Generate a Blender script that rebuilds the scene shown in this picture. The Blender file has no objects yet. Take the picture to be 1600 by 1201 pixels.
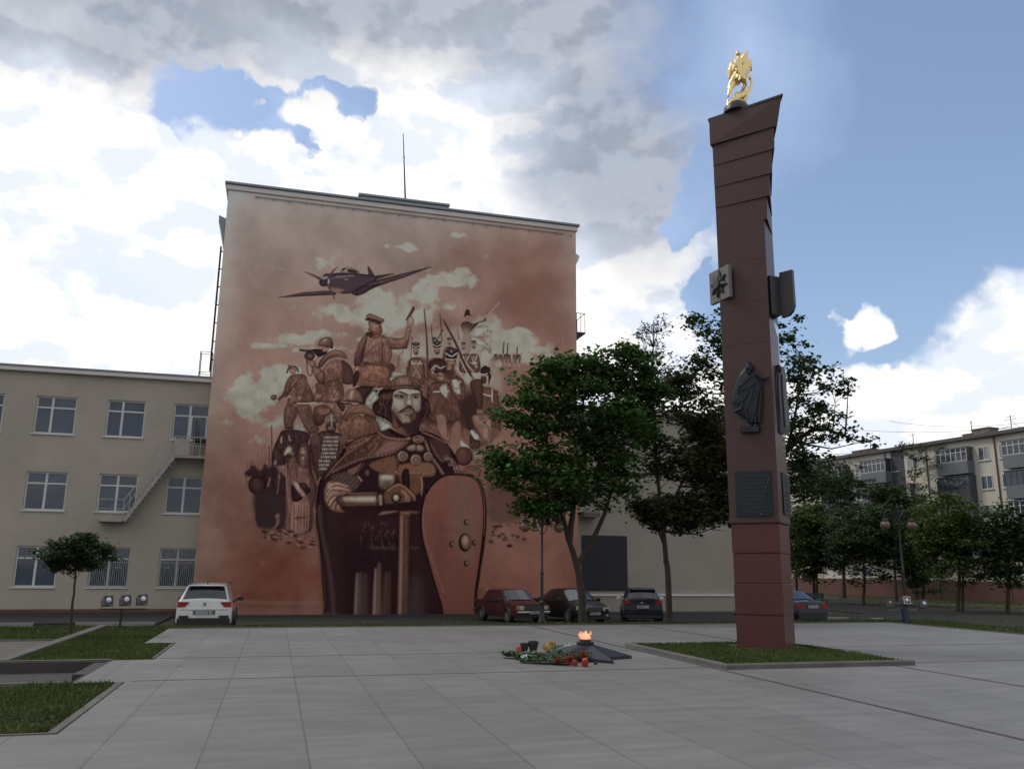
MURAL_GAIN, MURAL_LOW, UNSEEN_CLOUD = 3.9, -0.1, 0.60
import bpy, math, random
import numpy as np
from mathutils import Vector, Matrix
R_ = math.radians
sc = bpy.context.scene
COL = sc.collection
# ---------------------------------------------------------------- camera
CF, CP, CY, CR = 1304., .21706, .26868, .0097
F = np.array([math.sin(CY)*math.cos(CP), math.cos(CY)*math.cos(CP), math.sin(CP)])
RR = np.array([math.cos(CY), -math.sin(CY), 0.]); UU = np.cross(RR, F)
_c, _s = math.cos(CR), math.sin(CR); RR, UU = _c*RR+_s*UU, -_s*RR+_c*UU
EYE = np.array([0, 0, 1.55])
cam = bpy.data.cameras.new('camera'); camo = bpy.data.objects.new('camera', cam); COL.objects.link(camo)
camo.matrix_world = Matrix(((RR[0], UU[0], -F[0], 0), (RR[1], UU[1], -F[1], 0), (RR[2], UU[2], -F[2], EYE[2]), (0, 0, 0, 1)))
cam.sensor_width = 36; cam.lens = CF/1600*36; cam.clip_start = .05; cam.clip_end = 3000
sc.camera = camo
def ray(x, y): return (x-800)/CF*RR-(y-600.5)/CF*UU+F
def onz(x, y, z=0.): d = ray(x, y); return EYE+d*((z-EYE[2])/d[2])
def onY(x, y, Y): d = ray(x, y); return EYE+d*(Y/d[1])
def pr(P): d = np.array(P, float)-EYE; z = d@F; return 800+CF*(d@RR)/z, 600.5-CF*(d@UU)/z
# ---------------------------------------------------------------- world: sky with broken cloud
SUN_AZ, SUN_EL = -62., 48.      # degrees, azimuth from +Y towards +X
w = bpy.data.worlds.new("World"); sc.world = w; w.use_nodes = True
nt = w.node_tree; nt.nodes.clear(); N = nt.nodes; LK = nt.links
def wn(t, **k):
    n = N.new(t)
    for a, b in k.items(): setattr(n, a, b)
    return n
def wm(op, a, b=None, c=None, clamp=False):
    n = N.new('ShaderNodeMath'); n.operation = op; n.use_clamp = clamp
    for i, v in enumerate((a, b, c)):
        if v is None: continue
        if isinstance(v, (int, float)): n.inputs[i].default_value = v
        else: LK.new(v, n.inputs[i])
    return n.outputs[0]
tc = wn('ShaderNodeTexCoord'); sp = wn('ShaderNodeSeparateXYZ'); LK.new(tc.outputs['Generated'], sp.inputs[0])
az = wm('MULTIPLY', wm('ARCTAN2', sp.outputs[0], sp.outputs[1]), 57.2958)
el = wm('MULTIPLY', wm('ARCSINE', sp.outputs[2]), 57.2958)
cb0 = wn('ShaderNodeCombineXYZ'); LK.new(az, cb0.inputs[0]); LK.new(el, cb0.inputs[1])
def warp(vec, scale, det, amp, off):
    n = wn('ShaderNodeTexNoise'); n.inputs['Scale'].default_value = scale; n.inputs['Detail'].default_value = det; n.inputs['Roughness'].default_value = .6
    m = wn('ShaderNodeMapping'); m.inputs['Location'].default_value = (off, off, off); LK.new(tc.outputs['Generated'], m.inputs[0]); LK.new(m.outputs[0], n.inputs['Vector'])
    a = wn('ShaderNodeVectorMath', operation='SUBTRACT'); LK.new(n.outputs['Color'], a.inputs[0]); a.inputs[1].default_value = (.5, .5, .5)
    b = wn('ShaderNodeVectorMath', operation='MULTIPLY'); LK.new(a.outputs[0], b.inputs[0]); b.inputs[1].default_value = (amp, amp, 0)
    c = wn('ShaderNodeVectorMath', operation='ADD'); LK.new(vec, c.inputs[0]); LK.new(b.outputs[0], c.inputs[1]); return c.outputs[0]
cb = wn('ShaderNodeMapping'); LK.new(warp(warp(cb0.outputs[0], 5., 4, 11., 2.3), 15., 9, 4.2, 5.1), cb.inputs[0])
def noise(scale, det, off=0., rough=.55, dz=0.):
    n = wn('ShaderNodeTexNoise'); n.inputs['Scale'].default_value = scale; n.inputs['Detail'].default_value = det; n.inputs['Roughness'].default_value = rough
    m = wn('ShaderNodeMapping'); m.inputs['Location'].default_value = (off, off*.7, off*1.3+dz*.25); m.inputs['Scale'].default_value = (1, 1, 1.5)
    LK.new(tc.outputs['Generated'], m.inputs[0]); LK.new(m.outputs[0], n.inputs['Vector']); return n.outputs[0]
def azel(px, py):
    d = ray(px, py); d = d/np.linalg.norm(d); return math.degrees(math.atan2(d[0], d[1])), math.degrees(math.asin(d[2]))
def blob(px, py, rx, ry, rot=0.):
    a, e = azel(px, py); k = 0.0440
    m = wn('ShaderNodeMapping'); m.vector_type = 'TEXTURE'
    m.inputs['Location'].default_value = (a, e, 0); m.inputs['Scale'].default_value = (rx*k/max(math.cos(R_(e)), .3), ry*k, 1); m.inputs['Rotation'].default_value = (0, 0, R_(rot))
    LK.new(cb.outputs[0], m.inputs[0])
    l = wn('ShaderNodeVectorMath', operation='LENGTH'); LK.new(m.outputs[0], l.inputs[0])
    return wm('SUBTRACT', 1., l.outputs['Value'])
def union(bs):
    r = blob(*bs[0])
    for b in bs[1:]: r = wm('MAXIMUM', r, blob(*b))
    return r
nA = noise(4.2, 9, 3.1, .55); nB = noise(2.2, 6, 8.4); nC = noise(5.5, 10, 1.7, .56); nD = noise(26., 8, 4.4, .65); nE = noise(11., 8, 6.2, .5, 0.); nF = noise(11., 8, 6.2, .5, .14)
nz = wm('ADD', wm('MULTIPLY', wm('SUBTRACT', nA, .5), .8), wm('MULTIPLY', wm('SUBTRACT', nD, .5), .30))
blue = union([(385,158,135,50,-6),(520,165,66,42,10),(290,160,50,50,0),(1620,120,470,360,0),(1560,430,420,250,0),(1255,330,110,260,0),(1100,300,40,60,0),(1210,60,70,60,0),(1130,470,60,60,0),(1700,-200,600,400,0)])
cld = union([(1312,500,30,40,0),(1610,575,150,125,0),(1600,600,200,110,0),(1440,625,200,60,0),(1330,610,120,40,0),(1270,640,120,50,0),(505,180,62,26,-12),(700,200,120,110,0),(330,215,70,50,0),(400,225,60,50,0),(1500,690,300,50,0)])
thin = union([(110,500,230,110,0),(320,420,110,120,0),(700,470,240,130,0),(480,170,90,40,0),(1180,90,150,200,0),(1020,330,140,120,0),(1000,470,120,100,0)])
cover = wm('SUBTRACT', wm('MULTIPLY_ADD', nz, 1.1, .55), wm('MAXIMUM', wm('MULTIPLY', blue, 3.6), 0.))
gen = wm('MULTIPLY_ADD', wm('SUBTRACT', nB, .5), 2.0, 0.)
cover = wm('MAXIMUM', cover, wm('MULTIPLY_ADD', cld, 2.0, wm('MULTIPLY_ADD', nz, 1.4, -.02)))
mask = wn('ShaderNodeMapRange', interpolation_type='SMOOTHSTEP'); LK.new(cover, mask.inputs[0]); mask.inputs[1].default_value = -.08; mask.inputs[2].default_value = .62
veil = wm('ADD', wm('MULTIPLY', wm('MAXIMUM', thin, 0., clamp=True), .5), .12)
# cloud brightness: white flanks, grey undersides
dark = union([(480,-70,800,165,0),(80,-60,560,170,0),(900,-40,330,230,0),(985,210,235,290,0),(1130,60,90,120,0)])
dk = wn('ShaderNodeMapRange', interpolation_type='SMOOTHSTEP'); LK.new(wm('MULTIPLY_ADD', wm('SUBTRACT', nC, .5), .5, dark), dk.inputs[0]); dk.inputs[1].default_value = -.05; dk.inputs[2].default_value = .75
puff = wn('ShaderNodeMapRange', interpolation_type='SMOOTHSTEP'); LK.new(wm('ADD', wm('ADD', wm('MULTIPLY', nC, .75), wm('MULTIPLY', nD, .25)), wm('MULTIPLY', wm('SUBTRACT', nE, nF), 1.5)), puff.inputs[0]); puff.inputs[1].default_value = .38; puff.inputs[2].default_value = .58
cw = wn('ShaderNodeMix', data_type='RGBA'); cw.inputs[6].default_value = (.74, .79, .89, 1); cw.inputs[7].default_value = (.99, .975, .94, 1); LK.new(puff.outputs[0], cw.inputs[0])
gw = wn('ShaderNodeMix', data_type='RGBA'); gw.inputs[6].default_value = (.31, .34, .41, 1); gw.inputs[7].default_value = (.41, .44, .51, 1); LK.new(puff.outputs[0], gw.inputs[0])
cc = wn('ShaderNodeMix', data_type='RGBA'); LK.new(dk.outputs[0], cc.inputs[0]); LK.new(cw.outputs[2], cc.inputs[6]); LK.new(gw.outputs[2], cc.inputs[7])
sky = wn('ShaderNodeTexSky', sky_type='NISHITA'); sky.sun_disc = False; sky.sun_elevation = R_(SUN_EL); sky.sun_rotation = R_(SUN_AZ); sky.air_density = 1.0; sky.dust_density = 1.6; sky.ozone_density = 1.6
skb = wn('ShaderNodeBackground'); LK.new(sky.outputs[0], skb.inputs[0]); skb.inputs[1].default_value = .14
clb = wn('ShaderNodeBackground'); LK.new(cc.outputs[2], clb.inputs[0]); 
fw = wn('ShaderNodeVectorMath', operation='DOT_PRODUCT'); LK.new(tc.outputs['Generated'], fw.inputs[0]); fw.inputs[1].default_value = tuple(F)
aw = wn('ShaderNodeMapRange', interpolation_type='SMOOTHSTEP'); LK.new(fw.outputs['Value'], aw.inputs[0]); aw.inputs[1].default_value = .78; aw.inputs[2].default_value = .35      # unseen cloud overhead and behind, its brightness set to light the scene
LK.new(wm('MULTIPLY_ADD', aw.outputs[0], -(1-UNSEEN_CLOUD), 1.), clb.inputs[1])
vlb = wn('ShaderNodeBackground'); vlb.inputs[0].default_value = (.55, .69, .96, 1); vlb.inputs[1].default_value = .9
m0 = wn('ShaderNodeMixShader'); LK.new(veil, m0.inputs[0]); LK.new(skb.outputs[0], m0.inputs[1]); LK.new(vlb.outputs[0], m0.inputs[2])
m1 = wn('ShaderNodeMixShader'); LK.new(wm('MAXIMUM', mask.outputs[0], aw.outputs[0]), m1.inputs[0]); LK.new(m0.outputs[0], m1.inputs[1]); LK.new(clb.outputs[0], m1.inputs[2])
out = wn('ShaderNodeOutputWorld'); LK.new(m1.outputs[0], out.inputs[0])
# ---------------------------------------------------------------- sun (veiled), exposure
sl = bpy.data.lights.new('sun', 'SUN'); sl.energy = .9; sl.angle = R_(18); sl.color = (1, .95, .88)
so = bpy.data.objects.new('sun', sl); COL.objects.link(so)
sd = Vector((math.sin(R_(SUN_AZ))*math.cos(R_(SUN_EL)), math.cos(R_(SUN_AZ))*math.cos(R_(SUN_EL)), math.sin(R_(SUN_EL))))
so.rotation_euler = sd.to_track_quat('Z', 'Y').to_euler()
sc.view_settings.view_transform = 'Standard'; sc.view_settings.look = 'None'; sc.view_settings.gamma = 1; sc.view_settings.exposure = .24
sc.view_settings.use_curve_mapping = False
sc.render.engine = 'CYCLES'
# ---------------------------------------------------------------- materials
def lin(c): return tuple(((v/255)/12.92 if v/255 <= .04045 else ((v/255+.055)/1.055)**2.4) for v in c)
def mat(name, col, rough=.7, var=.12, scale=3., metal=0., bump=0., bscale=None, spec=.5, coat=0., island=0., transl=0., det=6, stretch=None, emit=None, alpha=1.):
    m = bpy.data.materials.new(name); m.use_nodes = True; t = m.node_tree; b = t.nodes['Principled BSDF']
    b.inputs['Roughness'].default_value = rough; b.inputs['Metallic'].default_value = metal; b.inputs['Specular IOR Level'].default_value = spec
    if coat: b.inputs['Coat Weight'].default_value = coat; b.inputs['Coat Roughness'].default_value = .06
    tcn = t.nodes.new('ShaderNodeTexCoord'); src = tcn.outputs['Object']
    if stretch:
        mp = t.nodes.new('ShaderNodeMapping'); mp.inputs['Scale'].default_value = stretch; t.links.new(src, mp.inputs[0]); src = mp.outputs[0]
    n = t.nodes.new('ShaderNodeTexNoise'); n.inputs['Scale'].default_value = scale; n.inputs['Detail'].default_value = det; n.inputs['Roughness'].default_value = .65
    t.links.new(src, n.inputs['Vector'])
    mx = t.nodes.new('ShaderNodeMix'); mx.data_type = 'RGBA'; mx.clamp_factor = True
    c = np.array(col[:3]); mx.inputs[6].default_value = (*np.clip(c*(1-var*1.6), 0, 1), 1); mx.inputs[7].default_value = (*np.clip(c*(1+var*1.6), 0, 1), 1)
    t.links.new(n.outputs[0], mx.inputs[0]); res = mx.outputs[2]
    if island:
        g = t.nodes.new('ShaderNodeNewGeometry'); hs = t.nodes.new('ShaderNodeHueSaturation')
        mr = t.nodes.new('ShaderNodeMapRange'); mr.inputs[3].default_value = 1-island; mr.inputs[4].default_value = 1+island
        t.links.new(g.outputs['Random Per Island'], mr.inputs[0]); t.links.new(mr.outputs[0], hs.inputs['Value'])
        mh = t.nodes.new('ShaderNodeMapRange'); mh.inputs[3].default_value = .48; mh.inputs[4].default_value = .53
        t.links.new(n.outputs[0], mh.inputs[0]); t.links.new(mh.outputs[0], hs.inputs['Hue'])
        t.links.new(res, hs.inputs['Color']); res = hs.outputs[0]
    t.links.new(res, b.inputs['Base Color'])
    if bump:
        bn = t.nodes.new('ShaderNodeTexNoise'); bn.inputs['Scale'].default_value = bscale or scale*6; bn.inputs['Detail'].default_value = 5; t.links.new(src, bn.inputs['Vector'])
        bp = t.nodes.new('ShaderNodeBump'); bp.inputs['Strength'].default_value = bump; bp.inputs['Distance'].default_value = .02
        t.links.new(bn.outputs[0], bp.inputs['Height']); t.links.new(bp.outputs[0], b.inputs['Normal'])
    if emit: b.inputs['Emission Color'].default_value = (*emit[0], 1); b.inputs['Emission Strength'].default_value = emit[1]
    if alpha < 1: b.inputs['Alpha'].default_value = alpha
    if transl:
        tr = t.nodes.new('ShaderNodeBsdfTranslucent'); t.links.new(res, tr.inputs[0]); ms = t.nodes.new('ShaderNodeMixShader'); ms.inputs[0].default_value = transl
        t.links.new(b.outputs[0], ms.inputs[1]); t.links.new(tr.outputs[0], ms.inputs[2]); t.links.new(ms.outputs[0], t.nodes['Material Output'].inputs[0])
    m['n'] = 1
    return m
def math_nodes(t):
    def f(op, a, b=None, c=None, clamp=False):
        n = t.nodes.new('ShaderNodeMath'); n.operation = op; n.use_clamp = clamp
        for i, v in enumerate((a, b, c)):
            if v is None: continue
            if isinstance(v, (int, float)): n.inputs[i].default_value = v
            else: t.links.new(v, n.inputs[i])
        return n.outputs[0]
    return f
def plaza_material():
    m = mat('granite_paving', (.180, .176, .173), .62, .08, .5, bump=.15, bscale=60)
    t = m.node_tree; b = t.nodes['Principled BSDF']; f = math_nodes(t); base = b.inputs['Base Color'].links[0].from_socket
    tcn = t.nodes.new('ShaderNodeTexCoord'); s = t.nodes.new('ShaderNodeSeparateXYZ'); t.links.new(tcn.outputs['Object'], s.inputs[0])
    x, y = s.outputs[0], s.outputs[1]
    u = f('DIVIDE', f('ADD', x, 1.36), .868); cell = f('FLOOR', u); fu = f('FRACT', u); du = f('MULTIPLY', f('MINIMUM', fu, f('SUBTRACT', 1., fu)), .868)
    off = f('FRACT', f('MULTIPLY', f('SINE', f('MULTIPLY', cell, 12.9)), 43.7))
    v = f('DIVIDE', f('SUBTRACT', y, 13.0), 2.95); row = f('ADD', f('MULTIPLY', v, 2.), f('MULTIPLY', f('ROUND', f('MULTIPLY', off, 2.)), .5))
    fv = f('FRACT', row); dv = f('MULTIPLY', f('MINIMUM', fv, f('SUBTRACT', 1., fv)), 1.475)
    # tile tone by cell
    wnz = t.nodes.new('ShaderNodeTexWhiteNoise'); wnz.noise_dimensions = '2D'; cbn = t.nodes.new('ShaderNodeCombineXYZ'); t.links.new(cell, cbn.inputs[0]); t.links.new(f('FLOOR', row), cbn.inputs[1]); t.links.new(cbn.outputs[0], wnz.inputs['Vector'])
    j1 = f('MULTIPLY', f('LESS_THAN', du, .009), .42); j2 = f('MULTIPLY', f('LESS_THAN', dv, .006), .28)
    n2 = t.nodes.new('ShaderNodeTexNoise'); n2.inputs['Scale'].default_value = 1.3; n2.inputs['Detail'].default_value = 8; t.links.new(tcn.outputs['Object'], n2.inputs['Vector'])
    j = f('MULTIPLY', f('MAXIMUM', j1, j2), f('MULTIPLY_ADD', n2.outputs[0], 1.2, .3, clamp=True))
    sp2 = t.nodes.new('ShaderNodeTexNoise'); sp2.inputs['Scale'].default_value = 120; sp2.inputs['Detail'].default_value = 3; t.links.new(tcn.outputs['Object'], sp2.inputs['Vector'])
    mp = t.nodes.new('ShaderNodeMapping'); mp.inputs['Scale'].default_value = (.5, 2.2, 1); t.links.new(tcn.outputs['Object'], mp.inputs[0])
    st = t.nodes.new('ShaderNodeTexNoise'); st.inputs['Scale'].default_value = 2.; st.inputs['Detail'].default_value = 6; t.links.new(mp.outputs[0], st.inputs['Vector'])
    k = f('MULTIPLY', f('MULTIPLY_ADD', wnz.outputs['Value'], .15, .925), f('MULTIPLY_ADD', f('SUBTRACT', sp2.outputs[0], .5), .35, 1.))
    k = f('MULTIPLY', k, f('MULTIPLY_ADD', f('SUBTRACT', st.outputs[0], .5), .75, 1.))
    big = t.nodes.new('ShaderNodeTexNoise'); big.inputs['Scale'].default_value = .35; big.inputs['Detail'].default_value = 9; big.inputs['Roughness'].default_value = .7; t.links.new(tcn.outputs['Object'], big.inputs['Vector']); k = f('MULTIPLY', k, f('MULTIPLY_ADD', f('SUBTRACT', big.outputs[0], .5), .55, 1.))
    sptm = t.nodes.new('ShaderNodeTexNoise'); sptm.inputs['Scale'].default_value = 7.; sptm.inputs['Detail'].default_value = 4; t.links.new(tcn.outputs['Object'], sptm.inputs['Vector']); k = f('MULTIPLY', k, f('SUBTRACT', 1., f('MULTIPLY', f('MULTIPLY_ADD', sptm.outputs[0], 8., -5.4, clamp=True), .22)))
    # reddish-brown patch right of the flower bed
    dx = f('DIVIDE', f('SUBTRACT', x, 11.9), 1.4); dy = f('DIVIDE', f('SUBTRACT', y, 13.4), 1.1)
    patch = f('MULTIPLY', f('SUBTRACT', 1., f('SQRT', f('ADD', f('MULTIPLY', dx, dx), f('MULTIPLY', dy, dy))), clamp=True), f('MULTIPLY_ADD', st.outputs[0], 1.2, -.1, clamp=True))
    k = f('MULTIPLY', k, f('SUBTRACT', 1., j))
    vm = t.nodes.new('ShaderNodeVectorMath'); vm.operation = 'SCALE'; t.links.new(base, vm.inputs[0]); t.links.new(k, vm.inputs['Scale'])
    mx = t.nodes.new('ShaderNodeMix'); mx.data_type = 'RGBA'; mx.inputs[7].default_value = (.13, .085, .075, 1); t.links.new(f('MULTIPLY', patch, .9), mx.inputs[0]); t.links.new(vm.outputs[0], mx.inputs[6])
    t.links.new(mx.outputs[2], b.inputs['Base Color'])
    return m
M = dict(
 plaza=plaza_material(),
 channel=mat('drain_channel', (.06,.055,.055), .8, .2, 4),
 kerb=mat('kerb_stone', (.125,.12,.11), .85, .38, 1.5, bump=.4, bscale=30),
 kerbw=mat('kerb_white_paint', (.26,.25,.24), .7, .25, 4), kerbb=mat('kerb_black_paint', (.03,.03,.03), .7, .3, 4),
 asphalt=mat('asphalt', (.044,.044,.042), .9, .25, .6, spec=.15, bump=.4, bscale=60),
 path=mat('brown_paving', (.115,.095,.08), .85, .2, 2, bump=.3, bscale=25),
 soil=mat('ground_soil', (.05,.055,.025), .95, .35, .8, bump=.5, bscale=12),
 grass=mat('grass_blades', (.078,.104,.032), .7, .45, .7, island=.55, transl=.25, spec=.2),
 pitf=mat('pit_floor', (.05,.048,.045), .85, .3, 2, bump=.5, bscale=18), pitw=mat('pit_wall', (.06,.055,.05), .85, .3, 2),
 plaster=mat('beige_plaster', (.43,.385,.325), .9, .17, .35, bump=.15, bscale=20, det=10),
 plasterw=mat('grey_beige_plaster', (.345,.315,.275), .9, .16, .3, bump=.12, bscale=18, det=10),
 plasterp=mat('pale_plaster', (.46,.43,.41), .9, .08, .5, bump=.1, bscale=20),
 cornice=mat('cornice_paint', (.74,.71,.70), .7, .08, 1.), metalcap=mat('grey_sheet_metal', (.27,.29,.33), .5, .12, 1.5, metal=.4),
 brownp=mat('brown_plinth', (.14,.075,.055), .85, .2, .8), plinth=mat('stone_plinth', (.33,.30,.26), .85, .18, 1.2, bump=.3, bscale=14),
 winw=mat('white_window_frame', (.62,.62,.62), .45, .06, 4), pane=mat('window_glass', (.035,.05,.075), .06, .3, .8, spec=1.0, det=2),
 panel=mat('dark_board', (.012,.013,.022), .55, .25, 1.2), curtain=mat('lace_curtain', (.36,.36,.37), .9, .35, 3, stretch=(9,1,.4)),
 iron=mat('black_iron', (.018,.019,.022), .5, .2, 6), grille=mat('painted_grille', (.42,.42,.42), .6, .1, 6), steelp=mat('weathered_stair_paint', (.36,.34,.31), .7, .3, 5),
 gran=mat('hazy_granite', (.070,.031,.032), .42, .25, 26, det=8, spec=.4), granb=mat('red_granite', (.092,.027,.026), .42, .25, 26, det=8, spec=.4), granp=mat('polished_granite', (.20,.14,.13), .06, .2, 30, det=8, coat=1., spec=1.),  # gran less red than granb: haze on the upper column put into its colour
 grang=mat('grey_granite', (.15,.14,.135), .45, .2, 22, det=8), grand=mat('dark_granite', (.028,.028,.036), .35, .2, 22, det=8),
 bronze=mat('dark_bronze', (.017,.022,.030), .5, .3, 7, metal=.4, bump=.3, bscale=22), letter=mat('relief_letter', (.075,.08,.085), .5, .1, 5, metal=.5),
 gold=mat('gilded_metal', (.86,.68,.36), .3, .08, 8, metal=1., bump=.2, bscale=30),
 bark=mat('bark', (.045,.036,.028), .9, .35, 6, bump=.7, bscale=24, stretch=(1,1,.25)),
 leafA=mat('maple_leaves', (.060,.118,.028), .55, .25, .5, island=.6, transl=.35, spec=.3), leafB=mat('maple_leaves_rusty', (.05,.062,.02), .55, .45, .45, island=.6, transl=.35, spec=.3),
 leafC=mat('linden_leaves', (.068,.105,.026), .6, .3, .4, island=.55, transl=.35, spec=.25), leafD=mat('dark_leaves', (.044,.074,.025), .6, .3, .4, island=.4, transl=.25, spec=.25), leafE=mat('grey_birch_leaves', (.075,.09,.05), .6, .3, .5, island=.55, transl=.35, spec=.25),
 aptw=mat('cream_panel_wall', (.64,.60,.52), .9, .1, .25, bump=.1, bscale=10, det=8), aptp=mat('red_brown_plinth', (.14,.072,.058), .9, .15, .3), aptr=mat('roof_edge', (.11,.10,.10), .8, .15, .5),
 balg=mat('grey_balcony_sheet', (.16,.175,.20), .6, .12, .8, stretch=(1,1,.2)), bald=mat('dark_balcony_sheet', (.075,.078,.09), .6, .12, .8), brick=mat('chimney_brick', (.20,.17,.155), .9, .2, 2),
 globe=mat('amber_globe', (.17,.10,.07), .12, .2, 2, spec=.6, alpha=.85), flamem=mat('flame', (1.,.4,.15), .5, .1, 5, emit=((1.,.58,.42), .55), alpha=.36),
 burner=mat('burnt_steel', (.012,.012,.012), .6, .2, 6), hot=mat('glowing_burner_ring', (.3,.05,.03), .6, .2, 6, emit=((.8,.1,.05), .25)),
 star=mat('dark_blue_granite', (.018,.022,.034), .6, .15, 25, det=8), lens=mat('lamp_lens', (.72,.74,.8), .12, .15, 9, spec=.8), lensr=mat('lamp_lens_red', (.42,.22,.2), .12, .15, 9, spec=.8), housing=mat('floodlight_housing', (.13,.135,.14), .5, .15, 3), housingd=mat('floodlight_face', (.02,.022,.026), .35, .15, 3), postb=mat('blue_grey_post', (.035,.045,.075), .6, .2, 3),
 tyre=mat('tyre_rubber', (.015,.015,.015), .8, .2, 9), rim=mat('wheel_rim', (.32,.33,.35), .35, .1, 9, metal=.8), pane2=mat('office_window_glass', (.07,.10,.16), .06, .3, .8, spec=1.0, det=2, alpha=.55), glassc=mat('car_glass', (.012,.015,.02), .04, .2, 2, spec=1.0),
 white=mat('white_car_paint', (.70,.71,.72), .28, .03, 1, coat=1.), maroon=mat('maroon_car_paint', (.05,.012,.018), .38, .12, 1.5, coat=.3), black=mat('black_car_paint', (.008,.009,.012), .35, .1, 1, coat=.25, spec=.3), navy=mat('dark_blue_car_paint', (.009,.012,.024), .35, .1, 1, coat=.25, spec=.3), plastic=mat('black_plastic', (.02,.021,.024), .55, .15, 5),
 tail=mat('tail_light', (.30,.018,.018), .15, .15, 20, spec=.8), head=mat('headlight_glass', (.5,.5,.5), .1, .15, 12, spec=.9), plate=mat('number_plate', (.42,.43,.44), .5, .05, 9), platet=mat('plate_lettering', (.03,.03,.03), .6, .05, 9), chrome=mat('chrome', (.6,.6,.6), .15, .05, 5, metal=1.), orange=mat('indicator_orange', (.5,.16,.03), .3, .1, 9),
 redg=mat('red_candle_glass', (.32,.02,.02), .2, .25, 12, spec=.7), vase=mat('dark_vase', (.03,.03,.028), .5, .3, 10), straw=mat('straw_basket', (.42,.28,.10), .8, .3, 25), green=mat('cut_stems', (.05,.10,.04), .7, .4, 10, island=.5), foil=mat('clear_wrap', (.30,.33,.34), .2, .3, 14, spec=.8), carn=mat('red_carnation', (.38,.02,.025), .7, .3, 30, island=.4), wflow=mat('white_blossom', (.6,.55,.45), .8, .15, 20, island=.2), paper=mat('white_paper', (.45,.47,.5), .7, .1, 9),
)
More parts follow.
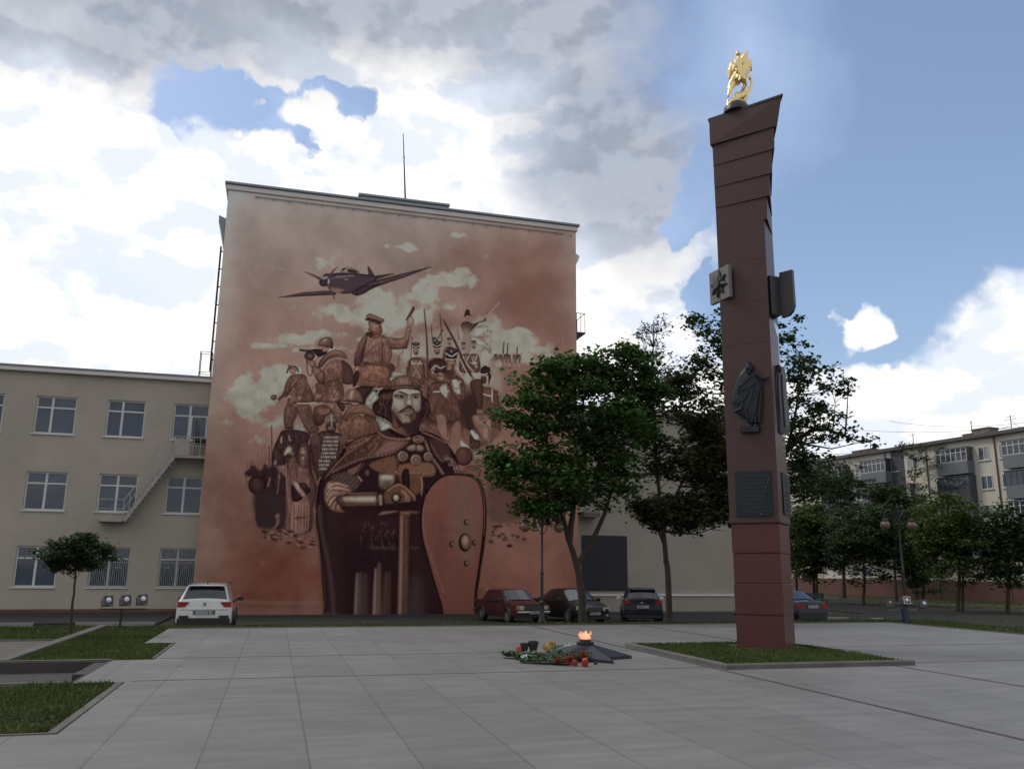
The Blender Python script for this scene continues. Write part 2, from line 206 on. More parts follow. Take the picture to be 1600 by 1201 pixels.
# ---------------------------------------------------------------- object helpers
def link(o): COL.objects.link(o); return o
def tag(o, label=None, cat=None, group=None, kind=None):
    if label: o['label'] = label
    if cat: o['category'] = cat
    if group: o['group'] = group
    if kind: o['kind'] = kind
    return o
def empty(name, label, cat, loc=(0,0,0), rz=0., group=None):
    o = bpy.data.objects.new(name, None); link(o); o.location = loc; o.rotation_euler = (0, 0, rz); o.empty_display_size = .2
    return tag(o, label, cat, group)
def copy_tree(o, parent=None):
    c = o.copy(); link(c); c.parent = parent
    for ch in list(o.children): copy_tree(ch, c)
    return c
class MB:
    def __init__(s): s.v = []; s.f = []; s.m = None
    def add(s, vs, fs):
        b = len(s.v)
        for p in vs:
            p = Vector(p); s.v.append(tuple(s.m @ p) if s.m is not None else tuple(p))
        s.f += [tuple(b+i for i in q) for q in fs]; return s
    def box(s, x0, x1, y0, y1, z0, z1, bev=0.):
        if bev <= 0:
            vs = [(x,y,z) for z in (z0,z1) for y in (y0,y1) for x in (x0,x1)]
            return s.add(vs, [(0,2,3,1),(4,5,7,6),(0,1,5,4),(2,6,7,3),(0,4,6,2),(1,3,7,5)])
        b = min(bev, (x1-x0)/2.01, (y1-y0)/2.01, (z1-z0)/2.01); vs = []; idx = {}
        for i, (sx, X) in enumerate(((-1,x0),(1,x1))):
            for j, (sy, Y) in enumerate(((-1,y0),(1,y1))):
                for k, (sz, Z) in enumerate(((-1,z0),(1,z1))):
                    idx[i,j,k,0] = len(vs); vs.append((X, Y-sy*b, Z-sz*b)); idx[i,j,k,1] = len(vs); vs.append((X-sx*b, Y, Z-sz*b)); idx[i,j,k,2] = len(vs); vs.append((X-sx*b, Y-sy*b, Z))
        fs = []
        for i in (0,1): fs.append([idx[i,0,0,0],idx[i,1,0,0],idx[i,1,1,0],idx[i,0,1,0]]); fs.append([idx[0,i,0,1],idx[1,i,0,1],idx[1,i,1,1],idx[0,i,1,1]]); fs.append([idx[0,0,i,2],idx[1,0,i,2],idx[1,1,i,2],idx[0,1,i,2]])
        for a in (0,1):
            for c in (0,1):
                fs.append([idx[0,a,c,1],idx[1,a,c,1],idx[1,a,c,2],idx[0,a,c,2]]); fs.append([idx[a,0,c,0],idx[a,1,c,0],idx[a,1,c,2],idx[a,0,c,2]]); fs.append([idx[a,c,0,0],idx[a,c,1,0],idx[a,c,1,1],idx[a,c,0,1]])
        for a in (0,1):
            for c in (0,1):
                for d in (0,1): fs.append([idx[a,c,d,0],idx[a,c,d,1],idx[a,c,d,2]])
        return s.add(vs, fs)
    def prism(s, poly, h0, h1, axis='z'):
        n = len(poly)
        def P(a, b, h): return (a,b,h) if axis == 'z' else ((a,h,b) if axis == 'y' else (h,a,b))
        vs = [P(a,b,h0) for a,b in poly]+[P(a,b,h1) for a,b in poly]
        return s.add(vs, [tuple(range(n))[::-1], tuple(range(n,2*n))]+[(i,(i+1)%n,n+(i+1)%n,n+i) for i in range(n)])
    def tube(s, pts, r, n=8, r2=None, caps=True):
        pts = [Vector(p) for p in pts]; L = len(pts); vs = []; fs = []
        rr = r if isinstance(r, (list, tuple)) else [r+((r2 if r2 is not None else r)-r)*i/max(L-1,1) for i in range(L)]
        up = None
        for i, p in enumerate(pts):
            d = (pts[min(i+1,L-1)]-pts[max(i-1,0)]); d = d.normalized() if d.length > 1e-9 else Vector((0,0,1))
            if up is None: up = Vector((0,0,1)) if abs(d.z) < .9 else Vector((1,0,0))
            a = d.cross(up); a = a.normalized() if a.length > 1e-6 else Vector((1,0,0)); b = a.cross(d).normalized(); up = b
            for k in range(n):
                t = 2*math.pi*k/n; vs.append(p+a*math.cos(t)*rr[i]+b*math.sin(t)*rr[i])
        for i in range(L-1):
            for k in range(n): fs.append((i*n+k, i*n+(k+1)%n, (i+1)*n+(k+1)%n, (i+1)*n+k))
        if caps: fs += [tuple(range(n))[::-1], tuple(range((L-1)*n, L*n))]
        return s.add(vs, fs)
    def lathe(s, prof, c=(0,0,0), n=16):
        vs = []; fs = []; L = len(prof)
        for r, z in prof:
            for k in range(n): t = 2*math.pi*k/n; vs.append((c[0]+r*math.cos(t), c[1]+r*math.sin(t), c[2]+z))
        for i in range(L-1):
            for k in range(n): fs.append((i*n+k, i*n+(k+1)%n, (i+1)*n+(k+1)%n, (i+1)*n+k))
        fs += [tuple(range(n))[::-1], tuple(range((L-1)*n, L*n))]
        return s.add(vs, fs)
    def ball(s, c, r, n=12, rz=None):
        rz = r if rz is None else rz
        return s.lathe([(max(r*math.sin(math.pi*i/8), .0005), -rz*math.cos(math.pi*i/8)) for i in range(9)], c, n)
    def build(s, name, material, parent=None, smooth=False, loc=None):
        me = bpy.data.meshes.new(name); me.from_pydata(s.v, [], s.f); me.validate(); me.materials.append(material)
        import bmesh
        bm = bmesh.new(); bm.from_mesh(me); bmesh.ops.recalc_face_normals(bm, faces=bm.faces); bm.to_mesh(me); bm.free()
        if smooth:
            me.polygons.foreach_set('use_smooth', [True]*len(me.polygons))
            try: me.set_sharp_from_angle(angle=R_(40))
            except Exception: pass
        o = bpy.data.objects.new(name, me); link(o); o.parent = parent
        if loc is not None: o.location = loc
        return o
def struct(o): o['kind'] = 'structure'; return o
def npmesh(name, V, Fc, material, parent=None, k=4):
    me = bpy.data.meshes.new(name); nf = len(Fc); me.vertices.add(len(V)); me.vertices.foreach_set('co', np.asarray(V, np.float32).ravel())
    me.loops.add(nf*k); me.loops.foreach_set('vertex_index', np.asarray(Fc, np.int32).ravel()); me.polygons.add(nf)
    me.polygons.foreach_set('loop_start', np.arange(0, nf*k, k, dtype=np.int32)); me.polygons.foreach_set('loop_total', np.full(nf, k, np.int32))
    me.update(); me.validate(); me.materials.append(material); o = bpy.data.objects.new(name, me); link(o); o.parent = parent; return o
# ---------------------------------------------------------------- mural painting (numpy brushes)
MX0, MY0, MX1, MY1, MS = 300, 280, 912, 990, 2.0
def vnoise(h, w, cell, seed):
    r = np.random.RandomState(seed)
    gh, gw = int(h/cell)+3, int(w/cell)+3
    g = r.rand(gh, gw)
    y = np.arange(h)/cell; x = np.arange(w)/cell
    yi = y.astype(int); xi = x.astype(int); fy = y-yi; fx = x-xi
    fy = (fy*fy*(3-2*fy))[:,None]; fx = (fx*fx*(3-2*fx))[None,:]
    a = g[np.ix_(yi,xi)]; b = g[np.ix_(yi,xi+1)]; c = g[np.ix_(yi+1,xi)]; d = g[np.ix_(yi+1,xi+1)]
    return (a*(1-fx)+b*fx)*(1-fy)+(c*(1-fx)+d*fx)*fy
def fbm(h, w, cell, seed, octv=5):
    s = 0; a = 1; t = 0
    for k in range(octv):
        s = s + a*vnoise(h, w, max(cell/2**k, 1.2), seed+k); t += a; a *= .55
    return s/t
def smooth_closed(p, n=5):
    p = np.array(p, float); N = len(p); out = []
    for i in range(N):
        a, b, c, d = p[i-1], p[i], p[(i+1) % N], p[(i+2) % N]
        for k in range(n):
            t = k/n
            out.append(.5*((2*b)+(-a+c)*t+(2*a-5*b+4*c-d)*t*t+(-a+3*b-3*c+d)*t**3))
    return np.array(out)
def smooth_open(p, n=5):
    p = np.array(p, float)
    if len(p) < 3: return p
    q = np.vstack([2*p[0]-p[1], p, 2*p[-1]-p[-2]]); out = []
    for i in range(1, len(q)-2):
        a, b, c, d = q[i-1], q[i], q[i+1], q[i+2]
        for k in range(n):
            t = k/n
            out.append(.5*((2*b)+(-a+c)*t+(2*a-5*b+4*c-d)*t*t+(-a+3*b-3*c+d)*t**3))
    out.append(p[-1]); return np.array(out)
class Mural:
    def __init__(s):
        s.W = int((MX1-MX0)*MS); s.H = int((MY1-MY0)*MS)
        s.im = np.zeros((s.H, s.W, 3), np.float32)
        s.o = (0., 0., 1.); s.busy = False
    def tr(s, p):
        p = np.array(p, float).reshape(-1, 2)
        x = s.o[0]+p[:,0]/s.o[2]; y = s.o[1]+p[:,1]/s.o[2]
        return np.stack([(x-MX0)*MS, (y-MY0)*MS], 1)
    def box(s, p, m):
        x0 = max(int(p[:,0].min()-m), 0); x1 = min(int(p[:,0].max()+m)+2, s.W)
        y0 = max(int(p[:,1].min()-m), 0); y1 = min(int(p[:,1].max()+m)+2, s.H)
        return x0, y0, x1, y1
    def segd(s, p, X, Y, closed):
        best = np.full(X.shape, 1e9); tt = np.zeros(X.shape); n = len(p)
        for i in range(n if closed else n-1):
            a = p[i]; b = p[(i+1) % n]; dx, dy = b-a; L = dx*dx+dy*dy+1e-9
            t = np.clip(((X-a[0])*dx+(Y-a[1])*dy)/L, 0, 1)
            d = (X-a[0]-t*dx)**2+(Y-a[1]-t*dy)**2
            m = d < best; best = np.where(m, d, best); tt = np.where(m, (i+t)/max(n-1, 1), tt)
        return np.sqrt(best), tt
    def put(s, b, m, col):
        x0, y0, x1, y1 = b
        r = s.im[y0:y1, x0:x1]; m = m[..., None]
        r[...] = r*(1-m)+np.asarray(col, np.float32)*m
    def poly(s, pts, col, soft=.6, a=1., sm=True, g=None, tex=0, seed=1, rim=True):
        p = s.tr(pts)
        if sm and len(p) > 3: p = smooth_closed(p, 4)
        soft = max(soft*MS, .7)
        b = s.box(p, soft*1.5)
        if b[2] <= b[0] or b[3] <= b[1]: return
        Y, X = np.mgrid[b[1]:b[3], b[0]:b[2]].astype(float)
        d, _ = s.segd(p, X, Y, True)
        ins = np.zeros(X.shape, bool); n = len(p)
        for i in range(n):
            x1, y1 = p[i]; x2, y2 = p[(i+1) % n]
            if y1 == y2: continue
            c = ((y1 > Y) != (y2 > Y)) & (X < (x2-x1)*(Y-y1)/(y2-y1)+x1)
            ins ^= c
        sd = np.where(ins, d, -d); t = np.clip((sd+soft)/(2*soft), 0, 1); m = t*t*(3-2*t)*a
        if g is not None:      # g = (x0,y0,x1,y1,col2) linear gradient in local coords
            q = s.tr([(g[0], g[1]), (g[2], g[3])]); dx, dy = q[1]-q[0]
            u = np.clip(((X-q[0][0])*dx+(Y-q[0][1])*dy)/(dx*dx+dy*dy), 0, 1)[..., None]
            col = np.array(col)*(1-u)+np.array(g[4])*u
        else: col = np.array(col, float)*np.ones(X.shape+(1,))
        if tex:
            nz = fbm(X.shape[0], X.shape[1], 9, seed, 3)-.5
            col = col+nz[..., None]*tex*2
        if soft <= 1.3*MS and rim and a > .75:
            w = 2.6*MS; size = min(b[2]-b[0], b[3]-b[1])
            w = min(w, size*.16)
            e = np.exp(-(np.clip(sd, 0, None)/w)**2)[..., None]
            col = col*(1-.33*e)
            if size > 16*MS and np.mean(col) > 55:
                nz = fbm(X.shape[0], X.shape[1], 34, seed+50, 3)
                fo = np.sin(nz*13+(X*.6+Y*.3)*.05)[..., None]
                col = col*(1+.13*fo)
        s.put(b, m, col)
        if tex and not s.busy:
            s.busy = True; rr = np.random.RandomState(seed+7); ys, xs = np.nonzero(m > .9)
            if len(ys):
                k0 = s.o[2]; mean = col.reshape(-1, 3).mean(0); wd = (b[2]-b[0])/MS; ht = (b[3]-b[1])/MS; nn = int(np.clip(wd*ht/38, 4, 90)); L = min(wd, ht)*.28
                for q in range(nn):
                    i = rr.randint(len(ys)); X0 = (xs[i]+b[0])/MS+MX0; Y0 = (ys[i]+b[1])/MS+MY0; an = rr.normal(1.35, .45); l_ = L*rr.uniform(.4, 1.1); bx = rr.normal(0, .18)*l_
                    P_ = [((X0+t*l_*np.cos(an)+bx*(1-(2*t-1)**2)-s.o[0])*k0, (Y0+t*l_*np.sin(an)-s.o[1])*k0) for t in (0, .5, 1)]
                    s.line(P_, rr.uniform(.9, 1.7), mean*.62, .55, .6, .4); s.line([(x+1.3*k0, y) for x, y in P_], rr.uniform(.6, 1.1), np.minimum(mean*1.35, 170), .45, .6, .3)
            s.busy = False
    def line(s, pts, w, col, a=1., soft=.45, w2=None, sm=True):
        p = s.tr(pts)
        if sm: p = smooth_open(p, 4)
        w2 = w if w2 is None else w2
        b = s.box(p, (max(w, w2)+soft)*MS+1)
        if b[2] <= b[0] or b[3] <= b[1]: return
        Y, X = np.mgrid[b[1]:b[3], b[0]:b[2]].astype(float)
        d, t = s.segd(p, X, Y, False)
        r = (w*(1-t)+w2*t)*MS/2; so = max(soft*MS, .6)
        m = np.clip((r-d+so)/(2*so), 0, 1); m = m*m*(3-2*m)*a
        s.put(b, m, col)
    def ell(s, cx, cy, rx, ry, col, rot=0, soft=.6, a=1., hl=None):
        k = s.o[2]; th = np.linspace(0, 2*np.pi, 20, endpoint=False); c, sn = np.cos(rot), np.sin(rot)
        pts = [(cx+rx*np.cos(t)*c-ry*np.sin(t)*sn, cy+rx*np.cos(t)*sn+ry*np.sin(t)*c) for t in th]
        s.poly(pts, col, soft, a, False)
        if hl is not None:
            pts = [(cx-.2*rx+.55*rx*np.cos(t)*c-.55*ry*np.sin(t)*sn, cy-.25*ry+.55*rx*np.cos(t)*sn+.55*ry*np.sin(t)*c) for t in th]
            s.poly(pts, hl, min(rx, ry)/k*.45, a*.9, False)
def paint_mural():
    M = Mural(); H, W = M.H, M.W
    Y, X = np.mgrid[0:H, 0:W].astype(np.float32); X = X/MS+MX0; Y = Y/MS+MY0
    # ground colours of the plaster, top-down light falloff painted in with them
    ys = np.array([280, 360, 450, 560, 680, 800, 880, 935, 960, 990.])
    cs = np.array([[124,119,120],[116,104,103],[110,93,90],[112,90,84],[104,80,74],[92,68,62],[84,56,49],[82,52,45],[90,68,62],[92,70,64]], float)
    base = np.stack([np.interp(Y, ys, cs[:, k]) for k in range(3)], -1)
    lf = np.clip((405-(Y-300)*.055-X)/60, 0, 1)[..., None]; lf = lf*lf*(3-2*lf)
    lc = np.stack([np.interp(Y, [280, 420, 560, 760, 960], v) for v in ([134,130,112,94,84],[132,124,100,74,66],[134,122,96,68,60])], -1)
    base = base*(1-lf)+lc*lf
    rd = np.clip((X-640)/160, 0, 1)*np.clip((Y-330)/70, 0, 1)*np.clip((900-X)/40, 0, 1)*.9
    n1 = fbm(H, W, 130, 5); n2 = fbm(H, W, 46, 15)
    rc = np.array([100, 72, 66.]); base = base*(1-rd[..., None]*.75)+rc*rd[..., None]*.75
    base += ((n1-.5)*30+(n2-.5)*14)[..., None]*np.array([1, .95, .95])
    rr = np.exp(-(((X-445)/55)**2+((Y-890)/45)**2))+np.exp(-(((X-820)/60)**2+((Y-880)/40)**2))
    base += rr[..., None]*np.array([2, -3, -4.])
    M.im[:] = base
    # painted clouds
    cl = np.zeros((H, W))
    for cx, cy, rx, ry, k in [(600,490,75,34,1.5),(540,490,48,20,1.2),(650,462,42,15,1.1),(697,438,44,13,1.3),(722,425,16,8,1.2),(660,455,30,14,1.2),(505,548,60,7,.9),(575,530,50,14,.9),(830,560,40,14,1.1),(555,545,50,13,.7),(470,530,46,9,1.1),(425,540,34,5,1.0),(520,522,48,9,1.0),
                           (400,622,45,32,1.4),(440,590,34,26,1.2),(385,600,26,14,.9),(795,535,60,24,1.4),(760,512,30,20,1.2),(745,560,30,60,.9),(838,545,30,12,1.0),(715,368,20,7,.9),(622,386,26,8,.9),(590,400,20,6,.6),(470,385,26,10,.6),(500,410,40,10,.5),
                           (410,690,26,12,.9),(425,665,20,10,.7),(400,712,24,8,.6),(600,600,60,60,.9),(640,560,50,60,1.0),(730,600,34,44,.8),(470,660,40,30,.7),(750,690,20,10,.7),(775,462,6,60,0),(690,425,30,9,.8),(630,440,40,10,.5)]:
        cl = np.maximum(cl, k*np.exp(-((X-cx)/rx)**2-((Y-cy)/ry)**2))
    nn = fbm(H, W, 40, 31, 6); mk = np.clip((cl+(nn-.5)*1.7-.42)/.42, 0, 1); mk = mk*mk*(3-2*mk)
    tone = np.interp(Y, [360, 480, 600, 700], [132, 128, 124, 110])
    shd = (fbm(H, W, 26, 41, 5)-.5)*34
    cc = np.stack([tone-2+shd, tone+2+shd, tone-3+shd], -1)
    M.im[:] = M.im*(1-mk[..., None]*.8)+cc*mk[..., None]*.8
    M.o = (0, 0, 1)
    for cx, cy, rx, ry, a in [(835,455,60,22,.5),(790,475,46,18,.4),(870,520,24,26,.3),(830,400,40,16,.35),(720,400,40,12,.2),(690,520,30,24,.5)]:
        M.ell(cx, cy, rx, ry, (92, 66, 61), -.4, 16, a)
    K=(36,27,30); D=(50,37,38); DM=(66,48,46); MM=(84,62,57); L=(108,82,74); HH=(128,104,94); WW=(150,150,144); CG=(126,130,126)
    # ---- aeroplane
    M.o = (420, 400, 5.714)
    M.poly([(68,372),(300,325),(500,308),(600,318),(600,348),(500,350),(300,360),(120,370)], (58,48,52), .5, 1, False)
    M.line([(90,366),(320,335),(520,318)], .9, (84,72,74), .8)
    M.poly([(700,262),(960,215),(1200,155),(1455,92),(1440,104),(1200,195),(1000,262),(900,300),(860,330),(790,356),(750,345),(700,300)], (62,50,54), .5, 1, False)
    M.poly([(720,262),(960,235),(1200,165),(1440,98),(1200,180),(980,250),(760,300)], (98,82,80), .6, .8, False)
    M.line([(740,300),(960,262),(1160,200)], 1.0, (50,40,44), .9)
    M.poly([(880,90),(895,95),(940,165),(935,182),(890,170)], (62,50,54), .5, 1, False)
    M.poly([(930,178),(1110,155),(1120,160),(960,210)], (60,48,52), .5, 1, False)
    M.poly([(490,168),(560,155),(700,148),(860,162),(950,180),(960,215),(840,280),(740,330),(640,335),(570,320),(520,270),(470,262)], (58,47,54), .5)
    M.line([(600,185),(700,180),(760,175)], 1.2, (124,110,112), .8); M.line([(560,200),(680,192)], 2.2, (76,64,72), .8)
    M.ell(690,210,22,7,(136,122,122),-.1,1,.8)
    M.poly([(545,275),(610,280),(680,300),(650,325),(600,325),(560,300)], (104,82,76), .7)
    M.line([(545,290),(590,320),(640,328)], .9, (140,134,130), .8)
    M.ell(490,235,42,38,(52,42,48),0,.6); M.ell(500,195,35,16,(128,124,122),-.2,1,.8); M.ell(534,228,9,28,(150,148,144),.1,.6,.9)
    M.line([(455,202),(380,165),(318,140)], 4.0, (58,46,50), 1, .5, .8)
    M.line([(540,190),(570,140),(612,98)], 4.2, (60,48,52), 1, .5, 1.2); M.line([(530,260),(560,330),(590,385)], 4.4, (66,54,58), .9, .7, 1.6)
    M.poly([(640,140),(660,108),(710,98),(770,112),(810,150),(700,155)], (112,100,98), .6, .8)
    M.line([(650,138),(665,112),(690,118)], 1.1, (40,32,36)); M.poly([(700,120),(750,120),(800,148),(720,146)], (52,42,46), .5); M.ell(668,122,10,8,(46,36,40))
    M.poly([(820,270),(900,262),(1000,250),(900,305),(850,335),(790,352),(770,330)], (52,42,46), .8, .8)
    # ---- far soldiers right + rider
    M.o = (630, 470, 4.805)
    for x, t in ((757,310),(787,318),(858,345)): M.line([(x-6,t+85),(x-4,t+40),(x,t)], 1.9, (40,30,32), 1, .4, 1.4)
    for x in (690,730,765,790,830,865): M.ell(x+4,430+(x%3)*6,16,34,(88,66,60),.1,1,.85); M.ell(x,410,9,10,(60,44,44),0,.6,.9); M.line([(x-8,440),(x+6,490)],1.2,(140,134,128),.7)
    M.poly([(640,480),(660,430),(720,410),(740,440),(700,500),(650,500)], (82,60,56), 1.2, .7)
    M.ell(715,470,26,30,(140,136,130),.5,2,.55)
    M.poly([(505,265),(530,220),(570,190),(610,195),(640,215),(668,225),(664,242),(630,238),(600,250),(560,270)], (142,134,126), .6, 1)
    M.poly([(500,270),(560,280),(620,310),(660,355),(655,400),(630,370),(590,340),(540,330),(500,330)], (136,126,118), .9, .95)
    M.line([(520,262),(560,268),(605,262),(600,200)], .8, (70,50,48)); M.line([(640,370),(658,340),(660,260)], .8, (90,68,64), .7)
    M.ell(632,222,5,4,(50,36,38)); M.line([(575,200),(600,180),(640,200)],1.2,(90,70,66),.8)
    M.poly([(436,185),(450,160),(490,155),(520,170),(555,165),(560,178),(520,215),(500,240),(450,245),(440,215)], (70,50,48), .6)
    M.poly([(450,255),(480,245),(510,250),(512,330),(500,390),(470,390),(455,330)], (86,60,52), .7); M.line([(500,250),(520,235),(545,215)],1.5,(140,120,110),.7)
    M.ell(482,120,13,17,(120,96,88),0,.5); M.poly([(455,128),(465,85),(480,62),(497,72),(500,95),(522,120),(500,108),(470,112)], (52,38,40), .5)
    M.line([(520,180),(570,160),(612,150),(618,132)], 2.0, (64,46,46)); M.ell(614,140,9,9,(74,54,52)); M.line([(625,120),(675,62),(722,12)], .9, (140,128,124), .8)
    # ---- hussars / grenadiers column
    M.poly([(120,250),(230,220),(420,200),(540,250),(600,400),(700,470),(720,640),(640,700),(300,500),(40,460),(10,360)], (118,112,106), 7, .65)
    M.poly([(690,560),(740,560),(740,700),(700,720)], (112,100,94), 7, .7)
    M.poly([(20,560),(30,470),(70,430),(130,420),(200,440),(330,450),(420,560),(470,620),(560,640),(680,660),(720,740),(740,960),(660,1060),(560,1100),(300,1060),(140,960),(100,700)], (80,58,53), 4, .9, tex=12, seed=7)
    M.poly([(120,820),(330,740),(560,700),(560,940),(480,1000),(420,900),(330,940),(200,900)], (46,34,36), 8, .95)
    def shako(x, y, k, tilt=0., face=(112,86,78)):
        M.ell(x, y+26*k, 20*k, 26*k, face, 0, .5, 1); M.line([(x-10*k,y+20*k),(x+10*k,y+20*k)],1.1,(52,36,38),.8); M.ell(x+3*k, y+40*k, 11*k, 9*k, (66,46,45), 0, .8, .8)
        M.poly([(x-27*k,y-30*k),(x-10*k,y-38*k),(x+12*k,y-38*k),(x+28*k,y-28*k),(x+24*k,y+8*k),(x-22*k,y+8*k)], (44,34,38), .4, 1, False)
        M.ell(x, y-30*k, 27*k, 10*k, (58,46,50), 0, .5); M.line([(x-24*k,y-16*k),(x,y-2*k),(x+24*k,y-16*k)], .9*k+.3, WW, .9)
        M.line([(x-23*k,y+8*k),(x,y+13*k),(x+23*k,y+8*k)], 1.0, (150,142,134), .8); M.ell(x, y-24*k, 5*k, 6*k, (140,130,122), 0, .5, .8)
    def torso(x, y, w, h, c=(82,58,54)):
        M.poly([(x-w,y+h),(x-w*.95,y+h*.25),(x-w*.5,y),(x+w*.5,y),(x+w*.95,y+h*.25),(x+w,y+h)], c, .7, 1, tex=8, seed=int(x))
        M.line([(x-w*.55,y+h*.1),(x+w*.5,y+h*.75)], 1.7, (146,142,136), .9); M.line([(x+w*.55,y+h*.1),(x-w*.45,y+h*.75)], 1.7, (146,142,136), .85)
        M.poly([(x-w*.45,y+h*.05),(x+w*.45,y+h*.05),(x,y+h*.5)], (112,96,88), .8, .8)
    for x, y, k in ((232,300,.7),(345,300,.62),(452,335,.62),(530,325,.62)): shako(x, y, k)
    for x, y in ((345,345),(530,400),(470,400)): torso(x, y, 45, 130)
    M.line([(212,180),(215,250),(228,320)],1.0,K); M.line([(275,100),(285,200),(288,300)],1.2,K); M.line([(408,210),(418,290)],.9,K); M.line([(245,310),(300,215)],1.4,K)
    shako(96, 352, 1.05); torso(96, 430, 62, 190, (78,56,52)); M.line([(60,470),(140,470)],1.6,WW,.9); M.poly([(60,480),(140,480),(130,560),(70,600)],(90,70,62),1,.6)
    shako(254, 345, 1.15); torso(250, 430, 60, 150)
    shako(530, 325, .7); M.line([(510,465),(555,465)],1.6,WW,.9)
    M.line([(68,270),(60,380),(55,480)], 1.1, (44,34,36))
    M.line([(158,65),(170,200),(178,300),(182,470)], 1.9, (50,36,36), 1, .4, 2.6); M.line([(180,400),(186,600),(180,740)], 3.0, (64,46,44)); M.line([(190,610),(215,700),(224,860)], 1.3, (130,108,100), .8)
    shako(362, 420, 1.7, face=(104,80,72)); M.ell(350,540,34,50,(56,40,40),0,1.5,.9); M.ell(346,500,20,26,(122,98,90),0,1,.9); M.line([(330,498),(345,494)],1,(50,36,38)); M.line([(322,525),(350,522)],1.4,(44,32,34))
    torso(400, 580, 62, 160); M.line([(395,565),(450,600)], 3, (52,38,40)); M.poly([(365,600),(405,590),(430,650),(425,700),(385,690)], (146,146,140), .8, .8)
    M.line([(360,600),(380,650),(430,660)],1.2,(80,60,56),.9)
    M.poly([(190,470),(230,440),(300,440),(320,480),(310,540),(250,540),(200,520)], (52,38,40), .6); M.line([(210,520),(240,485),(280,505),(310,490)],1.6,WW,.9); M.line([(215,540),(240,500)],1.2,WW,.8)
    M.ell(282,575,30,44,(116,90,82),-.1,.8); M.line([(262,562),(290,566)],1.4,(48,34,36)); M.line([(280,600),(302,600)],1.3,(54,38,38)); M.ell(262,610,22,22,(64,46,44),0,1.5,.8)
    M.poly([(190,650),(230,610),(330,610),(360,650),(420,760),(420,900),(200,900),(180,760)], (76,54,50), .8, .95, tex=10, seed=3)
    M.line([(228,682),(340,678)], 1.9, WW, .95); M.poly([(270,660),(325,620),(335,700),(322,730)], (148,146,140), .7, .8); M.line([(300,640),(312,700)],.8,(90,70,64))
    M.line([(340,640),(350,800)],1.2,(110,86,78),.6); M.line([(440,640),(420,820)],1.6,(56,40,40),.7)
    M.line([(300,145),(340,215),(400,330),(450,450),(520,585)], 3.0, (52,38,38), 1, .5, 4.2); M.line([(430,440),(480,540),(520,590)], 1.6, (150,144,138), .8); M.line([(500,500),(560,580)],2.6,(140,128,120),.7)
    M.line([(300,150),(310,300),(312,400)],1.4,(110,90,84),.7)
    M.poly([(576,545),(585,505),(610,484),(650,500),(664,560),(640,640),(640,560)], (46,34,36), .6, 1, False); M.ell(604,590,22,34,(60,42,42),0,.8); M.ell(602,560,18,10,(118,94,86),0,.8); M.line([(578,545),(600,552),(632,545)],1.5,WW,.9); M.line([(578,556),(628,556)],.9,(120,110,104),.9)
    M.line([(650,530),(668,580),(650,640)],1.4,(120,108,100),.8)
    M.poly([(545,700),(570,640),(640,650),(700,660),(720,760),(735,930),(700,960),(640,850),(560,840)], (80,58,52), .8, 1, tex=10, seed=9)
    M.line([(575,690),(660,715),(668,690)],1.9,WW,.9); M.line([(668,655),(668,760)],1.6,(140,134,126),.9); M.ell(690,658,20,9,(140,124,114),.5,.7,.8)
    M.poly([(500,620),(540,588),(590,600),(600,700),(590,800),(560,820),(530,720)], (62,44,42), .9, .95); M.ell(578,832,34,26,(76,54,48),0,.8); 
    for i in range(5): M.line([(556+i*10,815),(558+i*10,850)],.9,(128,108,98),.8)
    M.poly([(520,860),(640,850),(680,960),(660,1060),(600,1040),(540,950)], (104,80,72), 1.2, .9); M.line([(590,880),(640,960),(650,1050)],1.6,(70,50,48),.7); M.line([(664,760),(660,1060)],1.1,(52,38,38),.9)
    M.poly([(250,870),(310,860),(330,960),(340,1040),(280,1000)], (110,86,80), 1.5, .8); M.poly([(360,960),(420,900),(440,1040),(400,1120),(350,1040)], (102,76,68), 2, .8); M.poly([(440,960),(500,980),(520,1080),(440,1060)], (98,70,62), 2, .7)
    for x in (335,360,440,452): M.line([(x,900),(x-5,1020)],1.2,(50,36,36),.7)
    M.poly([(505,970),(535,975),(575,1035),(540,1045),(510,1005)], (150,148,142), .7); M.poly([(500,1000),(540,1040),(575,1050),(575,1100),(510,1110)], (62,44,42), .8)
    M.poly([(510,1110),(600,1110),(600,1201),(530,1201)], (126,116,108), .8, .9, False)
    for i in range(5): M.line([(512,1118+i*18),(598,1118+i*18)],.9,(58,42,42),.8)
    for i in range(6): M.line([(520+i*15,1112),(522+i*15,1201)],.7,(64,48,46),.8)
    M.poly([(428,1050),(450,1048),(500,1105),(480,1112),(432,1095)], (148,144,138), .7)
    M.ell(455,1165,66,72,(62,42,42),0,.8); M.ell(440,1150,38,44,(80,56,54),0,5,.7)
    # ---- commander
    M.o = (540, 470, 8.575)
    M.poly([(560,850),(620,840),(660,900),(620,1010),(580,1020),(555,930)], (58,42,42), .8)
    M.poly([(560,490),(690,500),(780,480),(800,430),(820,350),(880,360),(860,500),(830,610),(800,640),(620,650),(580,610)], L, .7, 1, g=(600,480,620,650,(76,56,52)))
    M.line([(640,600),(700,580),(790,620)],1.3,DM,.7); M.line([(820,420),(790,520)],1.1,(74,54,50),.7); M.line([(850,400),(830,560)],1.4,(70,50,48),.6)
    M.poly([(290,430),(380,440),(480,450),(560,490),(600,560),(620,700),(600,800),(560,860),(250,850),(230,760),(250,600),(260,480)], L, .7, 1, g=(300,500,620,760,(84,62,57)), tex=7, seed=4)
    M.poly([(260,450),(300,430),(280,560),(240,700),(210,860),(120,880),(115,760),(150,650),(190,540)], (98,74,67), .7, 1, g=(180,600,250,640,(60,44,44)))
    M.line([(130,690),(230,700)],1.1,DM,.8); M.line([(140,850),(200,855)],1.6,D,.9)
